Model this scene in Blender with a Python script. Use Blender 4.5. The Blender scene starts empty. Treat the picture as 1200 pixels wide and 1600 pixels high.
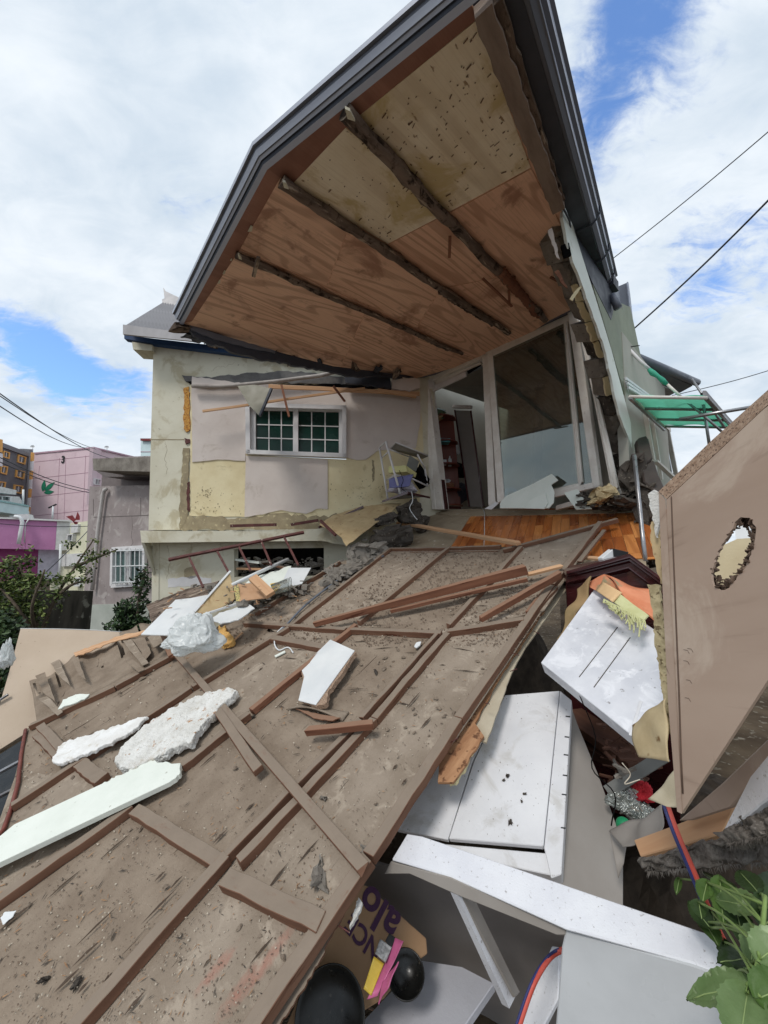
import bpy, bmesh, math, random
from mathutils import Vector, Matrix, noise
random.seed(7)
SC = bpy.context.scene
COL = SC.collection
R = math.radians

# ---------------------------------------------------------------- camera
CAM = Vector((0, 0, 2.3))
PITCH = R(5.0)
FPX = 600.0
cd = bpy.data.cameras.new('camera')
cam = bpy.data.objects.new('camera', cd); COL.objects.link(cam)
cam.location = CAM
cam.rotation_euler = (R(90) + PITCH, 0, 0)
cd.sensor_fit = 'VERTICAL'; cd.sensor_height = 32.0; cd.lens = FPX / 1600 * 32.0
cd.clip_start = 0.02; cd.clip_end = 2000
SC.camera = cam

# ---------------------------------------------------------------- world: Nishita sky with a broken cloud deck
SUN_EL, SUN_AZ = R(52), R(215)       # azimuth clockwise from +Y
w = bpy.data.worlds.new('World'); SC.world = w; w.use_nodes = True
nt = w.node_tree; nt.nodes.clear()
def wn(t, **k):
    n = nt.nodes.new(t)
    for a, b in k.items(): setattr(n, a, b)
    return n
out = wn('ShaderNodeOutputWorld'); bg = wn('ShaderNodeBackground')
bg.inputs['Strength'].default_value = 0.12
sky = wn('ShaderNodeTexSky', sky_type='NISHITA', sun_disc=False)
sky.sun_elevation = SUN_EL; sky.sun_rotation = SUN_AZ
tc = wn('ShaderNodeTexCoord')
sep = wn('ShaderNodeSeparateXYZ'); nt.links.new(tc.outputs['Generated'], sep.inputs[0])
def wm(op, a, b=None, c=None, clamp=False):
    n = wn('ShaderNodeMath', operation=op); n.use_clamp = clamp
    for i, v in enumerate((a, b, c)):
        if v is None: continue
        if isinstance(v, (int, float)): n.inputs[i].default_value = v
        else: nt.links.new(v, n.inputs[i])
    return n.outputs[0]
zc = wm('ADD', wm('MAXIMUM', sep.outputs['Z'], 0.0), 0.28)
px_ = wm('DIVIDE', sep.outputs['X'], zc); py_ = wm('DIVIDE', sep.outputs['Y'], zc)
cmb = wn('ShaderNodeCombineXYZ'); nt.links.new(px_, cmb.inputs[0]); nt.links.new(py_, cmb.inputs[1])
def wnoise(scale, detail, rough, loc=(0, 0, 0), dist=0.0, sc=(1, 1, 1)):
    mp = wn('ShaderNodeMapping'); mp.inputs['Location'].default_value = loc; mp.inputs['Scale'].default_value = sc
    nt.links.new(cmb.outputs[0], mp.inputs[0])
    n = wn('ShaderNodeTexNoise'); n.inputs['Scale'].default_value = scale; n.inputs['Detail'].default_value = detail
    n.inputs['Roughness'].default_value = rough; n.inputs['Distortion'].default_value = dist
    nt.links.new(mp.outputs[0], n.inputs['Vector']); return n.outputs['Fac']
n1 = wnoise(1.5, 9, 0.60, (3.1, 1.7, 0), 0.25)
n2 = wnoise(4.0, 7, 0.66, (7, 2, 0), 0.4, (1.0, 1.5, 1))
n3 = wnoise(11.0, 6, 0.62, (2, 5, 0), 0.8, (1.0, 1.9, 1))
cov = wm('ADD', wm('ADD', wm('MULTIPLY', n1, 0.44), wm('MULTIPLY', n2, 0.28)), wm('MULTIPLY', n3, 0.28))
def wdir(px, py):
    u = 800 - py; v = Vector((px - 600, FPX * math.cos(PITCH) - u * math.sin(PITCH), u * math.cos(PITCH) + FPX * math.sin(PITCH)))
    return v.normalized()
# thinner places in the deck, where the photograph shows blue between the clouds
holes = [(935, 120, .17, .19), (1000, 25, .10, .12), (905, 225, .10, .14), (1150, 425, .13, .16), (1085, 480, .08, .09),
         (175, 612, .12, .29), (70, 556, .11, .22), (100, 590, .09, .24), (215, 600, .06, .2), (20, 520, .10, .2)]
for (hx, hy, rad, amt) in holes:
    d = wdir(hx, hy)
    dist = wn('ShaderNodeVectorMath', operation='DISTANCE'); nt.links.new(tc.outputs['Generated'], dist.inputs[0]); dist.inputs[1].default_value = d
    g = wm('SUBTRACT', 1.0, wm('DIVIDE', dist.outputs['Value'], rad), clamp=True)
    g = wm('MULTIPLY', wm('SMOOTH_MIN', g, 0.75, 0.3), amt * .78)
    cov = wm('SUBTRACT', cov, g)
mr = wn('ShaderNodeMapRange'); mr.interpolation_type = 'SMOOTHERSTEP'
nt.links.new(cov, mr.inputs[0]); mr.inputs[1].default_value = 0.25; mr.inputs[2].default_value = 0.45
cr = wn('ShaderNodeMapRange'); cr.interpolation_type = 'SMOOTHSTEP'
shade = wm('ADD', wm('MULTIPLY', wnoise(1.7, 7, 0.55, (5.3, 9.7, 0), 0.3), 0.7), wm('MULTIPLY', wnoise(6.0, 7, 0.6, (1.3, 4.7, 0), 0.6, (1, 1.5, 1)), 0.3))
nt.links.new(shade, cr.inputs[0]); cr.inputs[1].default_value = 0.32; cr.inputs[2].default_value = 0.66
cmix = wn('ShaderNodeMix', data_type='RGBA'); nt.links.new(cr.outputs[0], cmix.inputs[0])
cmix.inputs[6].default_value = (3.5, 4.15, 4.85, 1); cmix.inputs[7].default_value = (5.45, 5.8, 6.15, 1)
skyc = wn('ShaderNodeMix', data_type='RGBA', blend_type='MULTIPLY'); skyc.inputs[0].default_value = 1
nt.links.new(sky.outputs[0], skyc.inputs[6]); skyc.inputs[7].default_value = (1.08, 1.36, 1.7, 1)
fm = wn('ShaderNodeMix', data_type='RGBA'); nt.links.new(mr.outputs[0], fm.inputs[0])
nt.links.new(skyc.outputs[2], fm.inputs[6]); nt.links.new(cmix.outputs[2], fm.inputs[7])
nt.links.new(fm.outputs[2], bg.inputs[0]); nt.links.new(bg.outputs[0], out.inputs[0])

# ---------------------------------------------------------------- sun (veiled)
sd = bpy.data.lights.new('sun', 'SUN'); sd.energy = 1.3; sd.angle = R(14); sd.color = (1.0, 0.96, 0.9)
so = bpy.data.objects.new('sun', sd); COL.objects.link(so)
sv = Vector((math.sin(SUN_AZ) * math.cos(SUN_EL), math.cos(SUN_AZ) * math.cos(SUN_EL), math.sin(SUN_EL)))
so.rotation_euler = sv.to_track_quat('Z', 'Y').to_euler(); so.location = (0, 0, 30)
SC.view_settings.view_transform = 'Standard'; SC.view_settings.look = 'None'
SC.view_settings.gamma = 1.0; SC.view_settings.exposure = 0.5; SC.view_settings.use_curve_mapping = False

# ---------------------------------------------------------------- geometry helpers
def ray(x, y):
    u = 800 - y
    v = Vector((x - 600, FPX * math.cos(PITCH) - u * math.sin(PITCH), u * math.cos(PITCH) + FPX * math.sin(PITCH)))
    return v / v.y
def V(x, y, d): return CAM + ray(x, y) * d
class PL:
    def __init__(s, p, n):
        s.p = Vector(p); s.n = Vector(n).normalized()
        if s.n.dot(CAM - s.p) < 0: s.n = -s.n
    def off(s, d):
        q = PL(s.p, s.n); q.n = s.n.copy(); q.p = s.p + s.n * d; return q
    def at(s, x, y):
        r = ray(x, y); return CAM + r * ((s.p - CAM).dot(s.n) / r.dot(s.n))
    def pts(s, l): return [s.at(*q) for q in l]
def PL3(a, b, c): return PL(a, (b - a).cross(c - a))
def VP(x1, d1, x2, d2):
    a = V(x1, 852, d1); b = V(x2, 852, d2); e = b - a; e.z = 0
    return PL(a, e.cross(Vector((0, 0, 1))))

def tag(o, label=None, cat=None, group=None, kind=None):
    if label: o['label'] = label
    if cat: o['category'] = cat
    if group: o['group'] = group
    if kind: o['kind'] = kind
    return o
def link(o, parent):
    COL.objects.link(o)
    if parent is not None:
        base = Vector((0, 0, 0)); p = parent
        while p is not None: base += p.location; p = p.parent
        o.location = o.location - base
        o.parent = parent
    return o
def thing(name, label, cat, loc, group=None):
    o = bpy.data.objects.new(name, None); o.location = Vector(loc); o.empty_display_size = .1
    COL.objects.link(o); return tag(o, label, cat, group)
def frame_of(e1, e3=None):
    e1 = Vector(e1).normalized()
    e3 = Vector(e3) if e3 is not None else (Vector((0, 0, 1)) if abs(e1.z) < .9 else Vector((1, 0, 0)))
    e2 = e3.cross(e1).normalized(); e3 = e1.cross(e2).normalized()
    return e1, e2, e3
WF3 = (Vector((1, 0, 0)), Vector((0, 1, 0)), Vector((0, 0, 1)))
def mk(name, verts, faces, mat, parent=None, fr=WF3, smooth=False, fixn=True, mats=None, fmat=None):
    me = bpy.data.meshes.new(name)
    c = Vector((0, 0, 0))
    for v in verts: c += Vector(v)
    c /= max(1, len(verts))
    me.from_pydata([tuple(Vector(v) - c) for v in verts], [], faces)
    if fixn:
        bm = bmesh.new(); bm.from_mesh(me); bmesh.ops.recalc_face_normals(bm, faces=bm.faces); bm.to_mesh(me); bm.free()
    if mats:
        for m in mats: me.materials.append(m)
        if fmat:
            for p, i in zip(me.polygons, fmat): p.material_index = i
    else: me.materials.append(mat)
    uvl = me.uv_layers.new(name='UVMap'); ou, ov = random.uniform(0, 20), random.uniform(0, 20)
    e = [Vector(x) for x in fr]
    for p in me.polygons:
        n = p.normal; a = [abs(n.dot(x)) for x in e]; k = a.index(max(a))
        i, j = ((1, 2), (0, 2), (0, 1))[k]
        for li in p.loop_indices:
            co = me.vertices[me.loops[li].vertex_index].co
            uvl.data[li].uv = (co.dot(e[i]) + ou, co.dot(e[j]) + ov + (3.1 * k))
    if smooth:
        for p in me.polygons: p.use_smooth = True
    o = bpy.data.objects.new(name, me); o.location = c
    return link(o, parent)
def bevel(o, wd=.002, seg=1):
    m = o.modifiers.new('bevel', 'BEVEL'); m.width = wd; m.segments = seg; m.limit_method = 'ANGLE'; m.angle_limit = R(35); return o
def loft(name, A, B, mat, parent=None, fr=None, bv=0, **k):
    n = len(A)
    f = [list(range(n)), list(range(2 * n - 1, n - 1, -1))] + [[i, (i + 1) % n, n + (i + 1) % n, n + i] for i in range(n)]
    if fr is None: fr = frame_of(A[1] - A[0], (A[1] - A[0]).cross(A[2] - A[1]))
    o = mk(name, list(A) + list(B), f, mat, parent, fr, **k)
    if bv: bevel(o, bv)
    return o
def prism(name, pts, n, t, mat, parent=None, ud=None, bv=0, **k):
    n = Vector(n).normalized()
    return loft(name, pts, [p - n * t for p in pts], mat, parent, frame_of(ud if ud is not None else pts[1] - pts[0], n), bv, **k)
def pprism(name, pl, px, t, mat, parent=None, ud=None, bv=0, **k):
    return prism(name, pl.pts(px), pl.n, t, mat, parent, ud, bv, **k)
def jag(pts, amp, step, seed=0, closed=True, edges=None):
    rnd = random.Random(seed); out = []; n = len(pts)
    for i in range(n if closed else n - 1):
        a, b = pts[i], pts[(i + 1) % n]; out.append(a)
        if edges is not None and i not in edges: continue
        L = math.hypot(b[0] - a[0], b[1] - a[1]); m = int(L / step)
        if m < 2: continue
        nx, ny = -(b[1] - a[1]) / L, (b[0] - a[0]) / L
        for j in range(1, m):
            t = (j + rnd.uniform(-.3, .3)) / m; q = rnd.uniform(-amp, amp)
            out.append((a[0] + (b[0] - a[0]) * t + nx * q, a[1] + (b[1] - a[1]) * t + ny * q))
    if not closed: out.append(pts[-1])
    return out
def beam(name, p, q, wd, h, mat, parent=None, up=(0, 0, 1), wob=0.0, seg=1, bv=.0015, ends=0.0, taper=1.0, seed=None):
    """box from p to q: p,q lie mid-width on its lower face, h is along up"""
    p, q = Vector(p), Vector(q); L = (q - p).length
    e1, e2, e3 = frame_of(q - p, up); rnd = random.Random(seed if seed is not None else int(L * 1e4) % 9999)
    vs = []; fs = []
    for i in range(seg + 1):
        t = i / seg; c = p.lerp(q, t); s = 1 + (taper - 1) * t
        c = c + e2 * rnd.uniform(-wob, wob) + e3 * rnd.uniform(-wob, wob) * .5
        for (a, b) in ((-.5, 0), (.5, 0), (.5, 1), (-.5, 1)):
            e = 0
            if i in (0, seg) and ends: e = rnd.uniform(-ends, ends)
            vs.append(c + e2 * (a * wd * s + rnd.uniform(-wob, wob) * .4) + e3 * (b * h * s + (rnd.uniform(-wob, wob) * .4)) + e1 * e)
    for i in range(seg):
        o = i * 4
        for k in range(4): fs.append([o + k, o + (k + 1) % 4, o + 4 + (k + 1) % 4, o + 4 + k])
    fs.append([3, 2, 1, 0]); o = seg * 4; fs.append([o, o + 1, o + 2, o + 3])
    ob = mk(name, vs, fs, mat, parent, (e1, e2, e3))
    if bv: bevel(ob, bv)
    return ob
def tubeg(pts, r, n=8, closed_ends=True):
    pts = [Vector(p) for p in pts]; vs = []; fs = []; prev = None
    rr = r if isinstance(r, (list, tuple)) else [r] * len(pts)
    for i, p in enumerate(pts):
        d = (pts[min(i + 1, len(pts) - 1)] - pts[max(i - 1, 0)]).normalized()
        if prev is None:
            a = d.cross(Vector((0, 0, 1)) if abs(d.z) < .9 else Vector((1, 0, 0))).normalized()
        else: a = (prev - d * prev.dot(d)).normalized()
        prev = a; b = d.cross(a)
        for k in range(n):
            t = 2 * math.pi * k / n; vs.append(p + (a * math.cos(t) + b * math.sin(t)) * rr[i])
    for i in range(len(pts) - 1):
        for k in range(n): fs.append([i * n + k, i * n + (k + 1) % n, (i + 1) * n + (k + 1) % n, (i + 1) * n + k])
    if closed_ends: fs += [list(range(n - 1, -1, -1)), list(range((len(pts) - 1) * n, len(pts) * n))]
    return vs, fs
def tube(name, pts, r, mat, parent=None, n=8):
    vs, fs = tubeg(pts, r, n); return mk(name, vs, fs, mat, parent, frame_of(Vector(pts[-1]) - Vector(pts[0])), smooth=True)
def curve_pts(ctrl, n=24):
    c = [Vector(p) for p in ctrl]; c = [c[0] * 2 - c[1]] + c + [c[-1] * 2 - c[-2]]; o = []
    m = len(c) - 3
    for i in range(m):
        k = max(2, n // m)
        for j in range(k):
            t = j / k; p0, p1, p2, p3 = c[i:i + 4]
            o.append(.5 * ((2 * p1) + (p2 - p0) * t + (2 * p0 - 5 * p1 + 4 * p2 - p3) * t * t + (3 * p1 - p0 - 3 * p2 + p3) * t ** 3))
    o.append(c[-2]); return o
def fbm(p, s=1.0, oct=4):
    v = 0; a = .5; f = s
    for _ in range(oct): v += a * noise.noise(p * f); a *= .5; f *= 2.1
    return v
def sheet(name, c00, c10, c11, c01, nx, ny, t, mat, parent=None, disp=None, ud=None, smooth=True, holes=None):
    """thick bent sheet on four 3-D corners; disp(u,v,p)->offset along the normal or a vector"""
    nrm = (c10 - c00).cross(c01 - c00).normalized()
    if nrm.dot(CAM - c00) < 0: nrm = -nrm
    vs = []; fs = []
    for j in range(ny + 1):
        for i in range(nx + 1):
            u, v = i / nx, j / ny
            p = c00.lerp(c10, u).lerp(c01.lerp(c11, u), v)
            if disp:
                d = disp(u, v, p); p = p + (d if isinstance(d, Vector) else nrm * d)
            vs.append(p)
    N = len(vs); vs += [p - nrm * t for p in vs]
    I = lambda i, j: j * (nx + 1) + i
    for j in range(ny):
        for i in range(nx):
            if holes and holes((i + .5) / nx, (j + .5) / ny): continue
            q = [I(i, j), I(i + 1, j), I(i + 1, j + 1), I(i, j + 1)]; fs.append(q); fs.append([N + k for k in reversed(q)])
    bd = [I(i, 0) for i in range(nx)] + [I(nx, j) for j in range(ny)] + [I(i, ny) for i in range(nx, 0, -1)] + [I(0, j) for j in range(ny, 0, -1)]
    for a, b in zip(bd, bd[1:] + bd[:1]): fs.append([b, a, N + a, N + b])
    o = mk(name, vs, fs, mat, parent, frame_of(ud if ud is not None else c10 - c00, nrm), smooth=False)
    if smooth:
        for p in o.data.polygons: p.use_smooth = abs(p.normal.dot(nrm)) > .4
    return o
def chunk(name, c, sx, sy, sz, mat, parent=None, seed=0, rot=None, rough=.16, sub=2, fr=None):
    rnd = random.Random(seed); bm = bmesh.new(); bmesh.ops.create_cube(bm, size=1)
    bmesh.ops.subdivide_edges(bm, edges=bm.edges, cuts=sub, use_grid_fill=True)
    o3 = Vector((rnd.uniform(0, 50), rnd.uniform(0, 50), rnd.uniform(0, 50)))
    if fr: m = Matrix((fr[0], fr[1], fr[2])).transposed()
    else:
        from mathutils import Euler
        m = Euler(rot if rot else (rnd.uniform(-.5, .5), rnd.uniform(-.5, .5), rnd.uniform(0, 3))).to_matrix()
    vs = []
    for v in bm.verts:
        p = v.co.copy(); k = 1 - .22 * max(0, p.length - .55)
        p = p * k + Vector((noise.noise(p * 2.3 + o3), noise.noise(p * 2.3 + o3 + Vector((9, 0, 0))), noise.noise(p * 2.3 + o3 + Vector((0, 9, 0))))) * rough * 1.6
        vs.append(Vector(c) + m @ Vector((p.x * sx, p.y * sy, p.z * sz)))
    fs = [[v.index for v in f.verts] for f in bm.faces]; bm.free()
    return mk(name, vs, fs, mat, parent, (m.col[0], m.col[1], m.col[2]))
class Bag:
    """collects pieces of one part (or of one uncountable mass) into one mesh"""
    def __init__(s): s.v = []; s.f = []
    def add(s, vs, fs):
        o = len(s.v); s.v += [Vector(q) for q in vs]; s.f += [[o + i for i in f] for f in fs]
    def box(s, c, e1, e2, e3, a, b, h):
        vs = [c + e1 * (i * a / 2) + e2 * (j * b / 2) + e3 * (k * h / 2) for i in (-1, 1) for j in (-1, 1) for k in (-1, 1)]
        s.add(vs, [[0, 1, 3, 2], [4, 6, 7, 5], [0, 4, 5, 1], [2, 3, 7, 6], [0, 2, 6, 4], [1, 5, 7, 3]])
    def make(s, name, mat, parent=None, **k): return mk(name, s.v, s.f, mat, parent, **k)

def board_hole(name, P, outer, inner, t, m, parent=None, ud=None, m_in=None):
    from mathutils.geometry import tessellate_polygon
    O = P.pts(outer); I_ = P.pts(inner); e = frame_of(O[1] - O[0], P.n)
    flat_ = [[Vector((q.dot(e[0]), q.dot(e[1]), 0)) for q in O], [Vector((q.dot(e[0]), q.dot(e[1]), 0)) for q in I_]]
    tri = tessellate_polygon(flat_); vs = O + I_; n = len(vs); vs2 = vs + [p - P.n * t for p in vs]
    fs = [list(t_) for t_ in tri] + [[n + k for k in reversed(t_)] for t_ in tri]
    a, b = len(O), len(I_)
    for i in range(a): j = (i + 1) % a; fs.append([i, j, n + j, n + i])
    for i in range(b): j = (i + 1) % b; fs.append([a + i, a + j, n + a + j, n + a + i])
    return mk(name, vs2, fs, m, parent, e if ud is None else frame_of(ud, P.n))
# ---------------------------------------------------------------- materials
def lin(c):
    return tuple(((x / 255) / 12.92 if x / 255 <= .04045 else ((x / 255 + .055) / 1.055) ** 2.4) for x in c) + (1,)
MATS = {}
def mat(name, c1, c2=None, scale=6.0, stretch=(1, 1, 1), c3=None, s3=40.0, th=.66, st3=(1, 1, 1), rough=.75, bump=.3, bscale=80.0,
        coord='UV', metal=0.0, grain=None, streak=None, spec=.4, c4=None, s4=4.0, th4=.6, bdist=.004, coat=0.0, rot=0.0, alpha=None, detail=6, soft3=.05, transl=0, dust=None):
    """two-tone noise base, optional blotches c3/c4, wood grain, streaks (splits) and bump; colours are sRGB reflectances"""
    if name in MATS: return MATS[name]
    m = bpy.data.materials.new(name); m.use_nodes = True; MATS[name] = m
    t = m.node_tree; N = t.nodes; Lk = t.links
    b = N['Principled BSDF']; b.inputs['Roughness'].default_value = rough; b.inputs['Metallic'].default_value = metal
    b.inputs['Specular IOR Level'].default_value = spec; b.inputs['Coat Weight'].default_value = coat
    co = N.new('ShaderNodeTexCoord'); mp0 = N.new('ShaderNodeMapping'); mp0.inputs['Rotation'].default_value = (0, 0, rot)
    Lk.new(co.outputs['UV' if coord == 'UV' else 'Object'], mp0.inputs[0])
    def nz(sc, st=(1, 1, 1), det=detail, ro=.6, dist=0.0, loc=(0, 0, 0)):
        mp = N.new('ShaderNodeMapping'); mp.inputs['Scale'].default_value = st; mp.inputs['Location'].default_value = loc
        Lk.new(mp0.outputs[0], mp.inputs[0]); n = N.new('ShaderNodeTexNoise'); n.inputs['Scale'].default_value = sc
        n.inputs['Detail'].default_value = det; n.inputs['Roughness'].default_value = ro; n.inputs['Distortion'].default_value = dist
        Lk.new(mp.outputs[0], n.inputs['Vector']); return n.outputs['Fac']
    def mr_(v, a, c, o0=0., o1=1.):
        n = N.new('ShaderNodeMapRange'); n.interpolation_type = 'SMOOTHSTEP'; Lk.new(v, n.inputs[0])
        for i, q in zip((1, 2, 3, 4), (a, c, o0, o1)): n.inputs[i].default_value = q
        return n.outputs[0]
    def mix(f, A, B):
        n = N.new('ShaderNodeMix'); n.data_type = 'RGBA'
        if isinstance(f, float): n.inputs[0].default_value = f
        else: Lk.new(f, n.inputs[0])
        for i, q in ((6, A), (7, B)):
            if isinstance(q, tuple): n.inputs[i].default_value = q
            else: Lk.new(q, n.inputs[i])
        return n.outputs[2]
    def ma(op, a, c):
        n = N.new('ShaderNodeMath'); n.operation = op
        for i, q in enumerate((a, c)):
            if isinstance(q, (int, float)): n.inputs[i].default_value = q
            else: Lk.new(q, n.inputs[i])
        return n.outputs[0]
    A = lin(c1); B = lin(c2) if c2 else tuple(x * .82 for x in A[:3]) + (1,)
    col = mix(mr_(nz(scale, stretch), .3, .7), A, B)
    h = nz(bscale, stretch, 5, .65)
    if grain:
        gs, gd, gc, ga = grain
        mp = N.new('ShaderNodeMapping'); mp.inputs['Scale'].default_value = (.13, 1, 1); Lk.new(mp0.outputs[0], mp.inputs[0])
        wv = N.new('ShaderNodeTexNoise'); wv.inputs['Scale'].default_value = gs; wv.inputs['Detail'].default_value = 1.5; wv.inputs['Distortion'].default_value = gd * .15
        Lk.new(mp.outputs[0], wv.inputs['Vector'])
        rings = ma('ABSOLUTE', ma('SINE', ma('MULTIPLY', wv.outputs['Fac'], gd * 14), 0), 0)
        fine = nz(90, (.03, 1, 1), 3, .6)
        col = mix(ma('MULTIPLY', mr_(rings, .75, 1.0), ga), col, lin(gc)); col = mix(ma('MULTIPLY', mr_(fine, .45, .75), ga * .8), col, lin(gc))
        h = ma('ADD', ma('MULTIPLY', h, .5), ma('MULTIPLY', fine, .7))
    if c4: col = mix(mr_(nz(s4, (1, 1, 1), 7, .65, .6, (3, 5, 0)), th4 - .06, th4 + .07), col, lin(c4))
    if c3:
        f3 = mr_(nz(s3, st3, 4, .55, 0, (11, 2, 0)), th - soft3, th + soft3); col = mix(f3, col, lin(c3)); h = ma('ADD', h, ma('MULTIPLY', f3, .6))
    if streak:
        (ss, sx, sc, sth) = streak
        f5 = mr_(nz(ss, (sx, 1, 1), 3, .5, .2, (1, 8, 0)), sth, sth + .025); f6 = mr_(nz(5, (1, 1, 1), 2, .5, 0, (4, 4, 0)), .45, .6)
        f5 = ma('MULTIPLY', f5, f6); col = mix(f5, col, lin(sc)); h = ma('SUBTRACT', h, ma('MULTIPLY', f5, 1.5))
    if dust:   # settled dust lies on the faces that look up
        ge = N.new('ShaderNodeNewGeometry'); sp = N.new('ShaderNodeSeparateXYZ'); Lk.new(ge.outputs['Normal'], sp.inputs[0])
        dn_ = mr_(ma('ADD', sp.outputs['Z'], ma('MULTIPLY', ma('SUBTRACT', nz(26, (.4, 1, 1), 5, .65, 0, (6, 1, 0)), .5), .9)), .58, .86)
        col = mix(dn_, col, mix(nz(9, (1, 1, 1), 5, .6, 0, (1, 1, 5)), lin(dust), tuple(x * .72 for x in lin(dust)[:3]) + (1,)))
    Lk.new(col, b.inputs['Base Color'])
    if bump:
        bp = N.new('ShaderNodeBump'); bp.inputs['Strength'].default_value = bump; bp.inputs['Distance'].default_value = bdist
        Lk.new(h, bp.inputs['Height']); Lk.new(bp.outputs[0], b.inputs['Normal'])
    rv = mr_(nz(scale * 2.3, stretch, 4, .6, 0, (2, 7, 0)), .3, .7, max(.03, rough - .1), min(1, rough + .12)); Lk.new(rv, b.inputs['Roughness'])
    if alpha is not None: b.inputs['Alpha'].default_value = alpha
    if transl: b.inputs['Subsurface Weight'].default_value = transl; b.inputs['Subsurface Scale'].default_value = .01
    return m
def glassmat(name, tint=(200, 215, 210), rough=.02, mixf=.25, dirt=.15):
    m = bpy.data.materials.new(name); m.use_nodes = True; t = m.node_tree; N = t.nodes; L = t.links; N.clear()
    o = N.new('ShaderNodeOutputMaterial'); tr = N.new('ShaderNodeBsdfTransparent'); tr.inputs[0].default_value = lin(tint)
    gl = N.new('ShaderNodeBsdfGlossy'); gl.inputs['Roughness'].default_value = rough; gl.inputs['Color'].default_value = (.9, .95, .93, 1)
    df = N.new('ShaderNodeBsdfDiffuse'); df.inputs[0].default_value = (.35, .36, .33, 1)
    lw = N.new('ShaderNodeFresnel'); lw.inputs[0].default_value = 1.5
    ad = N.new('ShaderNodeMath'); ad.operation = 'ADD'; ad.inputs[1].default_value = mixf; L.new(lw.outputs[0], ad.inputs[0])
    mx = N.new('ShaderNodeMixShader'); L.new(ad.outputs[0], mx.inputs[0]); L.new(tr.outputs[0], mx.inputs[1]); L.new(gl.outputs[0], mx.inputs[2])
    tc_ = N.new('ShaderNodeTexCoord'); nn = N.new('ShaderNodeTexNoise'); nn.inputs['Scale'].default_value = 3; nn.inputs['Detail'].default_value = 8
    L.new(tc_.outputs['UV'], nn.inputs['Vector']); mr2 = N.new('ShaderNodeMapRange'); L.new(nn.outputs['Fac'], mr2.inputs[0])
    mr2.inputs[1].default_value = .4; mr2.inputs[2].default_value = .8; mr2.inputs[3].default_value = dirt * .3; mr2.inputs[4].default_value = dirt * 1.6
    m2 = N.new('ShaderNodeMixShader'); L.new(mr2.outputs[0], m2.inputs[0]); L.new(mx.outputs[0], m2.inputs[1]); L.new(df.outputs[0], m2.inputs[2])
    L.new(m2.outputs[0], o.inputs[0]); return m

M_ply = mat('dusty_plywood', (152, 139, 125), (134, 121, 107), 4, c3=(112, 98, 85), s3=60, th=.70, streak=(46, .10, (84, 72, 62), .72), rough=.95, bump=.6, bscale=48, c4=(164, 151, 136), s4=9, th4=.58, spec=.1, bdist=.012)
M_ply2 = mat('cracked_plywood', (146, 132, 117), (127, 113, 99), 5, c3=(106, 92, 79), s3=75, th=.69, streak=(34, .06, (78, 66, 56), .67), rough=.95, bump=.65, bscale=48, spec=.1, bdist=.012)
M_batten = mat('dusty_batten_wood', (128, 96, 78), (106, 77, 62), 12, (.1, 1, 1), c3=(96, 62, 48), s3=22, th=.66, st3=(.12, 1, 1), rough=.85, bump=.4, bscale=60, spec=.15, dust=(142, 128, 114))
M_redwood = mat('reddish_batten_wood', (144, 100, 78), (114, 76, 60), 12, (.08, 1, 1), c3=(92, 56, 42), s3=24, th=.64, st3=(.12, 1, 1), rough=.75, bump=.35, bscale=70, spec=.2, dust=(146, 114, 94))
M_orange = mat('fresh_orange_wood', (206, 168, 132), (186, 142, 106), 12, (.06, 1, 1), c3=(160, 116, 84), s3=18, th=.66, st3=(.1, 1, 1), rough=.7, bump=.25, spec=.25)
M_soffit = mat('reddish_ceiling_plywood', (238, 198, 170), (222, 178, 150), 1.6, (.5, 1, 1), grain=(2.6, 3.0, (164, 120, 96), .50), c4=(170, 128, 106), s4=1.6, th4=.62, rough=.6, bump=.12, spec=.3, bdist=.001, c3=(150, 112, 92), s3=5, th=.70, soft3=.1)
M_soffity = mat('pale_ceiling_plywood', (242, 230, 206), (228, 212, 184), 2.4, c3=(160, 136, 108), s3=26, th=.68, st3=(.35, 1, 1), soft3=.03, grain=(2, 1.2, (182, 160, 130), .3), c4=(204, 184, 138), s4=2.0, th4=.54, rough=.7, bump=.12, spec=.2, bdist=.001)
M_soffitd = mat('stained_ceiling_edge', (160, 116, 98), (138, 98, 82), 3.0, grain=(2, 1.2, (120, 82, 68), .35), rough=.65, bump=.12, spec=.25, bdist=.001)
M_log = mat('rough_log', (134, 118, 106), (84, 72, 64), 9, (.2, 1, 1), c3=(182, 166, 148), s3=14, th=.62, st3=(.25, 1, 1), rough=.95, bump=1.0, bscale=36, bdist=.014, spec=.1, c4=(52, 43, 38), s4=8, th4=.57)
M_metald = mat('dark_grey_sheet_metal', (106, 112, 124), (96, 101, 113), 2, rough=.45, bump=.04, bscale=8, spec=.5)
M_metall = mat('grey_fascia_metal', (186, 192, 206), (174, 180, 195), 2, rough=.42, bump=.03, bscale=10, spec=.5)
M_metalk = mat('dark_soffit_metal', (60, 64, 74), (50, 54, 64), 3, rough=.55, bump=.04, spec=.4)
M_cream = mat('cream_wall_paint', (216, 212, 194), (204, 199, 179), 2.0, c3=(140, 126, 104), s3=14, th=.715, rough=.85, bump=.35, bscale=40, c4=(186, 177, 152), s4=2.6, th4=.57, spec=.2)
M_yplaster = mat('yellow_plaster', (226, 214, 178), (214, 199, 160), 3, c3=(140, 122, 96), s3=30, th=.72, rough=.9, bump=.3, bscale=50, c4=(190, 175, 138), s4=3.5, th4=.63, spec=.15)
M_dplaster = mat('stained_plaster', (160, 148, 122), (138, 126, 104), 7, c3=(186, 174, 142), s3=14, th=.62, rough=.95, bump=.5, bscale=50, spec=.1)
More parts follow.
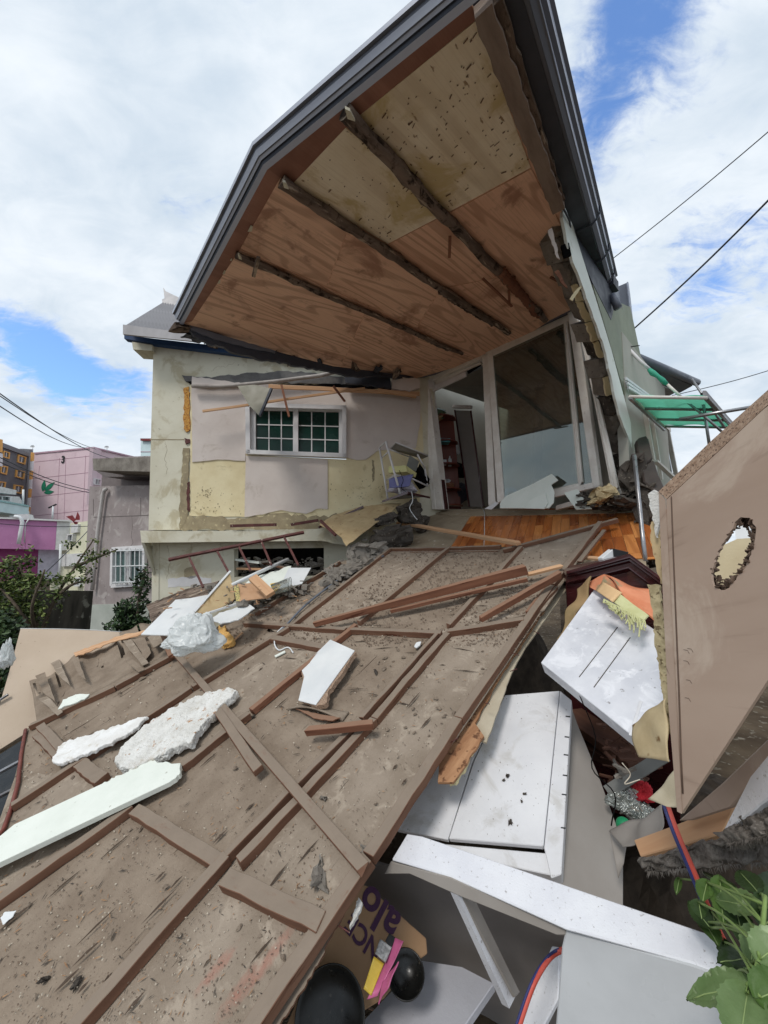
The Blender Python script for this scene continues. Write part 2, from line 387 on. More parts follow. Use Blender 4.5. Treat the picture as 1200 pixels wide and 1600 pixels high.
M_wallpap = mat('pinkish_grey_wallpaper', (210, 200, 193), (200, 189, 182), 2, c4=(186, 174, 164), s4=2.5, th4=.62, c3=(168, 156, 144), s3=26, th=.735, rough=.85, bump=.35, bscale=9, detail=4, spec=.15, bdist=.012)
M_mint = mat('mint_white_paint', (226, 230, 223), (212, 218, 210), 2, c3=(160, 156, 140), s3=12, th=.74, rough=.8, bump=.3, c4=(186, 190, 176), s4=5, th4=.65)
M_white = mat('white_painted_board', (222, 224, 224), (208, 211, 213), 3, c3=(120, 110, 98), s3=50, th=.74, rough=.5, bump=.1, spec=.4)
M_pvc = mat('dusty_white_frame', (232, 228, 221), (214, 207, 198), 5, c3=(168, 152, 136), s3=18, th=.70, rough=.55, bump=.15, spec=.35)
M_pvcw = mat('white_window_frame', (220, 218, 218), (206, 204, 204), 5, c3=(140, 130, 118), s3=30, th=.74, rough=.4, bump=.05)
M_marble = mat('scuffed_white_laminate', (216, 217, 222), (196, 198, 205), 4, c3=(128, 125, 124), s3=34, th=.70, rough=.4, bump=.15, spec=.45, c4=(224, 225, 230), s4=7, th4=.55, bscale=30)
M_fridge = mat('dusty_white_enamel', (220, 220, 222), (206, 206, 209), 3, c3=(116, 108, 100), s3=80, th=.685, st3=(1, .6, 1), soft3=.03, rough=.35, bump=.12, spec=.5, c4=(194, 192, 190), s4=4, th4=.60)
M_fridge2 = mat('wet_white_plastic', (224, 225, 229), (212, 213, 219), 5, c3=(164, 161, 160), s3=75, th=.665, soft3=.05, rough=.28, bump=.2, bscale=150, spec=.5)
M_greyp = mat('grey_beige_panel', (150, 144, 138), (138, 131, 124), 2, rough=.6, bump=.05, spec=.3)
M_brown = mat('brown_laminate_board', (172, 151, 135), (156, 134, 118), 2.2, (1, .25, 1), c3=(122, 101, 88), s3=9, th=.70, st3=(2.5, .3, 1), soft3=.12, rough=.42, bump=.1, bscale=12, spec=.4, streak=(24, .06, (116, 96, 84), .68), c4=(184, 166, 150), s4=2.4, th4=.6)
M_chip = mat('chipboard_edge', (172, 148, 128), (140, 114, 94), 60, c3=(70, 54, 44), s3=140, th=.60, rough=.85, bump=.5, bscale=200)
M_beige = mat('beige_laminate_board', (190, 173, 154), (180, 162, 143), 1.5, c3=(120, 98, 78), s3=40, th=.72, rough=.7, bump=.1, spec=.2)
M_foam = mat('rough_white_styrofoam', (232, 231, 227), (214, 212, 206), 10, c3=(190, 136, 84), s3=17, th=.66, rough=.9, bump=1.0, bscale=110, bdist=.01, spec=.15, coord='OBJ', c4=(196, 188, 176), s4=9, th4=.60)
M_foamg = mat('smooth_pale_foam_board', (224, 228, 220), (214, 219, 210), 4, c3=(176, 176, 164), s3=40, th=.70, rough=.85, bump=.3, bscale=80, spec=.15)
M_conc = mat('grey_concrete', (142, 136, 128), (112, 106, 99), 4, c3=(80, 74, 68), s3=24, th=.66, rough=.95, bump=.7, bscale=45, spec=.1, bdist=.008)
M_cdark = mat('dark_broken_concrete', (94, 88, 82), (64, 59, 54), 7, c3=(138, 130, 118), s3=24, th=.64, rough=.95, bump=.9, bscale=45, spec=.1, bdist=.01)
M_slab = mat('bare_screed', (168, 154, 132), (148, 134, 114), 3, c3=(196, 186, 168), s3=12, th=.66, rough=.9, bump=.2, bscale=50, spec=.15)
M_plank = [mat('orange_floor_plank_%s' % s, a, b, 5, (.15, 1, 1), grain=(5, 1.0, g, .45), rough=.32, bump=.04, spec=.45, bdist=.001) for s, a, b, g in
           (('mid', (196, 120, 62), (176, 102, 50), (140, 74, 36)), ('light', (212, 142, 82), (194, 124, 66), (156, 90, 46)), ('dark', (168, 96, 48), (150, 82, 40), (116, 58, 28)))]
M_ochre = mat('ochre_hardboard', (194, 172, 132), (174, 150, 112), 4, c3=(128, 104, 74), s3=16, th=.68, rough=.7, bump=.2, c4=(158, 130, 90), s4=5, th4=.62)
M_dkred = mat('dark_red_lacquered_wood', (74, 34, 36), (58, 26, 29), 6, (.1, 1, 1), rough=.22, bump=.05, spec=.6, coat=.3)
M_rust = mat('rusty_maroon_steel', (98, 54, 50), (74, 42, 40), 12, c3=(188, 176, 160), s3=20, th=.68, rough=.7, bump=.3)
M_steel = mat('galvanised_pipe', (168, 168, 170), (140, 140, 143), 8, rough=.35, bump=.05, metal=.8)
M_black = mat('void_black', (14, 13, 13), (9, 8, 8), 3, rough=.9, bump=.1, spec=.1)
M_inner = mat('room_wall_paper', (176, 174, 164), (164, 162, 152), 2, rough=.9, bump=.05)
M_blue = mat('blue_painted_beam', (40, 76, 120), (30, 58, 98), 3, rough=.6, bump=.1)
M_corr = mat('weathered_corrugated_roof', (176, 173, 174), (156, 153, 154), 3, (1, .3, 1), rough=.5, bump=.1)
def thinmat(name, c, tr=.5, rough=.5, bscale=12, bd=.02, alpha=1.0):
    """thin sheet that lets light through: diffuse + translucent"""
    m = bpy.data.materials.new(name); m.use_nodes = True; t = m.node_tree; N = t.nodes; L = t.links; N.clear(); o = N.new('ShaderNodeOutputMaterial')
    pb = N.new('ShaderNodeBsdfPrincipled'); pb.inputs['Base Color'].default_value = lin(c); pb.inputs['Roughness'].default_value = rough; pb.inputs['Alpha'].default_value = alpha
    tl = N.new('ShaderNodeBsdfTranslucent'); tl.inputs[0].default_value = lin(c); mx = N.new('ShaderNodeMixShader'); mx.inputs[0].default_value = tr
    co = N.new('ShaderNodeTexCoord'); nn = N.new('ShaderNodeTexNoise'); nn.inputs['Scale'].default_value = bscale; nn.inputs['Detail'].default_value = 6; L.new(co.outputs['UV'], nn.inputs['Vector'])
    bp = N.new('ShaderNodeBump'); bp.inputs['Distance'].default_value = bd; bp.inputs['Strength'].default_value = .5; L.new(nn.outputs['Fac'], bp.inputs['Height']); L.new(bp.outputs[0], pb.inputs['Normal'])
    L.new(pb.outputs[0], mx.inputs[1]); L.new(tl.outputs[0], mx.inputs[2]); L.new(mx.outputs[0], o.inputs[0]); MATS[name] = m; return m
M_greenc = thinmat('green_mesh_fabric', (176, 236, 218), .6)
M_blanket = mat('orange_blanket', (222, 150, 116), (206, 128, 94), 7, c3=(150, 140, 110), s3=6, th=.62, rough=.95, bump=.8, bscale=200, bdist=.003, spec=.05)
M_blankg = mat('pale_green_blanket_stripe', (206, 206, 160), (190, 190, 140), 9, rough=.95, bump=.8, bscale=200, bdist=.003, spec=.05)
M_bag = thinmat('thin_white_plastic', (234, 238, 238), .35, .25, 16, .012, .88)
def stained(base, name, cen, ud, vd, ellipses, colr):
    """copy of a material with a dry paint smear at a place of its own: ellipses (u, v, a, b) in metres about cen"""
    m = base.copy(); m.name = name; t = m.node_tree; N = t.nodes; L = t.links; b = N['Principled BSDF']
    ge = N.new('ShaderNodeNewGeometry'); nn = N.new('ShaderNodeTexNoise'); nn.inputs['Scale'].default_value = 38; nn.inputs['Detail'].default_value = 7; nn.inputs['Roughness'].default_value = .7; L.new(ge.outputs['Position'], nn.inputs['Vector'])
    def M(op, x, y=None):
        n = N.new('ShaderNodeMath'); n.operation = op
        for i, q in enumerate((x, y)):
            if q is None: continue
            if isinstance(q, (int, float)): n.inputs[i].default_value = q
            else: L.new(q, n.inputs[i])
        return n.outputs[0]
    sb = N.new('ShaderNodeVectorMath'); sb.operation = 'SUBTRACT'; L.new(ge.outputs['Position'], sb.inputs[0]); sb.inputs[1].default_value = cen
    def dot(v):
        n = N.new('ShaderNodeVectorMath'); n.operation = 'DOT_PRODUCT'; L.new(sb.outputs[0], n.inputs[0]); n.inputs[1].default_value = v; return n.outputs['Value']
    u, v = dot(ud), dot(vd); tot = None
    for (cu, cv, ea, eb) in ellipses:
        q = M('ADD', M('POWER', M('DIVIDE', M('SUBTRACT', u, cu), ea), 2), M('POWER', M('DIVIDE', M('SUBTRACT', v, cv), eb), 2)); q = M('SUBTRACT', 1, q)
        tot = q if tot is None else M('MAXIMUM', tot, q)
    mr = N.new('ShaderNodeMapRange'); mr.interpolation_type = 'SMOOTHSTEP'; L.new(M('ADD', M('MAXIMUM', tot, -.4), M('MULTIPLY', M('SUBTRACT', nn.outputs['Fac'], .5), 2.4)), mr.inputs[0]); mr.inputs[1].default_value = 0; mr.inputs[2].default_value = 1.5; mr.inputs[4].default_value = .75
    src = b.inputs['Base Color'].links[0].from_socket; mx = N.new('ShaderNodeMix'); mx.data_type = 'RGBA'; L.new(mr.outputs[0], mx.inputs[0]); L.new(src, mx.inputs[6]); mx.inputs[7].default_value = lin(colr); L.new(mx.outputs[2], b.inputs['Base Color']); return m
# ================================================================ reference planes of the place
Ad = Vector((550, 572, 361)).normalized(); Bd = Vector((-1025, 611, -84)); Nn = Ad.cross(Bd).normalized()
PAN = PL(CAM + Vector((.73, 4.4, -.02)), Nn)          # the fallen ceiling section
SLB = PAN.off(-.09)                                    # the tilted floor slab under it
CEIL = PL3(V(655, 590, 6.0), V(900, 480, 4.3), V(816, -134, 1.4))
WALL = VP(240, 5.7, 655, 6.05)
DOOR = PL(V(680, 795, 6.0), (V(960, 790, 4.2) - V(680, 795, 6.0)).cross(Vector((0, 0, 1))))
wt = CEIL.at(870, 320); wb = V(985, 760, 4.2); wd_ = wb - wt; wd_.z = 0
RW = PL(wt, wd_.cross(Vector((0, 0, 1))))
if RW.n.x < 0: RW.n = -RW.n
UP = Vector((0, 0, 1))

# ================================================================ setting: ground
def ground():
    vs = []; fs = []
    xs = [-400, -120, -60, -30, -16, -10] + [-8 + i * .5 for i in range(33)] + [10, 16, 30, 60, 120, 400]
    ys = [-60, -20, -8, -4] + [-2 + i * .5 for i in range(30)] + [14, 18, 25, 40, 70, 120, 400, 900]
    for y in ys:
        for x in xs:
            p = Vector((x, y, 0)); near = max(0, 1 - max(abs(x), abs(y - 3)) / 12)
            vs.append(p + Vector((0, 0, (fbm(p, .7) * .25) * near)))
    W = len(xs)
    for j in range(len(ys) - 1):
        for i in range(W - 1): fs.append([j * W + i, j * W + i + 1, (j + 1) * W + i + 1, (j + 1) * W + i])
    m = mat('dark_earth', (92, 80, 66), (66, 56, 46), 1.5, c3=(120, 112, 100), s3=10, th=.62, rough=1, bump=.8, bscale=12, coord='OBJ', spec=.05, bdist=.02)
    tag(mk('ground', vs, fs, m, smooth=True), kind='structure')
ground()

# ================================================================ buildings in the distance (left)
def facade_windows(parent, pl, rects, fm, gm, fw=.12, depth=.12, mullion=True, wname='window'):
    for (a, b, c, d) in rects:
        q = pl.pts([a, b, c, d]); cen = sum(q, Vector()) / 4
        inn = [cen + (p - cen) * .72 for p in q]
        vs = [p + pl.n * depth for p in q] + [p + pl.n * depth for p in inn] + [p - pl.n * .02 for p in q] + [p - pl.n * .02 for p in inn]
        fs = []
        for i in range(4):
            j = (i + 1) % 4; fs += [[i, j, 4 + j, 4 + i], [i, 8 + i, 8 + j, j], [4 + i, 4 + j, 12 + j, 12 + i]]
        fr = mk('frame', vs, fs, fm, None, frame_of(q[1] - q[0], pl.n), fixn=True)
        w = mk(wname, [p + pl.n * .03 for p in inn], [[0, 1, 2, 3]], gm, parent, frame_of(q[1] - q[0], pl.n))
        COL.objects.unlink(fr); link(fr, w)
        if mullion:
            mid0 = (inn[0] + inn[1]) / 2; mid1 = (inn[3] + inn[2]) / 2
            beam('mullion', mid0 + pl.n * .035, mid1 + pl.n * .035, (q[1] - q[0]).length * .06, .05, M_pvcw, w, up=pl.n, bv=0)
M_darkglass = mat('dark_window_glass', (60, 66, 70), (96, 102, 104), 1.2, rough=.15, bump=0, spec=.6)
def block(name, p_list, n, t, m, parent, **k): return prism(name, p_list, n, t, m, parent, **k)

# dark grey apartment block with orange window surrounds
gp = VP(-60, 38, 52, 50)
dg = thing('apartment_building', 'dark grey apartment block with orange window surrounds, leftmost in the distance', 'building', (gp.at(20, 852).x, gp.at(20, 852).y, 0))
M_dgrey = mat('dark_grey_render', (112, 112, 116), (100, 100, 104), 1, rough=.9, bump=.1); M_orf = mat('orange_paint', (226, 172, 96), (210, 156, 84), 3, rough=.7, bump=.05)
pprism('wall', gp, [(-60, 655), (5, 694), (46, 708), (46, 880), (-60, 900)], 10, M_dgrey, dg)
pprism('parapet', gp.off(.25), [(-60, 652), (5, 692), (47, 708), (47, 714), (5, 699), (-60, 660)], .6, mat('pale_parapet', (120, 120, 124)), dg)
pprism('wall', gp.off(.1), [(46, 702), (52, 702), (46, 815), (38, 812)], 1.0, mat('mid_grey_render', (122, 122, 126)), dg)
facade_windows(dg, gp, [((27, 710), (40, 714), (38, 726), (26, 722)), ((24, 733), (38, 737), (36, 749), (23, 745)), ((21, 757), (35, 759), (33, 772), (20, 769)),
                        ((4, 704), (14, 707), (13, 717), (3, 714)), ((0, 727), (11, 729), (9, 742), (-1, 739)), ((-3, 752), (8, 753), (6, 764), (-4, 763))], M_orf, M_darkglass)
for k in range(7):
    y0 = 707 + k * 14.2
    pprism('banded_post', gp.off(.9), [(50.5 - k * .95, y0), (54.5 - k * .95, y0), (53.7 - k * .95, y0 + 13.8), (49.7 - k * .95, y0 + 13.8)], .15, M_orf if k % 2 == 0 else M_white, dg)
for k in range(2):
    pprism('banded_post', gp.off(.9), [(0, 686 + k * 22), (4.5, 687 + k * 22), (4, 707 + k * 22), (-.5, 706 + k * 22)], .15, M_orf if k == 0 else M_white, dg)
# roof-top dish
def dish(px, py, d, s, label):
    t = thing('satellite_dish', label, 'dish', V(px, py + 6, d)); c = V(px, py, d)
    vs = []; fs = []
    for i in range(13):
        a = i / 12 * 2 * math.pi; vs.append(c + Vector((math.cos(a) * s, -.1 * s, math.sin(a) * s * .62)))
    vs.append(c + Vector((0, .3 * s, 0)))
    for i in range(12): fs.append([i, i + 1, 13])
    mk('reflector', vs, fs, M_white, t, fixn=False); beam('stand', V(px, py + 9, d), c, .12 * s, .12 * s, M_steel, t)
dish(51, 698, 45, .28, 'small white satellite dish above the corner of the dark grey block')
dish(167, 699, 40, .26, 'small white satellite dish on the roof edge right of the pink block')

# pink apartment block with the number 3
pk = VP(52, 45, 146, 42)
pkb = thing('apartment_building', 'tall pink apartment block with number 3 and green leaf emblem', 'building', (pk.at(100, 852).x, pk.at(100, 852).y, 0))
M_pink = mat('pink_render', (216, 192, 198), (208, 184, 190), .4, c4=(196, 170, 178), s4=.35, th4=.6, rough=.9, bump=.05)
pprism('wall', pk, [(54, 708), (146, 699), (140, 905), (40, 905)], 12, M_pink, pkb)
pprism('coping', pk.off(.1), [(53.5, 707), (146.5, 698), (146.5, 700.2), (53.5, 709.2)], 12, mat('pale_pink_coping', (190, 156, 170)), pkb)
side = VP(146.2, 42, 168, 52)
pprism('wall', side, [(146.2, 699), (190, 716), (190, 780), (141, 790)], .3, M_pink, pkb)
facade_windows(pkb, side, [((146, 747), (158, 749), (157, 758), (145, 757))], M_pvcw, M_darkglass)
M_groove = mat('groove_shadow_pink', (170, 132, 148), rough=.95, bump=0)
for (a, b) in (((54, 722), (146, 712)), ((52, 748), (143, 738)), ((49, 777), (141, 767)), ((46, 807), (138, 797)), ((62, 728), (60, 745)), ((93, 716), (88, 850)), ((103, 716), (99, 850)), ((134, 712), (128, 850))):
    beam('panel_joint', pk.off(.004).at(*a), pk.off(.004).at(*b), .05, .012, M_groove, pkb, up=pk.n, bv=0)
M_ink = mat('black_sign_paint', (36, 38, 40), rough=.8, bump=0); M_leaf_e = mat('green_sign_paint', (28, 122, 92), rough=.8, bump=0)
def text(name, s, c, ex, ey, size, m, parent, depth=.01, bold=0.0, shear=0):
    cu = bpy.data.curves.new(name, 'FONT'); cu.body = s; cu.size = size; cu.extrude = depth; cu.align_x = 'CENTER'; cu.align_y = 'CENTER'; cu.offset = bold; cu.shear = shear
    o = bpy.data.objects.new(name, cu); COL.objects.link(o); dg_ = bpy.context.evaluated_depsgraph_get()
    me = bpy.data.meshes.new_from_object(o.evaluated_get(dg_)); COL.objects.unlink(o); bpy.data.objects.remove(o)
    ex = Vector(ex).normalized(); ez = ex.cross(Vector(ey)).normalized(); ey = ez.cross(ex)
    mm = Matrix((ex, ey, ez)).transposed()
    for v in me.vertices: v.co = mm @ v.co
    me.materials.clear(); me.materials.append(m); q = bpy.data.objects.new(name, me); q.location = c; return link(q, parent)
ex_ = pk.at(146, 780) - pk.at(52, 780)
text('number_three', '3', pk.off(.06).at(98.5, 718.5), ex_, UP, 1.15, M_ink, pkb, .02, .035)
def leafshape(name, pl, a, b, wpx, parent, m):
    ax, ay = a; bx, by = b; L = math.hypot(bx - ax, by - ay); nx, ny = -(by - ay) / L, (bx - ax) / L; L1 = []; L2 = []
    for i in range(1, 8):
        t = i / 8; ww = wpx * math.sin(math.pi * t ** .85)
        L1.append((ax + (bx - ax) * t + nx * ww, ay + (by - ay) * t + ny * ww)); L2.append((ax + (bx - ax) * t - nx * ww, ay + (by - ay) * t - ny * ww))
    pprism(name, pl, [a] + L1 + [b] + L2[::-1], .03, m, parent)
for a, b, wpx in (((66.5, 768), (69.5, 750), 3.2), ((69.5, 767), (85, 753), 3.2), ((68.5, 770), (84, 768), 3.0)): leafshape('emblem_leaf', pk.off(.05), a, b, wpx, pkb, M_leaf_e)
# antenna mast before the pink block
t = thing('antenna', 'thin white antenna mast standing in front of the pink block', 'antenna', V(81, 815, 24))
tube('mast', [V(81.5, 815, 24), V(83, 791, 24)], .045, M_white, t); tube('crossbar', [V(76, 793.5, 24), V(88, 788, 24)], .05, M_ink, t)

# white and pale teal house with a balcony
hp = VP(-60, 19, 46, 24)
hs = thing('house', 'pale blue white low house with long flat balcony, below the dark grey block', 'house', (hp.at(10, 852).x, hp.at(10, 852).y, 0))
M_pale = mat('pale_blue_paint', (204, 222, 224), (190, 208, 210), 1, rough=.85, bump=.08); M_wht = mat('off_white_paint', (214, 214, 212), rough=.85, bump=.08)
pprism('wall', hp, [(-60, 770), (30, 776), (46, 800), (44, 900), (-60, 900)], 4, M_wht, hs)
pprism('balcony_wall', hp.off(.9), [(-60, 774), (0, 783), (45, 791), (44.5, 806), (0, 800), (-60, 796)], .9, M_pale, hs)
pprism('balcony_coping', hp.off(.95), [(-60, 771), (0, 781), (45.5, 789.5), (45.5, 792), (0, 784), (-60, 775)], 1.0, mat('teal_coping', (150, 186, 186)), hs)
pprism('roof_edge', hp.off(.5), [(-60, 750), (0, 760), (26, 766), (25, 773), (0, 770), (-60, 763)], 2.5, M_wht, hs)
facade_windows(hs, hp.off(.01), [((-14, 774), (15, 776), (15, 784), (-14, 780))], M_pvcw, M_darkglass)
tube('chimney_pipe', [V(35.8, 791, 22), V(36.5, 765, 22)], .05, M_white, hs)

# magenta house
mp_ = VP(-60, 15.5, 89, 17)
mg = thing('house', 'low magenta painted house with white end wall and white pipes', 'house', (mp_.at(30, 852).x, mp_.at(30, 852).y, 0))
M_mag = mat('magenta_paint', (190, 132, 174), (178, 120, 162), 1.2, c3=(204, 152, 194), s3=12, th=.68, rough=.85, bump=.15); M_mag2 = mat('deep_magenta_paint', (150, 70, 122), (138, 62, 110), 2, rough=.85, bump=.1)
pprism('wall', mp_, [(-60, 808), (39, 811), (39, 858), (-60, 856)], .3, M_mag, mg)
pprism('wall', mp_, [(39.6, 811), (89, 814), (86, 859), (39.6, 858)], .3, M_mag, mg)
pprism('end_wall', mp_, [(89.3, 814), (109, 815), (106, 860), (86.3, 859)], .35, M_wht, mg)
pprism('coping', mp_.off(.12), [(-60, 805.5), (109, 812.5), (109, 815), (-60, 808)], .6, M_wht, mg)
mlow = mp_.off(-.5)
pprism('lower_wall', mlow, [(-60, 850), (60, 852), (58, 905), (-60, 910)], .3, M_mag2, mg)
pprism('lower_wall', mlow, [(60.3, 852), (95, 854), (92, 905), (58.3, 905)], .3, mat('lilac_grey_wall', (196, 192, 206)), mg)
tube('drain_pipe', [mp_.off(.25).at(x, y) for x, y in ((22, 807), (30, 808), (33, 811), (35, 816), (32, 832), (29, 850))], .07, M_white, mg)
tube('drain_pipe', [mp_.off(.12).at(x, y) for x, y in ((45, 811), (40, 818), (38, 848))], .02, M_white, mg)
pprism('rooftop_unit', mp_.off(-1.0), [(22, 804), (44, 803), (46, 811), (21, 811)], .8, M_wht, mg)
# pale yellow building
yp = VP(78, 18.5, 134, 16)
yb = thing('house', 'pale yellow and white narrow house, behind the small tree, right of the magenta house', 'house', (yp.at(110, 852).x, yp.at(110, 852).y, 0))
M_yel = mat('pale_yellow_paint', (216, 214, 188), (204, 202, 174), 2, c3=(150, 150, 110), s3=10, th=.68, rough=.85, bump=.1)
pprism('wall', yp, [(78, 858), (108, 858), (110, 818), (137, 814), (134, 925), (78, 925)], 3, M_yel, yb)
pprism('white_panel', yp.off(.1), [(96, 866), (132, 864), (131, 884), (96, 885)], .1, M_wht, yb)
pprism('white_panel', yp.off(.1), [(111, 820), (122, 819), (121, 832), (110, 833)], .1, M_wht, yb)
facade_windows(yb, yp.off(.02), [((110, 835), (119, 834), (118, 846), (109, 847)), ((121, 902), (130, 902), (130, 916), (121, 916))], M_wht, M_darkglass, mullion=False)
tube('post', [yp.off(.3).at(95, 850), yp.off(.3).at(93, 905)], .05, M_white, yb)
# red sculpture-like scrap on the roof
t = thing('roof_scrap', 'small dark red crumpled metal scrap on the pale yellow house roof', 'scrap', V(118, 820, 16.5))
for i, q in enumerate([[(103, 807), (113, 805), (118, 812), (114, 815)], [(113, 814), (124, 816), (132, 818), (118, 821)], [(117, 812), (121, 800), (124, 806), (124, 812)]]):
    prism('metal_flap', [V(x, y, 16.5 + i * .1) for x, y in q], Vector((.2, -1, .3)), .04, mat('dark_red_scrap', (130, 46, 50), rough=.6), t)

# light blue tower beside the house
tw = VP(219, 30, 240, 29)
tb = thing('tower_block', 'pale blue block with dark red roof edge, peeping out left of the cream house', 'building', (tw.at(228, 852).x, tw.at(228, 852).y, 0))
pprism('wall', tw, [(220, 688), (250, 688), (250, 900), (219, 900)], 3, M_pale, tb); pprism('roof_edge', tw.off(.2), [(219.3, 685), (250, 685), (250, 688.5), (219.3, 688.5)], 3, mat('dark_red_trim', (120, 50, 52)), tb)
beam('panel_joint', tw.off(.004).at(220, 706), tw.off(.004).at(250, 706), .05, .02, M_groove, tb, up=tw.n, bv=0)

# grey neighbour house with balcony slab, barred window and pipe
np_ = VP(131, 11, 240, 9.6)
nb = thing('neighbour_house', 'grey cement rendered neighbour house with barred window and overhanging slab', 'house', (np_.at(190, 852).x, np_.at(190, 852).y, 0))
M_gren = mat('grey_cement_render', (158, 148, 146), (140, 130, 128), 1.5, c3=(96, 88, 84), s3=9, th=.69, rough=.95, bump=.35, bscale=30, c4=(172, 164, 160), s4=2.5, th4=.58)
pprism('wall', np_, jag([(140, 760), (240, 758), (240, 946), (144, 946), (131, 930)], .5, 9, 3, edges=[0]), 4, M_gren, nb)
pprism('base_wall', np_.off(.03), [(139, 945), (240, 942), (240, 1010), (138, 1010)], .4, mat('pale_green_grey_wall', (176, 180, 172), (160, 165, 156), 2, rough=.9, bump=.2), nb)
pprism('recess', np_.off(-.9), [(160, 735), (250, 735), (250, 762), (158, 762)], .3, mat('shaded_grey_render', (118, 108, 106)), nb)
pprism('balcony_slab', np_.off(.55), [(144.5, 716.5), (240, 714), (240, 737), (146, 735)], 1.3, M_conc, nb)
pprism('roof_slab', np_.off(-.6), [(178, 714), (250, 712), (250, 718), (178, 718)], 2.0, M_gren, nb)
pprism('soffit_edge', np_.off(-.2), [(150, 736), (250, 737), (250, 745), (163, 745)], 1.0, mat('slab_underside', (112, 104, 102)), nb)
tube('drain_pipe', [np_.off(.1).at(x, y) for x, y in ((166, 764), (163, 766), (161, 772), (153, 830), (148, 880), (144, 922))], .05, mat('grey_plastic_pipe', (198, 193, 190)), nb)
M_jt = mat('shallow_joint_grey', (120, 111, 108), rough=.95)
beam('render_joint', np_.off(.002).at(146, 808), np_.off(.002).at(232, 805), .014, .006, M_jt, nb, up=np_.n, bv=0)
for l in (((146, 780), (146, 806)), ((220, 778), (220, 805))): beam('render_joint', np_.off(.002).at(*l[0]), np_.off(.002).at(*l[1]), .012, .006, M_jt, nb, up=np_.n, bv=0)
tube('crack', [np_.off(.001).at(x, y) for x, y in ((206, 807), (207, 822), (205, 838), (208, 848), (205, 853))], .005, M_jt, nb, n=5)
q = [(179, 858), (228, 855), (228, 912), (178, 915)]
facade = np_.off(.02)
wn_ = pprism('window', facade, q, .1, mat('teal_curtain_glass', (86, 110, 108), (60, 74, 74), 8, (1, .1, 1), rough=.2, bump=0), nb)
for a, b, ww in ((q[0], q[1], .10), (q[3], q[2], .10), (q[0], q[3], .10), (q[1], q[2], .10), ((204, 856), (204, 914), .09), ((203, 857), (203, 913), .05)):
    beam('frame', np_.off(.02).at(*a), np_.off(.02).at(*b), ww, .08, M_pvcw, wn_, up=np_.n)
for k in range(7):
    x = 182 + k * 7.4; beam('window_bar', np_.off(.14).at(x, 857), np_.off(.14).at(x - .5, 913), .022, .022, M_white, wn_, up=np_.n)
for y in (860, 884, 909): beam('window_bar', np_.off(.16).at(177, y + .8), np_.off(.16).at(230, y - .6), .025, .02, M_white, wn_, up=np_.n)
# mossy boundary wall
bp_ = VP(-40, 6.6, 146, 9.2)
M_moss = mat('black_stained_concrete', (84, 82, 78), (44, 44, 42), 2.2, (1.6, .35, 1), c3=(128, 130, 126), s3=3.5, th=.62, rough=.95, bump=.5, bscale=25)
bw = tag(pprism('boundary_wall', bp_, jag([(-60, 922), (146, 923), (138, 1015), (-60, 1060)], .6, 12, 5, edges=[0]), .2, M_moss), 'dark mould stained concrete boundary wall below the small tree', 'wall')

# ================================================================ vegetation left
def leaf_mesh(name, L, W, m, fold=.25, curl=.2, seg=4, ser=0):
    vs = []; fs = []
    for i in range(seg + 1):
        t = i / seg; wv = W * .5 * math.sin(math.pi * min(1, t * .93 + .05)) ** .8 * (1.0 if t < .98 else .1)
        z = -curl * L * t * t; vs += [Vector((-wv, L * t, z + fold * wv)), Vector((0, L * t, z)), Vector((wv, L * t, z + fold * wv))]
    for i in range(seg):
        o = i * 3; fs += [[o, o + 1, o + 4, o + 3], [o + 1, o + 2, o + 5, o + 4]]
    me = bpy.data.meshes.new(name); me.from_pydata(vs, [], fs); me.materials.append(m)
    uvl = me.uv_layers.new(name='UVMap')
    for p in me.polygons:
        p.use_smooth = True
        for li in p.loop_indices:
            c = me.vertices[me.loops[li].vertex_index].co; uvl.data[li].uv = (c.y, c.x)
    return me
def foliage(name, blobs, n, ls, mats, parent, seed=0, down=.3):
    """many leaf-sized faces spread through the crown's volume"""
    rnd = random.Random(seed); vs = []; fs = []; fm = []
    tot = sum(b[1].x * b[1].y * b[1].z for b in blobs)
    for (c, r) in blobs:
        k = int(n * (r.x * r.y * r.z) / tot); o3 = Vector((rnd.uniform(0, 9), rnd.uniform(0, 9), 0))
        for _ in range(k):
            for tr_ in range(6):
                d = Vector((rnd.gauss(0, 1), rnd.gauss(0, 1), rnd.gauss(0, 1))).normalized() * rnd.uniform(.2, 1) ** .6
                p = c + Vector((d.x * r.x, d.y * r.y, d.z * r.z))
                if noise.noise(p * (1.2 / ls * .12) + o3) > -.12: break
            s = ls * rnd.uniform(.6, 1.3); a = Vector((rnd.gauss(0, 1), rnd.gauss(0, 1), rnd.gauss(-down, .7))).normalized()
            b = a.cross(Vector((rnd.gauss(0, .5), rnd.gauss(0, .5), 1))).normalized(); cc = a.cross(b) * .15 * s; i = len(vs)
            vs += [p, p + a * s * .35 + b * s * .28 + cc, p + a * s * .8 + b * s * .2 + cc, p + a * s, p + a * s * .8 - b * s * .2 + cc, p + a * s * .35 - b * s * .28 + cc]
            fs += [[i, i + 1, i + 2, i + 3], [i, i + 3, i + 4, i + 5]]; q = rnd.choice([0, 0, 1, 2]); fm += [q, q]
    return mk(name, vs, fs, None, parent, fixn=False, mats=mats, fmat=fm, smooth=False)
M_lf = [mat('leaf_green_a', (92, 108, 52), (70, 88, 38), 30, rough=.6, bump=0, transl=0), mat('leaf_green_b', (122, 134, 74), (104, 116, 58), 30, rough=.6, bump=0), mat('leaf_green_c', (56, 70, 34), (44, 58, 26), 30, rough=.6, bump=0)]
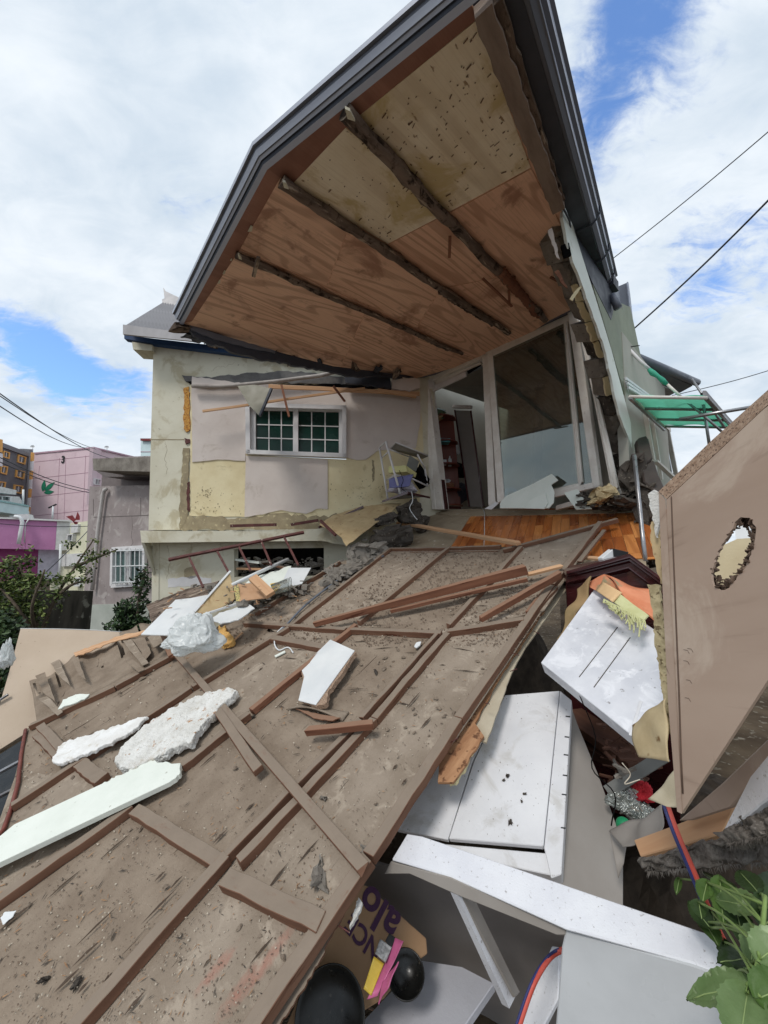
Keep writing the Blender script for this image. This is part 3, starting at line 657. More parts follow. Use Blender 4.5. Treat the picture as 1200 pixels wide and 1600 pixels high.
M_lfd = [mat('ivy_green_a', (48, 72, 40), (36, 56, 30), 30, rough=.5, bump=0), mat('ivy_green_b', (74, 96, 58), (60, 80, 44), 30, rough=.5, bump=0), mat('ivy_green_c', (30, 44, 26), (24, 36, 20), 30, rough=.5, bump=0)]
M_bark = mat('thin_bark', (104, 92, 78), (74, 64, 54), 20, rough=.9, bump=.3)
D = 5.6
tr = thing('small_tree', 'small bushy tree with olive green leaves in front of the dark boundary wall', 'tree', (V(30, 1000, D).x, V(30, 1000, D).y, 0))
base = V(45, 1060, D); base.z = 0
limbs = [[base, V(60, 1000, D), V(45, 930, D), V(30, 880, D - .1)], [V(60, 1000, D), V(20, 940, D - .2), V(-20, 900, D)], [V(60, 1000, D), V(86, 935, D + .1), V(118, 885, D + .2), V(147, 842, D + .3)],
         [V(118, 885, D + .2), V(150, 872, D + .2), V(184, 858, D + .2)], [V(86, 935, D), V(110, 915, D), V(140, 905, D)], [V(60, 1000, D), V(50, 950, D - .3), V(70, 890, D - .3)]]
bg_ = Bag()
for l in limbs:
    c = curve_pts(l, 12); v, f = tubeg(c, [.03 * (1 - .75 * i / len(c)) for i in range(len(c))], 6); bg_.add(v, f)
bg_.make('trunk', M_bark, tr, smooth=True)
def bl(x, y, d, rx, ry=None, rz=None): return (V(x, y, d), Vector((rx, ry or rx, rz or rx * .7)))
foliage('crown', [bl(10, 905, D, .30), bl(35, 880, D, .22), bl(55, 915, D, .30), bl(20, 950, D, .34), bl(70, 950, D, .22), bl(-20, 925, D, .4), bl(85, 925, D, .16), bl(5, 880, D, .16), bl(40, 855, D, .10), bl(0, 985, D, .25), bl(55, 975, D, .15), bl(48, 1005, D, .13)], 2900, .065, M_lf, tr, 3)
foliage('crown', [bl(118, 885, D, .10), bl(140, 868, D, .13), bl(145, 845, D, .07), bl(165, 862, D, .09), bl(180, 858, D, .05), bl(110, 850, D, .09), bl(95, 905, D, .12), bl(130, 905, D, .12), bl(108, 905, D, .1), bl(128, 848, D, .05), bl(140, 890, D, .10)], 420, .05, M_lf, tr, 4)
iv = thing('ivy_shrub', 'dark glossy ivy shrub climbing at the corner of the cream house', 'shrub', (V(215, 990, 5.9).x, 5.9, 0))
foliage('foliage', [bl(213, 950, 5.9, .26), bl(222, 915, 5.9, .12, rz=.25), bl(228, 890, 5.8, .05, rz=.2), bl(195, 975, 5.8, .22), bl(172, 975, 5.8, .08), bl(215, 985, 5.8, .3)], 1700, .075, M_lfd, iv, 5)
v, f = tubeg(curve_pts([Vector((V(220, 990, 5.9).x, 5.9, 0)), V(215, 960, 5.9), V(226, 890, 5.85)], 10), .02, 6); mk('stem', v, f, M_bark, iv)
hd = thing('hedge', 'dark green hedge behind the beige board, at the left picture edge', 'hedge', (V(-20, 1100, 4.2).x, 4.2, 0))
foliage('foliage', [bl(0, 990, 4.6, .26), bl(-20, 1040, 4.3, .45), bl(-60, 1000, 4.5, .6), bl(10, 1080, 4.3, .22), bl(20, 1010, 5, .2)], 2400, .075, M_lfd, hd, 6)
beam('stem', Vector((V(-20, 1060, 4.4).x, 4.4, 0)), V(-20, 1040, 4.4), .05, .05, M_bark, hd)
# ================================================================ the collapsed house
house = thing('collapsed_house', 'cream two storey house torn open, roof still hanging over the missing room', 'house', (WALL.at(300, 852).x, 5.8, 0))
H = house
# ---- front wall: built round its window opening
WIN = [(386, 632), (541, 636), (541, 718), (387, 711)]
def wallpart(px, t=.22, m=M_cream, name='front_wall', off=0): return pprism(name, WALL.off(off), px, t, m, H)
wallpart([(240, 535), (386, 545), (387, 711), (388, 828), (232, 828)])
wallpart([(386, 545), (541, 556), (541, 636), (386, 632)])
wallpart([(387, 711), (541, 718), (560, 862), (388, 828)])
wallpart([(541, 556), (676, 572), (690, 810), (560, 862), (541, 718)])
# left return wall
a = WALL.at(240, 535); b = WALL.at(232, 940); a2 = WALL.at(240, 1080)
vs = [a - WALL.n * .2, b - WALL.n * .2, b + Vector((-1.2, 5, 0)), a + Vector((-1.2, 5, 0))]
prism('side_wall', vs, Vector((-1, 0, 0)), .15, M_cream, H)
# recessed bare field below/around: yellow plaster, then stained rim, then wallpaper on top
board_hole('plaster_field', WALL.off(.012), jag([(298, 600), (655, 600), (662, 700), (655, 790), (600, 812), (296, 806)], .8, 12, 4), WIN, .012, M_yplaster, H)
wallpart(jag([(292, 806), (380, 810), (430, 802), (500, 808), (600, 790), (600, 822), (480, 828), (281, 828), (282, 812)], 3.0, 6, 9), .014, M_dplaster, 'stained_plaster_band', .016)
wallpart(jag([(287, 606), (295, 604), (297, 672), (291, 675), (287, 670)], 1.2, 5, 2), .02, mat('rusty_foam_filler', (206, 160, 84), (172, 112, 50), 30, c3=(110, 56, 34), s3=40, th=.6, rough=.9, bump=.8), 'foam_filler', .02)
wallpart(jag([(288, 684), (296, 686), (297, 692), (290, 694)], .8, 3, 2), .02, M_rust, 'foam_filler', .02)
wallpart(jag([(286, 700), (296, 700), (293, 806), (282, 826), (280, 790)], 1.5, 6, 12), .01, M_dplaster, 'plaster_scar', .018)
wallpart(jag([(292, 755), (296, 752), (296, 800), (292, 796)], 1, 5, 3), .01, M_rust, 'plaster_scar', .024)
wallpart([(234, 686.2), (288, 686.2), (288, 687.4), (234, 687.4)], .006, M_dplaster, 'render_joint', .003)
# wallpaper pieces
wallpart(jag([(299, 604), (385, 598), (383, 720), (340, 718), (300, 722)], .6, 14, 5), .008, M_wallpap, 'wallpaper_sheet', .026)
wallpart(jag([(384, 712), (512, 718), (512, 796), (495, 795), (478, 803), (455, 800), (440, 797), (410, 804), (382, 808)], 1.2, 8, 6, edges=[2, 3, 4, 5, 6, 7]), .008, M_wallpap, 'wallpaper_sheet', .028)
wallpart(jag([(541, 610), (656, 618), (657, 655), (650, 700), (590, 704), (572, 718), (558, 719), (541, 715)], .8, 10, 7), .008, M_wallpap, 'wallpaper_sheet', .026)
wallpart([(384, 598), (541, 606), (541, 637), (384, 632)], .008, M_wallpap, 'wallpaper_sheet', .025)
wallpart(jag([(581, 718), (585, 720), (585, 750), (582, 754)], 1, 4, 8), .004, M_dplaster, 'plaster_scar', .015)
# marks and blotches on the bare plaster
rb = Bag(); rnd = random.Random(3)
for _ in range(150):
    x, y = rnd.choice([(rnd.uniform(300, 380), rnd.uniform(770, 805)), (rnd.uniform(515, 600), rnd.uniform(755, 800)), (rnd.gauss(322, 4), rnd.gauss(770, 5)), (rnd.uniform(560, 605), rnd.uniform(740, 795))])
    c = WALL.off(.0135).at(x, y); s = rnd.uniform(.004, .014); rb.box(c, Vector((1, 0, 0)), Vector((0, 1, 0)), UP, s, .004, s * rnd.uniform(.5, 2))
tag(rb.make('plaster_pits', M_dplaster, H), kind='stuff')
# window with real sashes, grilles and panes
wf = pprism('window', WALL.off(-.12), [(390, 636), (537, 639), (537, 714), (391, 708)], .02, mat('dim_green_tiled_room', (36, 62, 56), (28, 50, 44), 3, rough=.3, bump=0, spec=.4), H)
M_pane = mat('dark_green_pane', (26, 58, 50), (18, 44, 38), 2, rough=.2, bump=.02, spec=.22)
wl = WALL.off(-.01)
for a, b in (((386, 636), (541, 640)), ((387, 708), (541, 714)), ((389, 633), (390, 711)), ((538, 637), (538, 717))):
    beam('window_frame', wl.at(*a), wl.at(*b), .065, .10, M_pvcw, wf, up=WALL.n)
for (x0, x1, dz) in ((396, 464, -.03), (461, 534, -.06)):
    ws = WALL.off(dz); yt = lambda x: 638.5 + (x - 390) * .02; yb_ = lambda x: 708.5 + (x - 390) * .034
    fr0 = beam('sash', ws.at(x0 + 1, yt(x0)), ws.at(x1 - 1, yt(x1)), .07, .05, M_pvcw, wf, up=WALL.n)
    for a, b in (((x0, yb_(x0) - 1), (x1, yb_(x1) - 1)), ((x0 + 1, yt(x0)), (x0 + 1, yb_(x0))), ((x1 - 1, yt(x1)), (x1 - 1, yb_(x1)))):
        beam('sash', ws.at(*a), ws.at(*b), .07, .05, M_pvcw, wf, up=WALL.n)
    gx0, gx1 = x0 + 5, x1 - 5; g = WALL.off(dz + .01)
    for i in range(3):
        for j in range(3):
            xa = gx0 + (gx1 - gx0) * i / 3; xb = gx0 + (gx1 - gx0) * (i + 1) / 3
            f = lambda x, k: (yt(x) + 4) + (yb_(x) - yt(x) - 8) * k / 3
            pprism('pane', g, [(xa, f(xa, j)), (xb, f(xb, j)), (xb, f(xb, j + 1)), (xa, f(xa, j + 1))], .004, M_pane, wf)
    for k in (1, 2):
        xa = gx0 + (gx1 - gx0) * k / 3; beam('glazing_bar', g.off(.003).at(xa, yt(xa) + 2), g.off(.003).at(xa, yb_(xa) - 2), .016, .008, M_pvcw, wf, up=WALL.n, bv=0)
        beam('glazing_bar', g.off(.0045).at(gx0, f(gx0, k)), g.off(.0045).at(gx1, f(gx1, k)), .016, .008, M_pvcw, wf, up=WALL.n, bv=0)
# lintel scar (dark mortar) and torn top, blue beam, corrugated roof
wallpart(jag([(284, 586), (330, 590), (400, 582), (470, 580), (520, 588), (560, 592), (640, 600), (640, 612), (560, 606), (470, 598), (400, 600), (330, 600), (290, 596)], 2.0, 7, 21), .02, mat('grey_mortar_scar', (112, 110, 108), (92, 90, 90), 8, rough=.95, bump=.5), 'mortar_scar', .02)
wallpart(jag([(292, 596), (400, 600), (540, 600), (640, 606), (640, 610), (540, 605), (400, 604), (300, 602)], 1, 6, 22), .05, M_black, 'torn_gap', .024)
wallpart(jag([(300, 588), (340, 594), (386, 600), (380, 604), (330, 606), (300, 602)], 1.2, 6, 23), .03, M_wallpap, 'torn_wallpaper', .05)
tube('drain_pipe', [WALL.off(.12).at(x, y) for x, y in ((300, 603), (350, 604), (430, 596), (500, 587), (521, 582), (525, 579), (526, 572))], .032, mat('dirty_grey_pipe', (166, 158, 152), (140, 132, 126), 8, rough=.5), H)
BL = WALL.off(.10)
pprism('eave_beam', BL, [(194, 523), (240, 529), (330, 539), (430, 553), (520, 566), (600, 578), (600, 583), (520, 574), (430, 561), (330, 548), (240, 537), (194, 529)], .10, M_blue, H)
pprism('eave_board', WALL.off(.09), [(206, 534), (238, 539), (238, 548), (208, 546)], .3, M_cream, H)
# corrugated roof of the old part
r0 = WALL.off(.35).at(193, 512); r1 = WALL.off(.35).at(420, 541); rv_ = V(254, 474, 8.2) - r0; ridge0 = r0 + rv_; ridge1 = r1 + rv_
bmv = []; bf = []; NX = 150
for i in range(NX + 1):
    t = i / NX; h = .03 * math.sin(i * math.pi / 2)
    for (p, q) in ((r0, ridge0), (r1, ridge1)): pass
    bmv += [r0.lerp(r1, t) + Vector((0, 0, h)), ridge0.lerp(ridge1, t) + Vector((0, 0, h))]
for i in range(NX): bf.append([2 * i, 2 * i + 2, 2 * i + 3, 2 * i + 1])
cr_ = mk('corrugated_roof', bmv, bf, M_corr, H, frame_of(r1 - r0), smooth=False, fixn=False)
sm = cr_.modifiers.new('thick', 'SOLIDIFY'); sm.thickness = .01
for x0, x1, dy in ((193, 262, 0), (262, 345, 4)):
    pass
pprism('eave_flashing', WALL.off(.37), [(192, 507), (300, 521), (300, 533), (192, 522)], .03, M_corr, H)
pprism('ridge_cap', PL(ridge0, Vector((0, -1, .3))), [(255, 449), (259, 455), (282, 466), (281, 484), (254, 477), (253, 468), (257, 466)], .25, M_corr, H)
# underside mess between old roof and the hanging ceiling
for i, (x, y, s) in enumerate(((300, 515, .2), (318, 524, .16), (335, 530, .18), (360, 533, .16), (390, 545, .1), (425, 553, .14), (455, 563, .09), (500, 566, .07), (555, 576, .08), (590, 578, .09), (620, 583, .09))):
    chunk('torn_roof_edge', V(x, y - 1, 4.3 + i * .13), s * 1.6, s * .8, s * .45, M_metalk if i % 2 else M_log, H, 30 + i, rough=.45)
# white torn plaster and batten near the corner
pprism('torn_plaster', WALL.off(.2), jag([(612, 588), (655, 592), (656, 606), (640, 612), (612, 607)], 1.2, 6, 4), .08, M_wallpap, H)
pprism('torn_plaster', WALL.off(.18), jag([(540, 572), (610, 585), (612, 606), (540, 598)], 1.5, 6, 4), .05, M_metalk, H)
# ledge and lower storey
ledge_d = .42
pprism('ledge', WALL.off(ledge_d), jag([(219, 829), (300, 830), (500, 826), (560, 806), (575, 830), (540, 852), (500, 845), (221, 848)], .8, 10, 31, edges=[1, 2, 3, 4, 5]), .5, M_cream, H)
LOW = WALL.off(.12)
for q in ([(240, 845), (366, 845), (366, 902), (366, 1010), (236, 1010)], [(366, 845), (506, 845), (506, 856), (366, 858)], [(506, 845), (640, 830), (640, 1010), (506, 1010)], [(366, 902), (506, 900), (506, 1010), (366, 1010)]):
    pprism('lower_wall', LOW, q, .2, M_cream, H)
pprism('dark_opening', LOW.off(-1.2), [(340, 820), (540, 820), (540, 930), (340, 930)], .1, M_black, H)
prism('ledge_side', [WALL.off(ledge_d).at(221, 848), WALL.off(ledge_d).at(221, 847), WALL.at(232, 832), LOW.at(240, 900)], Vector((-1, -.4, -.2)), .03, M_cream, H)
prism('lower_side_wall', [LOW.at(238, 846), LOW.at(236, 1010), LOW.at(236, 1010) + Vector((-1, 4.5, 0)), LOW.at(238, 846) + Vector((-1, 4.5, 0))], Vector((-1, 0, 0)), .1, M_cream, H)
beam('iron_strip', WALL.off(ledge_d + .02).at(360, 824), WALL.off(ledge_d + .02).at(432, 822), .03, .04, M_rust, H, up=UP)
beam('iron_strip', WALL.off(ledge_d + .02).at(455, 822), WALL.off(ledge_d + .02).at(498, 815), .03, .04, M_rust, H, up=UP)

# ---- the overhanging roof: ceiling boards, logs, fascia, gutter
CE = CEIL
edge_px = [(285, 505), (416, 262), (536, 166), (735, 6), (775, -28)]
A_ = [CE.at(*p) for p in edge_px]
c_corner = CE.at(775, -28)
top = CE.off(-.12)
rp = [(285, 506), (417, 262), (736, 4), (800, -50), (880, 300), (900, 480), (880, 520), (760, 565), (655, 592), (520, 576), (400, 546)]
roof = prism('roof', [CE.off(-.02).at(*p) for p in rp], CE.n, .12, M_metald, H)
def csheet(px, m, off=.004, t=.008, name='ceiling_board', ud=None): return pprism(name, CE.off(off), px, t, m, roof, ud=ud)
LD = CE.at(790, 515) - CE.at(437, 280)
prism('ceiling_backing', [CE.off(.0005).at(*p) for p in [(286, 505), (417, 263), (735, 6), (748, 20), (878, 330), (900, 478), (860, 500), (760, 560), (655, 590), (520, 575), (400, 545)]], CE.n, .006, M_soffit, roof, ud=LD)
# base boards, joint lines run with the boards
csheet([(285, 505), (417, 262), (438, 278), (375, 390), (300, 502)], M_soffitd, .003, ud=LD)
csheet([(417, 262), (735, 4), (745, 30), (540, 200), (455, 290), (438, 278)], M_soffitd, .003, ud=LD)
csheet([(300, 502), (375, 390), (575, 478), (530, 576), (400, 546), (290, 508)], M_soffit, .005, ud=LD)
csheet([(576, 479), (720, 552), (650, 592), (532, 576)], M_soffit, .006, ud=LD)
csheet([(376, 388), (438, 278), (545, 352), (510, 446)], M_soffit, .005, ud=LD)
csheet([(546, 353), (688, 448), (650, 512), (512, 447)], M_soffit, .006, ud=LD)
csheet([(690, 450), (800, 522), (760, 562), (720, 553), (652, 513)], M_soffit, .005, ud=LD)
csheet([(455, 290), (540, 200), (700, 332), (606, 381)], M_soffity, .006, ud=LD)
csheet([(607, 382), (701, 333), (790, 430), (690, 450)], M_soffit, .007, ud=LD)
csheet([(691, 451), (791, 431), (860, 500), (800, 540)], M_soffit, .006, ud=LD)
csheet([(541, 198), (745, 32), (829, 262), (702, 331)], M_soffity, .0065, ud=LD)
csheet([(703, 333), (830, 264), (880, 360), (900, 480), (860, 500), (792, 430)], M_soffit, .0075, ud=LD)
# paint dabs
for (x, y, s) in ((391, 358, 4), (350, 426, 2.5), (342, 441, 2.5), (361, 406, 1.5)):
    csheet([(x - s, y + s), (x + s * .2, y - s * 1.4), (x + s, y - s), (x + s * .6, y + s)], M_cream, .012, .003, 'paint_dab')
# logs
def log(p, q, r, seed, parent=None, m=M_log, nn=26, n=10, flat=1.0, name='ceiling_log'):
    P, Q = CE.off(.02).at(*p), CE.off(.02).at(*q); rnd = random.Random(seed); vs = []; fs = []
    e1, e2, e3 = frame_of(Q - P, CE.n); nn = int(nn * 1.5)
    for i in range(nn + 1):
        t = i / nn; c = P.lerp(Q, t) + e2 * noise.noise(Vector((t * 5, seed, 0))) * r * .5 + e3 * r * .55
        for k in range(n):
            a = 2 * math.pi * k / n; rr = r * (1 + .42 * noise.noise(Vector((t * 26, k * 1.3, seed))) + .34 * noise.noise(Vector((t * 60, k * 2.3, seed)))) * (1.05 - .25 * t)
            vs.append(c + e2 * math.cos(a) * rr + e3 * math.sin(a) * rr * .8 * flat)
    for i in range(nn):
        for k in range(n): fs.append([i * n + k, i * n + (k + 1) % n, (i + 1) * n + (k + 1) % n, (i + 1) * n + k])
    fs += [list(range(n)), list(range(nn * n, nn * n + n))]
    return mk(name, vs, fs, m, roof, (e1, e2, e3), smooth=True)
log((369, 396), (722, 551), .034, 1); log((440, 280), (795, 518), .043, 2); log((538, 170), (852, 498), .046, 3)
log((688, 452), (770, 505), .04, 5, flat=.7); log((782, 420), (842, 490), .05, 6, m=M_redwood); log((628, 508), (700, 545), .035, 7, flat=.7)
beam('edge_beam', CE.off(.0).at(752, 0), CE.off(.0).at(872, 318), .095, .07, mat('grey_weathered_beam', (150, 134, 122), (120, 104, 94), 8, (.2, 1, 1), rough=.9, bump=.6), roof, up=CE.n, wob=.007, seg=22)
beam('edge_beam', CE.off(.0).at(775, -10), CE.off(.0).at(876, 306), .05, .05, M_log, roof, up=CE.n, wob=.006, seg=24)
for (a, b) in (((703, 368), (702, 402)), ((754, 434), (800, 478)), ((795, 452), (796, 476)), ((860, 432), (890, 448))):
    beam('broken_lath', CE.off(.05).at(*a), CE.off(.12).at(*b), .025, .014, M_redwood, roof, up=CE.n)
beam('broken_lath', CE.off(.12).at(404, 400), CE.off(.12).at(396, 430), .03, .02, M_log, roof, up=CE.n)
for (p, s) in (((545, 180), 10), ((445, 290), 6), ((374, 402), 4)):
    csheet([(p[0] - s * .6, p[1] - s), (p[0] + s * .2, p[1] - s * .6), (p[0] + s, p[1] + s), (p[0] - s * .2, p[1] + s * .6)], M_cream, .09, .02, 'torn_sheathing')
# pits in the pale boards: many small nail holes and dents
rb = Bag(); rnd = random.Random(8); e1, e2, e3 = frame_of(LD, CE.n)
for _ in range(360):
    x, y = rnd.uniform(455, 830), rnd.uniform(20, 385)
    g = (x - 455) / 375
    if not (y > 290 - (x - 455) * .88 + 12 and y < 381 - (x - 606) * .53 - 5 and y < 290 + (x - 455) * .6 and y > 32 + (x - 745) * 2.7): continue
    p = CE.off(.0125).at(x, y); d = (e1 * rnd.gauss(0, .25) + e2).normalized(); L = rnd.choice([.006, .008, .012, .03]) * rnd.uniform(.6, 1.3)
    rb.box(p, d, d.cross(e3), e3, L, .004 * rnd.uniform(.7, 1.8), .003)
tag(rb.make('nail_marks', mat('nail_mark_brown', (120, 94, 74), rough=.9), roof), kind='stuff')
# fascia: profile swept along the eave, outward and upward in steps
def outward(a, b):
    d = (b - a).normalized(); o = d.cross(-CE.n).normalized()
    return o
path = [CE.at(285, 506), CE.at(416.5, 261), CE.at(800, -50)]
inner = CE.at(600, 300)
def off_path(path, dist):
    outp = []
    dirs = [(path[i + 1] - path[i]).normalized() for i in range(len(path) - 1)]
    nrms = []
    for i, d in enumerate(dirs):
        n = d.cross(CE.n).normalized()
        if n.dot(inner - path[i]) > 0: n = -n
        nrms.append(n)
    for i, p in enumerate(path):
        if i == 0: o = nrms[0] * dist
        elif i == len(path) - 1: o = nrms[-1] * dist
        else:
            m = (nrms[i - 1] + nrms[i]).normalized(); o = m * (dist / m.dot(nrms[i]))
        outp.append(p + o)
    return outp
def fascia(path, prof, parent, sd=None):
    """prof: list of (outward, up) ; material per strip"""
    up = -CE.n
    for k in range(len(prof) - 1):
        (d0, u0, m) = prof[k]; (d1, u1, _) = prof[k + 1]
        L0 = [p + up * u0 for p in off_path(path, d0)]; L1 = [p + up * u1 for p in off_path(path, d1)]
        for i in range(len(path) - 1):
            a, b, c, d = L0[i], L0[i + 1], L1[i + 1], L1[i]
            n = (b - a).cross(c - b).normalized()
            if n.dot(CAM - a) < 0: n = -n
            prism('fascia_strip', [a, b, c, d], n, .006, m, parent)
sc_ = .5
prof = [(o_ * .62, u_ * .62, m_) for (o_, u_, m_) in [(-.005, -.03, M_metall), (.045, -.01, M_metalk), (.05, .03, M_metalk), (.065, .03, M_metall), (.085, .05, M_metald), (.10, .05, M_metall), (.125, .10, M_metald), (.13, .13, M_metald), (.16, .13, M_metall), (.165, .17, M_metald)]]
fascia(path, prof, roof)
# right eave: wide dark soffit then gutter
gpath = [CE.at(771, -20), CE.at(948, 452)]
q0, q1 = [CE.at(790, -40), CE.at(962, 452)], None
g_in0, g_in1 = CE.at(768, -30), CE.at(944, 455)
g_m0, g_m1 = CE.at(798, -60), CE.at(952, 452)
g_o0, g_o1 = CE.at(846, -60), CE.at(962, 450)
UPc = -CE.n
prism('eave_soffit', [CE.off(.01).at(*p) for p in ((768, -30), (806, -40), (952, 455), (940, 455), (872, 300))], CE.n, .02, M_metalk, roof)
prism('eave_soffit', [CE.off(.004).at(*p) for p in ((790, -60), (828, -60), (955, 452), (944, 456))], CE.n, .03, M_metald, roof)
bx = [CE.off(-.0).at(*p) for p in ((836, -60), (852, -60), (968, 450), (961, 452))]
gu = (g_o1 - g_o0).normalized(); gout = gu.cross(UPc).normalized()
if gout.dot(CE.at(900, 100) - CE.at(700, 100)) < 0: gout = -gout
ga, gb = CE.at(812, -60), CE.at(953, 451)
for (d0, u0, d1, u1, m) in ((0, -.02, .03, .0, M_metald), (.03, 0, .035, .04, M_metall), (.035, .04, .06, .05, M_metald), (.06, .05, .065, .10, M_metall), (.065, .10, .085, .11, M_metald)):
    prism('gutter_strip', [ga + gout * d0 + UPc * u0, gb + gout * d0 + UPc * u0, gb + gout * d1 + UPc * u1, ga + gout * d1 + UPc * u1], (gout - UPc), .008, m, roof)
for f in (.62, .80, .94):
    p = ga.lerp(gb, f); tube('gutter_joint', [p - gout * .12 - UPc * .022, p + gout * .0 - UPc * .026, p + gout * .034 + UPc * .0, p + gout * .07 + UPc * .05, p + gout * .07 + UPc * .1], .008, M_metalk, roof, n=6)
beam('gutter_end', ga.lerp(gb, .955) - UPc * .04, gb + gout * .03 - UPc * .07, .10, .12, M_metalk, roof, up=UPc)
tube('downpipe_elbow', [V(956, 462, 3.9), V(961, 470, 3.88), V(966, 482, 3.88)], .04, M_metald, roof)
tube('soffit_cable', [CE.off(.04).at(*p) for p in ((775, 10), (815, 130), (850, 240), (868, 300), (890, 345), (896, 400))], .008, M_metalk, roof, n=6)

# ---- right wall: painted outer skin and the broken block end
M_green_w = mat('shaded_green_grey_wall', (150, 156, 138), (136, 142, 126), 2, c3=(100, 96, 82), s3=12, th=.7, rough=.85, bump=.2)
pprism('eave_board', RW.off(.004), [(884, 322), (912, 370), (950, 440), (962, 470), (955, 500), (925, 440), (900, 380)], .02, M_metalk, H)
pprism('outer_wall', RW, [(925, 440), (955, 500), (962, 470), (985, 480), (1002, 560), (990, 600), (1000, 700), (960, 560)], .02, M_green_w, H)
pprism('outer_wall', RW.off(.01), jag([(880, 314), (886, 322), (909, 398), (932, 470), (955, 545), (975, 620), (996, 700), (1000, 720), (990, 706), (968, 648), (944, 542), (910, 446), (888, 388), (879, 340)], .8, 9, 41, edges=[8, 9, 10, 11, 12]), .022, M_mint, H)
LW = [(862, 322), (868, 372), (880, 410), (893, 447), (900, 472), (915, 505), (926, 535), (936, 560), (943, 590), (948, 620), (955, 650), (962, 680), (966, 710), (972, 740), (985, 765)]
RWp = [(878, 316), (886, 368), (898, 405), (909, 440), (920, 470), (932, 500), (942, 530), (950, 556), (957, 585), (965, 615), (972, 645), (980, 675), (988, 700), (990, 725), (1000, 755)]
RI = RW.off(-.03)
inward = -RW.n
for i in range(14):
    rnd = random.Random(50 + i)
    g = .12 if i > 0 else 0
    def L_(a, b, t): return (a[0] + (b[0] - a[0]) * t, a[1] + (b[1] - a[1]) * t)
    a = L_(RWp[i], RWp[i + 1], .01); b = L_(RWp[i], RWp[i + 1], .99); c = L_(LW[i], LW[i + 1], .98); d = L_(LW[i], LW[i + 1], .02)
    P = [RI.at(*a), RI.at(*b)]; dd = [(RI.at(*a) - CAM).length, (RI.at(*b) - CAM).length]
    # left side of each block lies farther in, on a ray at about the same depth
    C = V(c[0], c[1], (P[1] - CAM).y - .02 + rnd.uniform(-.02, .02)); Dd = V(d[0], d[1], (P[0] - CAM).y - .02 + rnd.uniform(-.02, .02))
    quad = [P[0], P[1], C, Dd]; n = (P[1] - P[0]).cross(C - P[1]).normalized()
    if n.dot(CAM - P[0]) < 0: n = -n
    bm = bmesh.new()
    vs = []; fs = []; nu, nv = 5, 7
    for layer in range(3):
        for j in range(nv + 1):
            for k in range(nu + 1):
                p = quad[0].lerp(quad[3], k / nu).lerp(quad[1].lerp(quad[2], k / nu), j / nv)
                e_ = min(k, nu - k) == 0 or min(j, nv - j) == 0
                p = p + n * ((noise.noise(p * 16) * .028 + noise.noise(p * 40) * .014 - (.014 if e_ else 0)) if layer == 0 else 0) - n * [0, .09, .19][layer] + Vector((noise.noise(p * 20), noise.noise(p * 20 + Vector((5, 5, 5))), 0)) * .008
                vs.append(p)
    S = (nu + 1) * (nv + 1); I = lambda l, j, k: l * S + j * (nu + 1) + k
    for j in range(nv):
        for k in range(nu): fs += [[I(0, j, k), I(0, j, k + 1), I(0, j + 1, k + 1), I(0, j + 1, k)]]
    ring = [(0, k) for k in range(nu)] + [(j, nu) for j in range(nv)] + [(nv, k) for k in range(nu, 0, -1)] + [(j, 0) for j in range(nv, 0, -1)]
    for l in (0, 1):
        for (a1, b1) in zip(ring, ring[1:] + ring[:1]): fs.append([I(l, *a1), I(l, *b1), I(l + 1, *b1), I(l + 1, *a1)])
    mk('concrete_block', vs, fs, M_conc if i % 3 or i < 4 else M_cdark, H, frame_of(P[1] - P[0], n))
    if i in (4, 5, 6, 8, 3):
        pprism('plaster_remnant', PL(quad[0] + n * .035, n), jag([L_(a, d, .45), L_(b, c, .35), L_(b, c, .95), L_(a, d, .98)], 1.5, 4, 60 + i), .02, M_yplaster, H)
pprism('block_core_hole', PL(RI.at(886, 400) + Vector((0, -.09, 0)), Vector((-.2, -1, -.2))), [(877, 383), (889, 379), (893, 398), (882, 402)], .03, M_black, H)
# drooping paper and splinters at the upper inner edge of the broken wall
for (a, b, m) in (((858, 360), (873, 405), M_wallpap), ((868, 425), (885, 450), M_redwood), ((905, 450), (893, 470), M_yplaster)):
    pprism('torn_strip', PL(V(a[0], a[1], 2.9), Vector((-.3, -1, -.2))), jag([(a[0] - 2, a[1]), (a[0] + 4, a[1] - 4), (b[0] + 2, b[1]), (b[0] - 3, b[1] - 3)], 1, 5, 4), .012, m, H)

# ---- windows on the outer wall farther back
WN = RW.off(.0)
ww = pprism('side_window', WN, [(1003, 640), (1040, 672), (1052, 745), (1022, 760), (1010, 700)], .05, mat('grey_green_side_glass', (76, 96, 92), (58, 76, 74), 2, rough=.1, bump=0, spec=.6), H)
for a, b in (((1002, 640), (1022, 762)), ((1012, 648), (1028, 750)), ((1002, 640), (1041, 673)), ((1038, 668), (1054, 748))): beam('frame', WN.off(.01).at(*a), WN.off(.01).at(*b), .06, .06, M_pvc, ww, up=WN.n)
pprism('outer_wall', WN.off(-.01), [(985, 600), (1003, 640), (1012, 700), (1022, 765), (1000, 760), (992, 690)], .02, M_mint, H)
ww = pprism('side_window', WN.off(.01), [(976, 590), (1005, 615), (1003, 621), (982, 613)], .03, M_pvcw, H)
for k in range(3): beam('frame', WN.off(.04).at(976 + k * 2, 592 + k * 7), WN.off(.04).at(1012 - k * 4, 618 + k * 1), .03, .02, M_white, ww, up=WN.n)

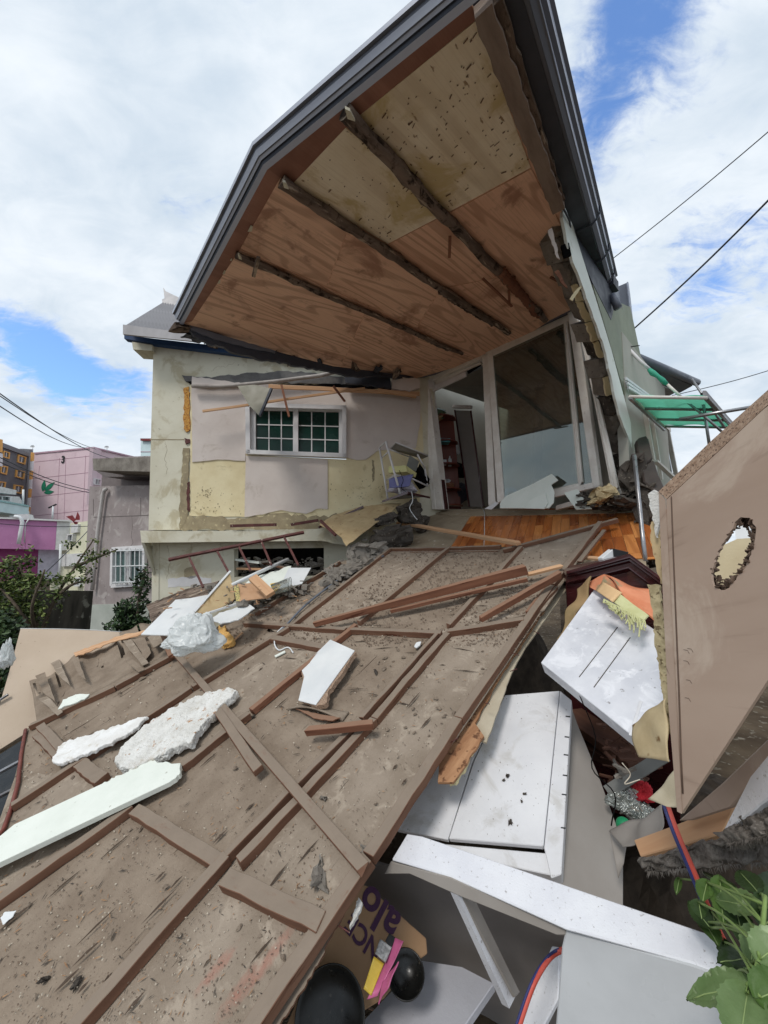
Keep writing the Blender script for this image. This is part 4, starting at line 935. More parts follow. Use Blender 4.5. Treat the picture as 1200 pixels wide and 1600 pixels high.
# ---- rear eaves of the wing
def hz(x, y, z):
    r = ray(x, y); return CAM + r * (z / r.z)
re = pprism('rear_eave', PL(V(975, 560, 5.2), Vector((-.4, -1, -.25))), [(967, 447), (981, 441), (984, 470), (993, 555), (1000, 565), (975, 560), (972, 500)], .25, M_metald, H)
pprism('eave_lip', PL(V(975, 560, 5.15), Vector((-.4, -1, -.25))), [(980, 440), (982, 441), (985, 462), (995, 556), (992, 556)], .25, M_metall, re)
eA = [hz(966, 578, 3.0), hz(980, 560, 3.0), hz(1090, 601, 3.0), hz(1060, 612, 3.0)]
prism('rear_soffit', [V(968, 572, 5.3), V(985, 560, 5.1), V(1082, 603, 5.9), V(1062, 614, 6.1)], Vector((0, -.2, -1)), .10, M_metald, H)
prism('rear_soffit', [V(972, 580, 5.4), V(1058, 612, 6.2), V(1045, 619, 6.6), V(1005, 618, 6.4)], Vector((0, -.2, -1)), .05, mat('pale_soffit_board', (150, 150, 150)), H)
tube('rear_gutter', [V(992, 557, 5.0), V(1040, 577, 5.4), V(1089, 598, 5.9)], .055, M_metald, H, n=10)

# ---- torn sliding door between room and outside
D0 = DOOR
dr = pprism('sliding_door', D0.off(-.06), [(672, 598), (750, 566), (752, 568), (674, 604)], .06, M_pvc, H)
def dp(px, off, t, m=M_pvc, name='door_stile', bv=.004): return pprism(name, D0.off(off), px, t, m, dr, bv=bv)
dp([(655, 588), (668, 588), (692, 796), (675, 796)], .02, .16, name='door_jamb'); dp([(658, 590), (661, 589), (681, 796), (678, 796)], .028, .03, name='door_jamb')
dp([(667, 600), (670, 600), (695, 796), (690, 796)], -.02, .10, M_dkred, 'door_jamb')
dp([(655, 588), (896, 478), (898, 484), (656, 594)], .03, .18, name='door_head'); dp([(660, 594), (897, 486), (897, 493), (662, 601)], .0, .14, name='door_head')
dp([(674, 604), (727, 580), (728, 588), (676, 612)], -.03, .03, M_pvcw, 'door_rail'); dp([(729, 578), (751, 564), (751, 571), (731, 584)], -.08, .02, M_black, 'door_gap')
dp([(668, 594), (676, 591), (677, 605), (670, 607)], .01, .05, M_pvcw, 'door_rail')
dp([(753, 549), (763, 546), (774, 788), (763, 790)], .0, .05); dp([(761, 549), (769, 546), (788, 782), (777, 786)], .035, .05)
dp([(757, 551), (888, 491), (889, 501), (768, 557)], .03, .05, name='door_rail')
dp([(878, 497), (886, 494), (910, 753), (901, 757)], .02, .05); dp([(786, 779), (905, 753), (906, 763), (787, 790)], .02, .05, name='door_rail')
dp([(886, 486), (900, 481), (937, 758), (926, 761)], .05, .12, name='door_jamb'); dp([(866, 768), (936, 751), (937, 760), (866, 777)], .045, .08, name='door_sill')
dp([(902, 495), (910, 510), (966, 762), (955, 765)], .09, .06); dp([(905, 520), (908, 519), (961, 764), (958, 765)], .10, .06)
dp([(868, 790), (966, 762), (966, 772), (868, 797)], .06, .12, name='door_sill')
dp([(905, 758), (907, 757), (884, 500), (882, 500)], .03, .03, name='door_stile')
M_glass = glassmat('dusty_door_glass', (196, 204, 198), .015, .09, .12)
dp([(768, 556), (880, 501), (903, 755), (788, 782)], .022, .004, M_glass, 'glass_pane', 0)
dp([(888, 498), (892, 496), (930, 755), (912, 757)], -.02, .004, M_glass, 'glass_pane', 0)

# ---- the room behind
dn = -D0.n; dnr = (V(960, 790, 4.2) - V(680, 795, 6.0)).normalized()
P0 = D0.at(672, 800); P1 = D0.at(966, 790)
fl0 = P0 + dn * .12; fl1 = P1 + dn * .12
prism('room_floor', [fl0, fl1, fl1 + dn * 2.3, fl0 + dn * 2.7], UP, .12, M_plank[2], H)
prism('room_back_wall', [fl0 - dnr * .3 + dn * 2.6 + Vector((0, 0, -.3)), fl1 + dn * 2.2 + UP * -.3, fl1 + dn * 2.2 + UP * 2.0, fl0 - dnr * .3 + dn * 2.6 + UP * 3.0], D0.n, .1, M_inner, H)
prism('room_side_wall', [fl0 - dnr * .25, fl0 + dn * 2.7 - dnr * .25, fl0 + dn * 2.7 + UP * 3.0 - dnr * .25, fl0 + UP * 2.6 - dnr * .25], dnr, .1, M_inner, H)
prism('room_side_wall', [fl1 + UP * -.2, fl1 + dn * 2.25 + UP * -.2, fl1 + dn * 2.25 + UP * 2.0, fl1 + UP * 2.0], -dnr, .1, M_inner, H)
cl0 = D0.at(668, 597); cl1 = D0.at(899, 488)
prism('room_ceiling', [cl0 + dn * .3 + UP * .0, cl1 + dn * .3 + UP * .0, cl1 + dn * 2.3 - UP * .1, cl0 + dn * 2.7 + UP * .2], -UP, .08, mat('grey_room_ceiling', (150, 150, 143)), H)
prism('header_panel', [cl0 + dn * .16, cl1 + dn * .16, cl1 + dn * .2 + UP * .9, cl0 + dn * .2 + UP * .9], D0.n, .05, M_metalk, H)
# ---- sagging floor slab in front of the door, planks laid on it
sl = pprism('floor_slab', SLB, jag([(660, 796), (760, 795), (1000, 793), (1010, 884), (905, 893), (860, 905), (640, 1000), (560, 900), (592, 858), (625, 815)], 1.2, 10, 71, edges=[6, 7, 8, 9]), .14, M_slab, H)
pprism('slab_edge_strip', SLB.off(.02), [(650, 797), (800, 796), (1000, 794), (1000, 800), (800, 805), (735, 806), (690, 803)], .02, M_slab, sl)
PLK = SLB.off(.012)
# planks run with the slope; rows are cut by the torn left edge
o0 = PLK.at(735, 808); dirA = (PLK.at(735, 808) - PLK.at(697, 868)).normalized(); e1, e2, e3 = frame_of(dirA, SLB.n)
if e2.x < 0: e2 = -e2
wpl = .092; rnd = random.Random(5)
top_line = PLK.at(735, 807), PLK.at(1003, 798)
for k in range(26):
    x = k * wpl
    # start under the top edge
    t = (x) / ((top_line[1] - top_line[0]).dot(e2)); tp = top_line[0].lerp(top_line[1], t)
    s = tp + e1 * 0.0; L = 0; total = 1.2
    while L < total:
        l = min(rnd.choice([.3, .42, .42, .55]) if L else rnd.uniform(.1, .42), total - L)
        a = tp - e1 * L; b = tp - e1 * (L + l - .003)
        prism('floor_plank', [a, a + e2 * (wpl - .003), b + e2 * (wpl - .003), b], SLB.n, .008, M_plank[rnd.choice([0, 0, 1, 2])], sl, ud=e1)
        L += l
tube('white_string', [SLB.off(.03).at(x, y) for x, y in ((752, 792), (757, 800), (757, 830), (756, 858), (759, 862))], .0045, M_white, sl, n=5)

EP = PL3(CE.at(288, 507), CE.at(645, 588), CE.at(288, 507) + UP)
pprism('torn_roof_edge', EP, jag([(288, 503), (400, 541), (520, 572), (648, 588), (640, 594), (600, 588), (560, 589), (520, 582), (470, 572), (420, 562), (400, 560), (370, 552), (345, 541), (325, 537), (300, 520)], 1.6, 6, 77, edges=list(range(3, 15))), .05, M_metalk, roof)
pprism('torn_flashing', EP.off(.02), jag([(292, 505), (345, 523), (430, 548), (430, 552), (380, 541), (330, 528), (300, 516)], .8, 7, 78), .02, M_metald, roof)

for i, q in enumerate(([(258, 690), (261, 705), (257, 716), (262, 732), (260, 741)], [(330, 580), (341, 572), (352, 574), (366, 566)])):
    tube('wall_crack', [WALL.off(.001).at(x, y) for x, y in jag(q, 1.5, 3, i, closed=False)], .0016, M_dplaster, H, n=4)
for i, q in enumerate(([(262, 852), (266, 880), (261, 905)], [(300, 850), (297, 872), (303, 900)], [(345, 848), (349, 868)])):
    tube('wall_crack', [LOW.off(.001).at(x, y) for x, y in jag(q, 1.5, 3, i, closed=False)], .0016, M_dplaster, H, n=4)
for i, q in enumerate(([(288, 890), (302, 884), (310, 898), (300, 904), (288, 902)], [(262, 905), (300, 900), (330, 903), (330, 915), (262, 918)])):
    pprism('stain_patch', LOW.off(.003), jag(q, 1.2, 4, 90 + i), .004, M_dplaster if i == 0 else M_pvcw, H)
# ================================================================ the fallen ceiling section, lying on its back
pan = thing('fallen_ceiling_section', 'large dusty plywood ceiling section with wooden battens, slumped from the floor slab to the foreground', 'ceiling', (PAN.at(500, 1100).x, PAN.at(500, 1100).y, 0))
N_ = PAN.n
def mud(amp, sc, seed):
    o = Vector((seed, seed * 2, 0))
    return lambda u, v, p: amp * (fbm(p + o, sc, 4)) - .0
dirDown = (PAN.at(345, 1350) - PAN.at(692, 986)).normalized(); dirCross = (PAN.at(520, 1440) - PAN.at(340, 1365)).normalized()
def psh(a, b, c, d, nx, ny, off, amp, m, ud, seed, extra=None):
    P = [PAN.off(off).at(*q) for q in (a, b, c, d)]
    f0 = mud(amp, 2.2, seed)
    def disp(u, v, p): return f0(u, v, p) + (extra(u, v, p) if extra else 0)
    return sheet('plywood_sheet', P[0], P[1], P[2], P[3], nx, ny, .006, m, pan, disp, ud)
sc0 = PAN.at(420, 1500); M_plyred = stained(M_ply, 'dusty_plywood_with_red_smear', sc0, dirDown, dirDown.cross(N_), [(.0, .0, .16, .026), (.10, .02, .10, .03), (.12, -.14, .09, .03) if (PAN.at(345, 1565) - sc0).dot(dirDown.cross(N_)) < 0 else (.12, .14, .09, .03)], (158, 112, 98))
psh((688, 984), (850, 950), (350, 1690), (50, 1680), 30, 70, .000, .020, M_plyred, dirDown, 1)
psh((548, 980), (694, 984), (60, 1673), (-130, 1520), 26, 66, -.004, .018, M_ply2, dirDown, 2)
psh((416, 988), (552, 981), (-120, 1512), (-140, 1375), 26, 66, .001, .018, M_ply, dirDown, 3)
psh((385, 955), (425, 992), (8, 1275), (42, 1138), 26, 50, -.003, .020, M_ply2, dirDown, 4)
psh((48, 1136), (160, 1190), (-20, 1350), (-6, 1300), 14, 20, -.008, .016, M_ply, dirDown, 5)
psh((160, 1185), (200, 1170), (-60, 1370), (-20, 1345), 8, 20, -.012, .016, M_ply, dirDown, 55)
psh((606, 858), (704, 854), (556, 986), (430, 986), 20, 26, .002, .016, M_ply, dirCross, 6)
psh((702, 856), (816, 854), (704, 990), (546, 984), 24, 26, -.003, .016, M_ply2, dirCross, 7)
psh((814, 858), (940, 822), (850, 955), (696, 988), 24, 26, .003, .016, M_ply, dirCross, 8)
psh((528, 878), (611, 858), (432, 988), (384, 962), 18, 26, -.006, .016, M_ply, dirCross, 9)
# crumpled, curled-up sheet at the far left corner
P = [PAN.off(.002).at(*q) for q in ((268, 1022), (60, 1132), (48, 1050), (262, 972))]
def curl(u, v, p):
    k = (v ** 1.6) * .16 + .03 * math.sin(u * 16 + v * 3) * v + .05 * noise.noise(Vector((u * 9, v * 4, 3))) * v
    return N_ * k - dirDown * .0
P2 = PAN.off(-.05); Pc = [PAN.off(.0).at(270, 1024), PAN.off(.0).at(58, 1134), PAN.off(-.13).at(50, 1058), PAN.off(-.13).at(266, 978)]
sheet('curled_plywood', Pc[0], Pc[1], Pc[2], Pc[3], 60, 24, .007, M_ply2, pan, lambda u, v, p: N_ * (.02 * math.sin(u * 19 + v * 2) * v + .07 * noise.noise(Vector((u * 8, v * 3, 3))) * v + .13 * v * v), (Pc[1] - Pc[0]).cross(N_), smooth=True,
      holes=lambda u, v: v > .45 and noise.noise(Vector((u * 26, v * 1.4, 7))) > .38)
tears = [[(190, 1000), (203, 996), (232, 1036), (222, 1040)], [(205, 998), (226, 996), (236, 1020), (228, 1030), (216, 1012)], [(78, 1035), (92, 1030), (110, 1072), (96, 1060)], [(55, 1056), (70, 1050), (86, 1096), (70, 1085)],
         [(60, 1092), (74, 1088), (98, 1112), (90, 1118)], [(112, 1030), (122, 1026), (134, 1062), (124, 1056)], [(230, 995), (255, 985), (262, 1000), (240, 1012)], [(196, 1032), (206, 1030), (226, 1046), (216, 1050)]]
for i, q in enumerate(tears):
    pprism('torn_ply_strip', PAN.off(.03 + .006 * i), jag(q, .8, 6, i), .005, M_ply2 if i % 2 else M_ply, pan)
pprism('broken_ply_edge', PAN.off(.05), jag([(115, 1020), (185, 994), (226, 984), (227, 990), (186, 1000), (118, 1026)], 1.2, 6, 3), .008, M_orange, pan)
# red painted strip along the left rim
tube('red_rim_strip', [PAN.off(.01).at(x, y) for x, y in ((40, 1140), (33, 1180), (28, 1225), (18, 1262), (6, 1295), (-20, 1330))], .012, mat('dull_red_paint', (128, 70, 60), (104, 56, 48), 9, rough=.6), pan, n=6)
# battens
BH = .045
T = PAN.off(BH)
def bat(a, b, wd=.046, h=BH, m=M_batten, name='batten', base=0.0, wob=.003, parent=None, tilt=0.0, seg=8, ends=.006):
    """a,b are pixels of the centre line of the upper face"""
    S = PAN.off(h + base); p = S.at(*a) - N_ * h; q = S.at(*b) - N_ * h
    return beam(name, p, q, wd, h, m, parent if parent is not None else pan, up=N_, wob=wob, seg=seg, ends=ends, bv=.002)
bat((608, 857), (453, 977), .040); bat((450, 979), (300, 1072), .044); bat((298, 1073), (18, 1256), .046)
bat((531, 876), (398, 957), .034); bat((270, 1022), (180, 1071), .04, m=M_batten); bat((178, 1072), (45, 1133), .042)
bat((702, 853), (560, 970), .042); bat((556, 974), (392, 1107), .044, m=M_redwood); bat((388, 1112), (282, 1196), .046); bat((206, 1256), (-40, 1430), .050)
bat((814, 853), (700, 975), .042); bat((683, 988), (564, 1121), .030); bat((562, 1123), (352, 1333), .034); bat((352, 1334), (60, 1660), .050)
bat((698, 988), (584, 1120), .046); bat((583, 1121), (372, 1344), .046)
# right edge batten, thick
bat((938, 814), (862, 912), .046, m=M_batten); bat((861, 913), (716, 1120), .050, m=M_batten); bat((715, 1121), (575, 1335), .052, m=M_batten); bat((574, 1337), (330, 1690), .054, m=M_batten)
bat((896, 868), (851, 912), .04, .02); bat((866, 916), (814, 976), .05, .03); bat((857, 912), (822, 955), .02, .035, m=M_redwood)
# cross battens
bat((582, 857), (702, 855), .034, .04); bat((700, 855), (782, 852), .034, .04); bat((786, 858), (965, 810), .040, .04); bat((640, 862), (780, 860), .02, .01)
bat((382, 972), (540, 982), .040); bat((548, 982), (690, 987), .040); bat((700, 985), (818, 966), .044, .05)
bat((424, 995), (508, 1010), .060); bat((209, 1262), (340, 1342), .056); bat((350, 1367), (500, 1438), .062, .05)
bat((124, 1191), (158, 1216), .075); bat((62, 1132), (104, 1178), .055); bat((56, 1146), (95, 1186), .05, .03)
# loose timbers lying on it (each one its own thing)
def loose(name, label, a, b, wd, h, m, base, base2=None, cat='timber', **k):
    S1 = PAN.off(base); S2 = PAN.off(base2 if base2 is not None else base)
    o = beam(name, S1.at(*a), S2.at(*b), wd, h, m, None, up=N_, wob=k.get('wob', .002), seg=6, ends=.012, bv=.002, taper=k.get('taper', 1)); return tag(o, label, cat, k.get('group'))
G = 'loose timbers lying on the fallen ceiling section'
loose('loose_batten', 'long dusty brown batten lying diagonally across the fallen ceiling, ending at its right rim', (271, 1018), (570, 1360), .048, .02, M_batten, .062, .05, group=G)
loose('loose_batten', 'short dusty batten lying close beside the long diagonal one, below the rough styrofoam', (340, 1112), (405, 1207), .050, .035, M_batten, .045, group=G)
loose('loose_batten', 'dark red batten standing askew beside the white plastic bag', (250, 980), (268, 1028), .04, .03, M_redwood, .14, .05, group=G)
loose('loose_batten', 'short dark reddish batten lying across the double batten, below the curled splinter', (482, 1147), (584, 1137), .036, .04, M_redwood, .06, .07, group=G)
loose('loose_batten', 'long reddish double timber lying across the upper middle of the fallen ceiling', (492, 979), (823, 896), .030, .045, M_redwood, .055, .13, taper=1.7, group=G)
loose('loose_batten', 'lower half of the reddish double timber with a sawn step', (612, 957), (823, 908), .030, .03, M_redwood, .05, .09, group=G)
loose('loose_batten', 'pale orange batten end poking out behind the reddish double timber', (822, 900), (878, 886), .045, .02, M_orange, .07, group=G)
loose('loose_batten', 'dusty reddish batten slanting to the right rim, just above the right cross batten', (752, 971), (876, 902), .034, .04, M_redwood, .05, .10, group=G, taper=1.3)
loose('loose_batten', 'clean pinkish orange batten with a broken pointed tip resting on the floor slab', (622, 818), (812, 852), .05, .035, M_orange, .02, .06, group=G)
loose('loose_batten', 'pinkish orange batten lying on the planks behind the right tip of the fallen ceiling', (868, 868), (946, 876), .045, .02, M_orange, -.03, group=G)
loose('loose_batten', 'thin dusty batten lying under the top rim, its tip above the orange planks', (905, 880), (945, 830), .035, .02, M_batten, .01, group=G)
loose('wood_splinter', 'small pale wood splinter beside the torn yellow foam', (361, 1006), (379, 989), .025, .01, M_orange, .02, cat='splinter')
# curled splinter
P = PAN.off(.01)
cs = sheet('curled_splinter', P.at(447, 1108), P.at(535, 1126), P.at(545, 1112), P.at(470, 1100), 16, 4, .006, M_ply, None, lambda u, v, p: N_ * (.05 * math.sin(math.pi * u) * (1 - v)))
tag(cs, 'curled up plywood splinter with an orange torn edge, below the small white board', 'splinter')
tag(pprism('orange_splinter', PAN.off(.03), jag([(462, 1107), (500, 1116), (532, 1121), (520, 1126), (490, 1122)], .8, 6, 3), .006, M_redwood), 'reddish torn veneer under the curled plywood splinter', 'splinter')
# underside layers seen along the right rim
M_cb = mat('dull_ceiling_board', (186, 176, 156), (168, 156, 134), 5, rough=.9)
pprism('ceiling_board_layer', PAN.off(-.07), jag([(932, 842), (905, 885), (882, 925), (852, 968), (822, 1010), (800, 1050), (782, 1098), (760, 1160), (735, 1152), (690, 1180), (700, 1100), (880, 850)], .8, 9, 6, edges=[0, 1, 2, 3, 4, 5, 6]), .010, M_cb, pan)
pprism('torn_ply_layer', PAN.off(-.045), jag([(905, 868), (885, 900), (830, 985), (780, 1060), (742, 1130), (756, 1150), (716, 1212), (708, 1222), (684, 1222), (690, 1150), (850, 880)], 1.4, 8, 8, edges=[0, 1, 2, 3, 4, 5, 6, 7]), .012, mat('torn_brown_ply', (182, 140, 104), (140, 98, 68), 12, (.2, 1, 1), c3=(104, 70, 48), s3=26, th=.6, rough=.9, bump=.7), pan)
pprism('torn_foam_edge', PAN.off(-.06), jag([(746, 1158), (735, 1178), (728, 1196), (712, 1222), (702, 1224), (718, 1190), (738, 1155)], 2.2, 4, 9), .02, mat('yellowish_foam', (222, 212, 170), (206, 192, 146), 20, rough=.95, bump=.8), pan)
pprism('torn_ply_layer', PAN.off(-.02), jag([(560, 1372), (545, 1400), (532, 1440), (522, 1452), (500, 1500), (470, 1550), (430, 1610), (400, 1600), (470, 1500), (540, 1370)], 1.6, 7, 10), .008, M_batten, pan)
pprism('torn_foam_edge', PAN.off(-.05), jag([(553, 1425), (560, 1402), (566, 1410), (558, 1432), (546, 1450)], 1.2, 4, 9), .012, M_foam, pan)
for (a, b) in (((530, 1447), (546, 1457)), ((800, 1020), (811, 1024)), ((797, 1049), (808, 1045)), ((757, 1098), (765, 1100)), ((834, 986), (842, 990)), ((704, 1160), (716, 1153))):
    tube('bent_nail', [PAN.off(.02).at(*a), PAN.off(.03).at(*b)], .0025, M_rust, pan, n=5)
# rafters and beams that carry the section from below (give it a body from the side)
for (a, b) in (((850, 990), (250, 1600)), ((450, 1000), (0, 1300))):
    beam('under_rafter', PAN.off(-.14).at(*a), PAN.off(-.14).at(*b), .09, .11, M_redwood, pan, up=N_, seg=1) if False else None
# ---- stuff on the surface: crumbs, splinters, mortar lumps
e1, e2, e3 = frame_of(dirDown, N_)
def scatter(name, m, n, region, smin, smax, flat, seed, elong=1.0, wdt=None):
    rnd = random.Random(seed); B = Bag(); k = 0
    while k < n:
        x, y = region(rnd)
        if not inside(x, y): continue
        if noise.noise(Vector((x * .012, y * .012, seed))) < -.05 and rnd.random() < .75: continue
        p = PAN.off(.008).at(x, y); s = (p - CAM).length / 2.2 * rnd.uniform(smin, smax) ** 1; a = rnd.uniform(0, 6.28)
        d1 = (e1 * math.cos(a) + e2 * math.sin(a)); d2 = N_.cross(d1); d3 = (N_ + d1 * rnd.uniform(-.4, .4)).normalized()
        L = s * rnd.uniform(1, elong); vs = [p + d1 * L * .5, p - d1 * L * .5 + d2 * s * .2, p + d2 * s * .45, p - d2 * s * .4 + d1 * L * .1, p + d3 * s * flat + d1 * s * .1]
        B.add(vs, [[0, 2, 4], [2, 1, 4], [1, 3, 4], [3, 0, 4]]); k += 1
    return tag(B.make(name, m, pan, fixn=True), kind='stuff')
POLY = [(606, 860), (815, 856), (935, 822), (850, 955), (720, 1130), (575, 1345), (425, 1568), (400, 1600), (0, 1600), (0, 1300), (45, 1140), (265, 1025), (395, 960)]
def inside(x, y):
    c = False; j = len(POLY) - 1
    for i in range(len(POLY)):
        (xi, yi), (xj, yj) = POLY[i], POLY[j]
        if (yi > y) != (yj > y) and x < (xj - xi) * (y - yi) / (yj - yi) + xi: c = not c
        j = i
    return c
anyw = lambda r: (r.uniform(0, 930), 855 + 745 * r.random())
up_ = lambda r: (r.uniform(350, 850), r.uniform(860, 1010))
M_crumb = mat('pale_plaster_crumb', (206, 196, 180), (180, 168, 150), 30, rough=.9, bump=0); M_crumbd = mat('brown_dirt_crumb', (132, 115, 100), (106, 90, 77), 30, rough=1, bump=0); M_spl = mat('pale_wood_splinter', (176, 142, 108), (140, 104, 78), 30, rough=.9, bump=0)
scatter('plaster_crumbs', M_crumb, 850, anyw, .003, .009, .6, 1); scatter('dirt_crumbs', M_crumbd, 1700, anyw, .003, .009, .5, 2)
scatter('dirt_crumbs', M_crumbd, 2600, up_, .005, .014, .5, 5); scatter('wood_splinters', M_spl, 420, anyw, .003, .006, .5, 3, 7); scatter('wood_splinters', M_cdark, 260, anyw, .003, .006, .4, 6, 8)
for i, (x, y, s) in enumerate(((500, 1370, .06), (574, 1328, .035), (505, 1247, .022), (587, 1050, .022), (70, 1530, .02), (120, 1535, .022), (395, 1120, .02))):
    o = chunk('mortar_lump', PAN.off(.008).at(x, y), s * 1.2, s * .7, s * .5, M_cdark if i > 2 else M_conc, pan, 80 + i, rough=.5, sub=3)
B = Bag(); rnd = random.Random(77)
for _ in range(420):
    if rnd.random() < .55: x, y = rnd.uniform(560, 860), rnd.uniform(1000, 1250)
    else: x, y = rnd.uniform(20, 760), rnd.uniform(1000, 1600)
    if not inside(x, y) or noise.noise(Vector((x * .02, y * .02, 9))) < .08: continue
    p = PAN.off(.008).at(x, y); s = rnd.uniform(.004, .013) * ((p - CAM).length / 2); a_ = rnd.uniform(0, 6.28); d1 = e1 * math.cos(a_) + e2 * math.sin(a_); d2 = N_.cross(d1); n_ = 7
    ring = [p + (d1 * math.cos(k * 6.283 / n_) * rnd.uniform(.7, 1.6) + d2 * math.sin(k * 6.283 / n_) * rnd.uniform(.5, .9)) * s for k in range(n_)]; top_ = [p + (q - p) * .55 + N_ * s * rnd.uniform(.25, .6) for q in ring]
    B.add(ring + top_, [[k, (k + 1) % n_, n_ + (k + 1) % n_, n_ + k] for k in range(n_)] + [[n_ + k for k in range(n_)]])
tag(B.make('mud_clods', mat('dry_mud_clod', (140, 126, 111), (108, 95, 83), 30, rough=1, bump=.6), pan), kind='stuff')
# cracks: lifted slivers of veneer along the grain
B = Bag(); B2 = Bag(); rnd = random.Random(12)
for _ in range(55):
    x, y = rnd.uniform(0, 800), rnd.uniform(990, 1600)
    if not inside(x, y): continue
    p = PAN.off(.0075).at(x, y); d = (dirDown + e2 * rnd.gauss(0, .06)).normalized(); L = rnd.uniform(.03, .16); wv = rnd.uniform(.003, .007); q = N_.cross(d)
    B.add([p - d * L / 2, p + q * wv, p + d * L / 2, p - q * wv * .4 + N_ * .006], [[0, 1, 3], [1, 2, 3], [0, 3, 2]])
    B2.add([p - d * L * .5 + q * wv * .6, p + q * wv * 1.8 + N_ * rnd.uniform(.004, .012), p + d * L * .5 + q * wv * .6, p + q * wv * 1.0], [[0, 1, 3], [1, 2, 3], [0, 3, 2]])
for _ in range(60):
    x, y = rnd.uniform(420, 860), rnd.uniform(862, 1110)
    if not inside(x, y): continue
    p = PAN.off(.0085).at(x, y); d = (dirCross + e1 * rnd.gauss(0, .08)).normalized(); L = rnd.uniform(.04, .22); wv = rnd.uniform(.003, .008); q = N_.cross(d)
    B.add([p - d * L / 2, p + q * wv, p + d * L / 2, p - q * wv * .4 + N_ * .006], [[0, 1, 3], [1, 2, 3], [0, 3, 2]])
tag(B.make('splits', mat('dark_split', (86, 73, 63), rough=1, bump=0), pan), kind='stuff'); tag(B2.make('lifted_slivers', M_ply, pan), kind='stuff')
# ---- cable over the section
ct = thing('electric_cable', 'grey plastic conduit with a curled white cord end lying across the upper battens', 'cable', PAN.at(450, 975))
tube('conduit', curve_pts([PAN.off(.03).at(*q) for q in ((600, 868), (562, 884), (520, 912), (478, 945), (452, 972), (440, 985))], 22), .011, mat('blue_grey_conduit', (110, 116, 126), rough=.5), ct)
tube('white_cord', curve_pts([PAN.off(.03 if i < 3 else .01).at(*q) for i, q in enumerate(((446, 976), (432, 990), (429, 1006), (436, 1016), (447, 1012), (453, 1013), (458, 1020)))], 24), .006, M_white, ct, n=6)
tag(beam('wood_chip', PAN.off(.01).at(430, 1027), PAN.off(.01).at(446, 1019), .03, .01, M_foamg, None, up=N_), 'small pale chip lying below the curled white cord end', 'chip')

# ================================================================ boards and foam lying on the section
def flat(name, label, cat, px, off, t, m, seed=0, amp=.6, step=8, edges=None, bv=.002, tilt=None, ud=None, **k):
    if tilt:   # three pixels with offsets define the plane the board rests on
        P = PL3(*[PAN.off(o).at(x, y) for (x, y, o) in tilt])
        if P.n.dot(N_) < 0: P.n = -P.n
    else: P = PAN.off(off)
    o = pprism(name, P, jag(px, amp, step, seed, edges=edges) if amp else px, t, m, None, bv=bv, ud=ud); return tag(o, label, cat, k.get('group')), P
o, P = flat('white_board', 'small broken white laminated board lying in the middle of the fallen ceiling', 'board', [(516, 999), (554, 1016), (525, 1056), (493, 1101), (466, 1094), (475, 1057), (470, 1044)], .06, .008, M_white, amp=0, tilt=((516, 999, .05), (554, 1016, .09), (466, 1094, .06)))
pprism('chipboard_core', P.off(-.0085), jag([(470, 1046), (512, 1002), (556, 1019), (528, 1060), (512, 1082), (510, 1098), (494, 1104), (470, 1092), (474, 1060)], 1.4, 4, 2), .03, M_chip, o)
o, P = flat('foam_slab', 'long flat white foam board running off the left picture edge', 'foam board', [(282, 1192), (280, 1210), (264, 1222), (0, 1347), (-60, 1378), (-60, 1335), (0, 1306), (22, 1288), (160, 1224), (236, 1186), (250, 1191), (262, 1190), (268, 1193)], .09, .03, M_foamg, seed=3, amp=1.6, step=4, edges=[0, 1, 8, 9, 10, 11], ud=(PAN.at(0, 1330) - PAN.at(280, 1200)), tilt=((280, 1200, .07), (0, 1340, .10), (0, 1306, .10)))
def cloud_tex(name, size, depth=3):
    t_ = bpy.data.textures.new(name, 'CLOUDS'); t_.noise_scale = size; t_.noise_depth = depth; return t_
TX1, TX2 = cloud_tex('coarse_relief', .05), cloud_tex('fine_relief', .012, 1)
def crumbly(o, vox, s1, s2):
    """break the clean faces of a solid into relief"""
    m = o.modifiers.new('remesh', 'REMESH'); m.mode = 'VOXEL'; m.voxel_size = vox
    for tx, s in ((TX1, s1), (TX2, s2)):
        q = o.modifiers.new('relief', 'DISPLACE'); q.texture = tx; q.strength = s; q.mid_level = .5
    return o
def foamrock(name, label, px, c0, h, m, seed, cells=38, parent=None, s1=.02, s2=.008):
    pj = jag(px, 2.0, 5, seed); S = PAN.off(c0 + h)
    o = prism(name, S.pts(pj), N_, h, m, parent); crumbly(o, .006, s1, s2); return tag(o, label, 'foam block')
foamrock('styrofoam_block', 'rough pitted white styrofoam block with rusty spots', [(178, 1190), (188, 1199), (206, 1201), (228, 1190), (262, 1172), (278, 1165), (300, 1158), (306, 1142), (330, 1118), (352, 1096), (371, 1078), (358, 1073), (332, 1080), (300, 1090), (262, 1108), (238, 1124), (216, 1142), (188, 1168)], .03, .055, M_foam, 4)
foamrock('styrofoam_block', 'narrow clean white styrofoam wedge left of the rough pitted block', [(81, 1189), (92, 1193), (104, 1188), (138, 1176), (170, 1162), (186, 1152), (210, 1138), (232, 1119), (214, 1121), (180, 1134), (140, 1148), (104, 1158), (90, 1166)], .05, .026, mat('clean_styrofoam', (232, 232, 231), (216, 214, 210), 9, rough=.9, bump=.8, bscale=110, coord='OBJ', c4=(200, 194, 184), s4=12, th4=.62), 5, s1=.006, s2=.004)
flat('foam_scrap', 'small pale green foam scrap on the curled plywood corner', 'foam scrap', [(90, 1108), (98, 1093), (118, 1085), (140, 1084), (132, 1092), (104, 1102)], .06, .012, M_foamg, 5, 1.0, 5)
flat('paper_scrap', 'tiny white torn paper at the left picture edge', 'scrap', [(0, 1434), (8, 1424), (26, 1422), (20, 1432), (4, 1445)], .02, .003, M_white, 6, 1.2, 4)
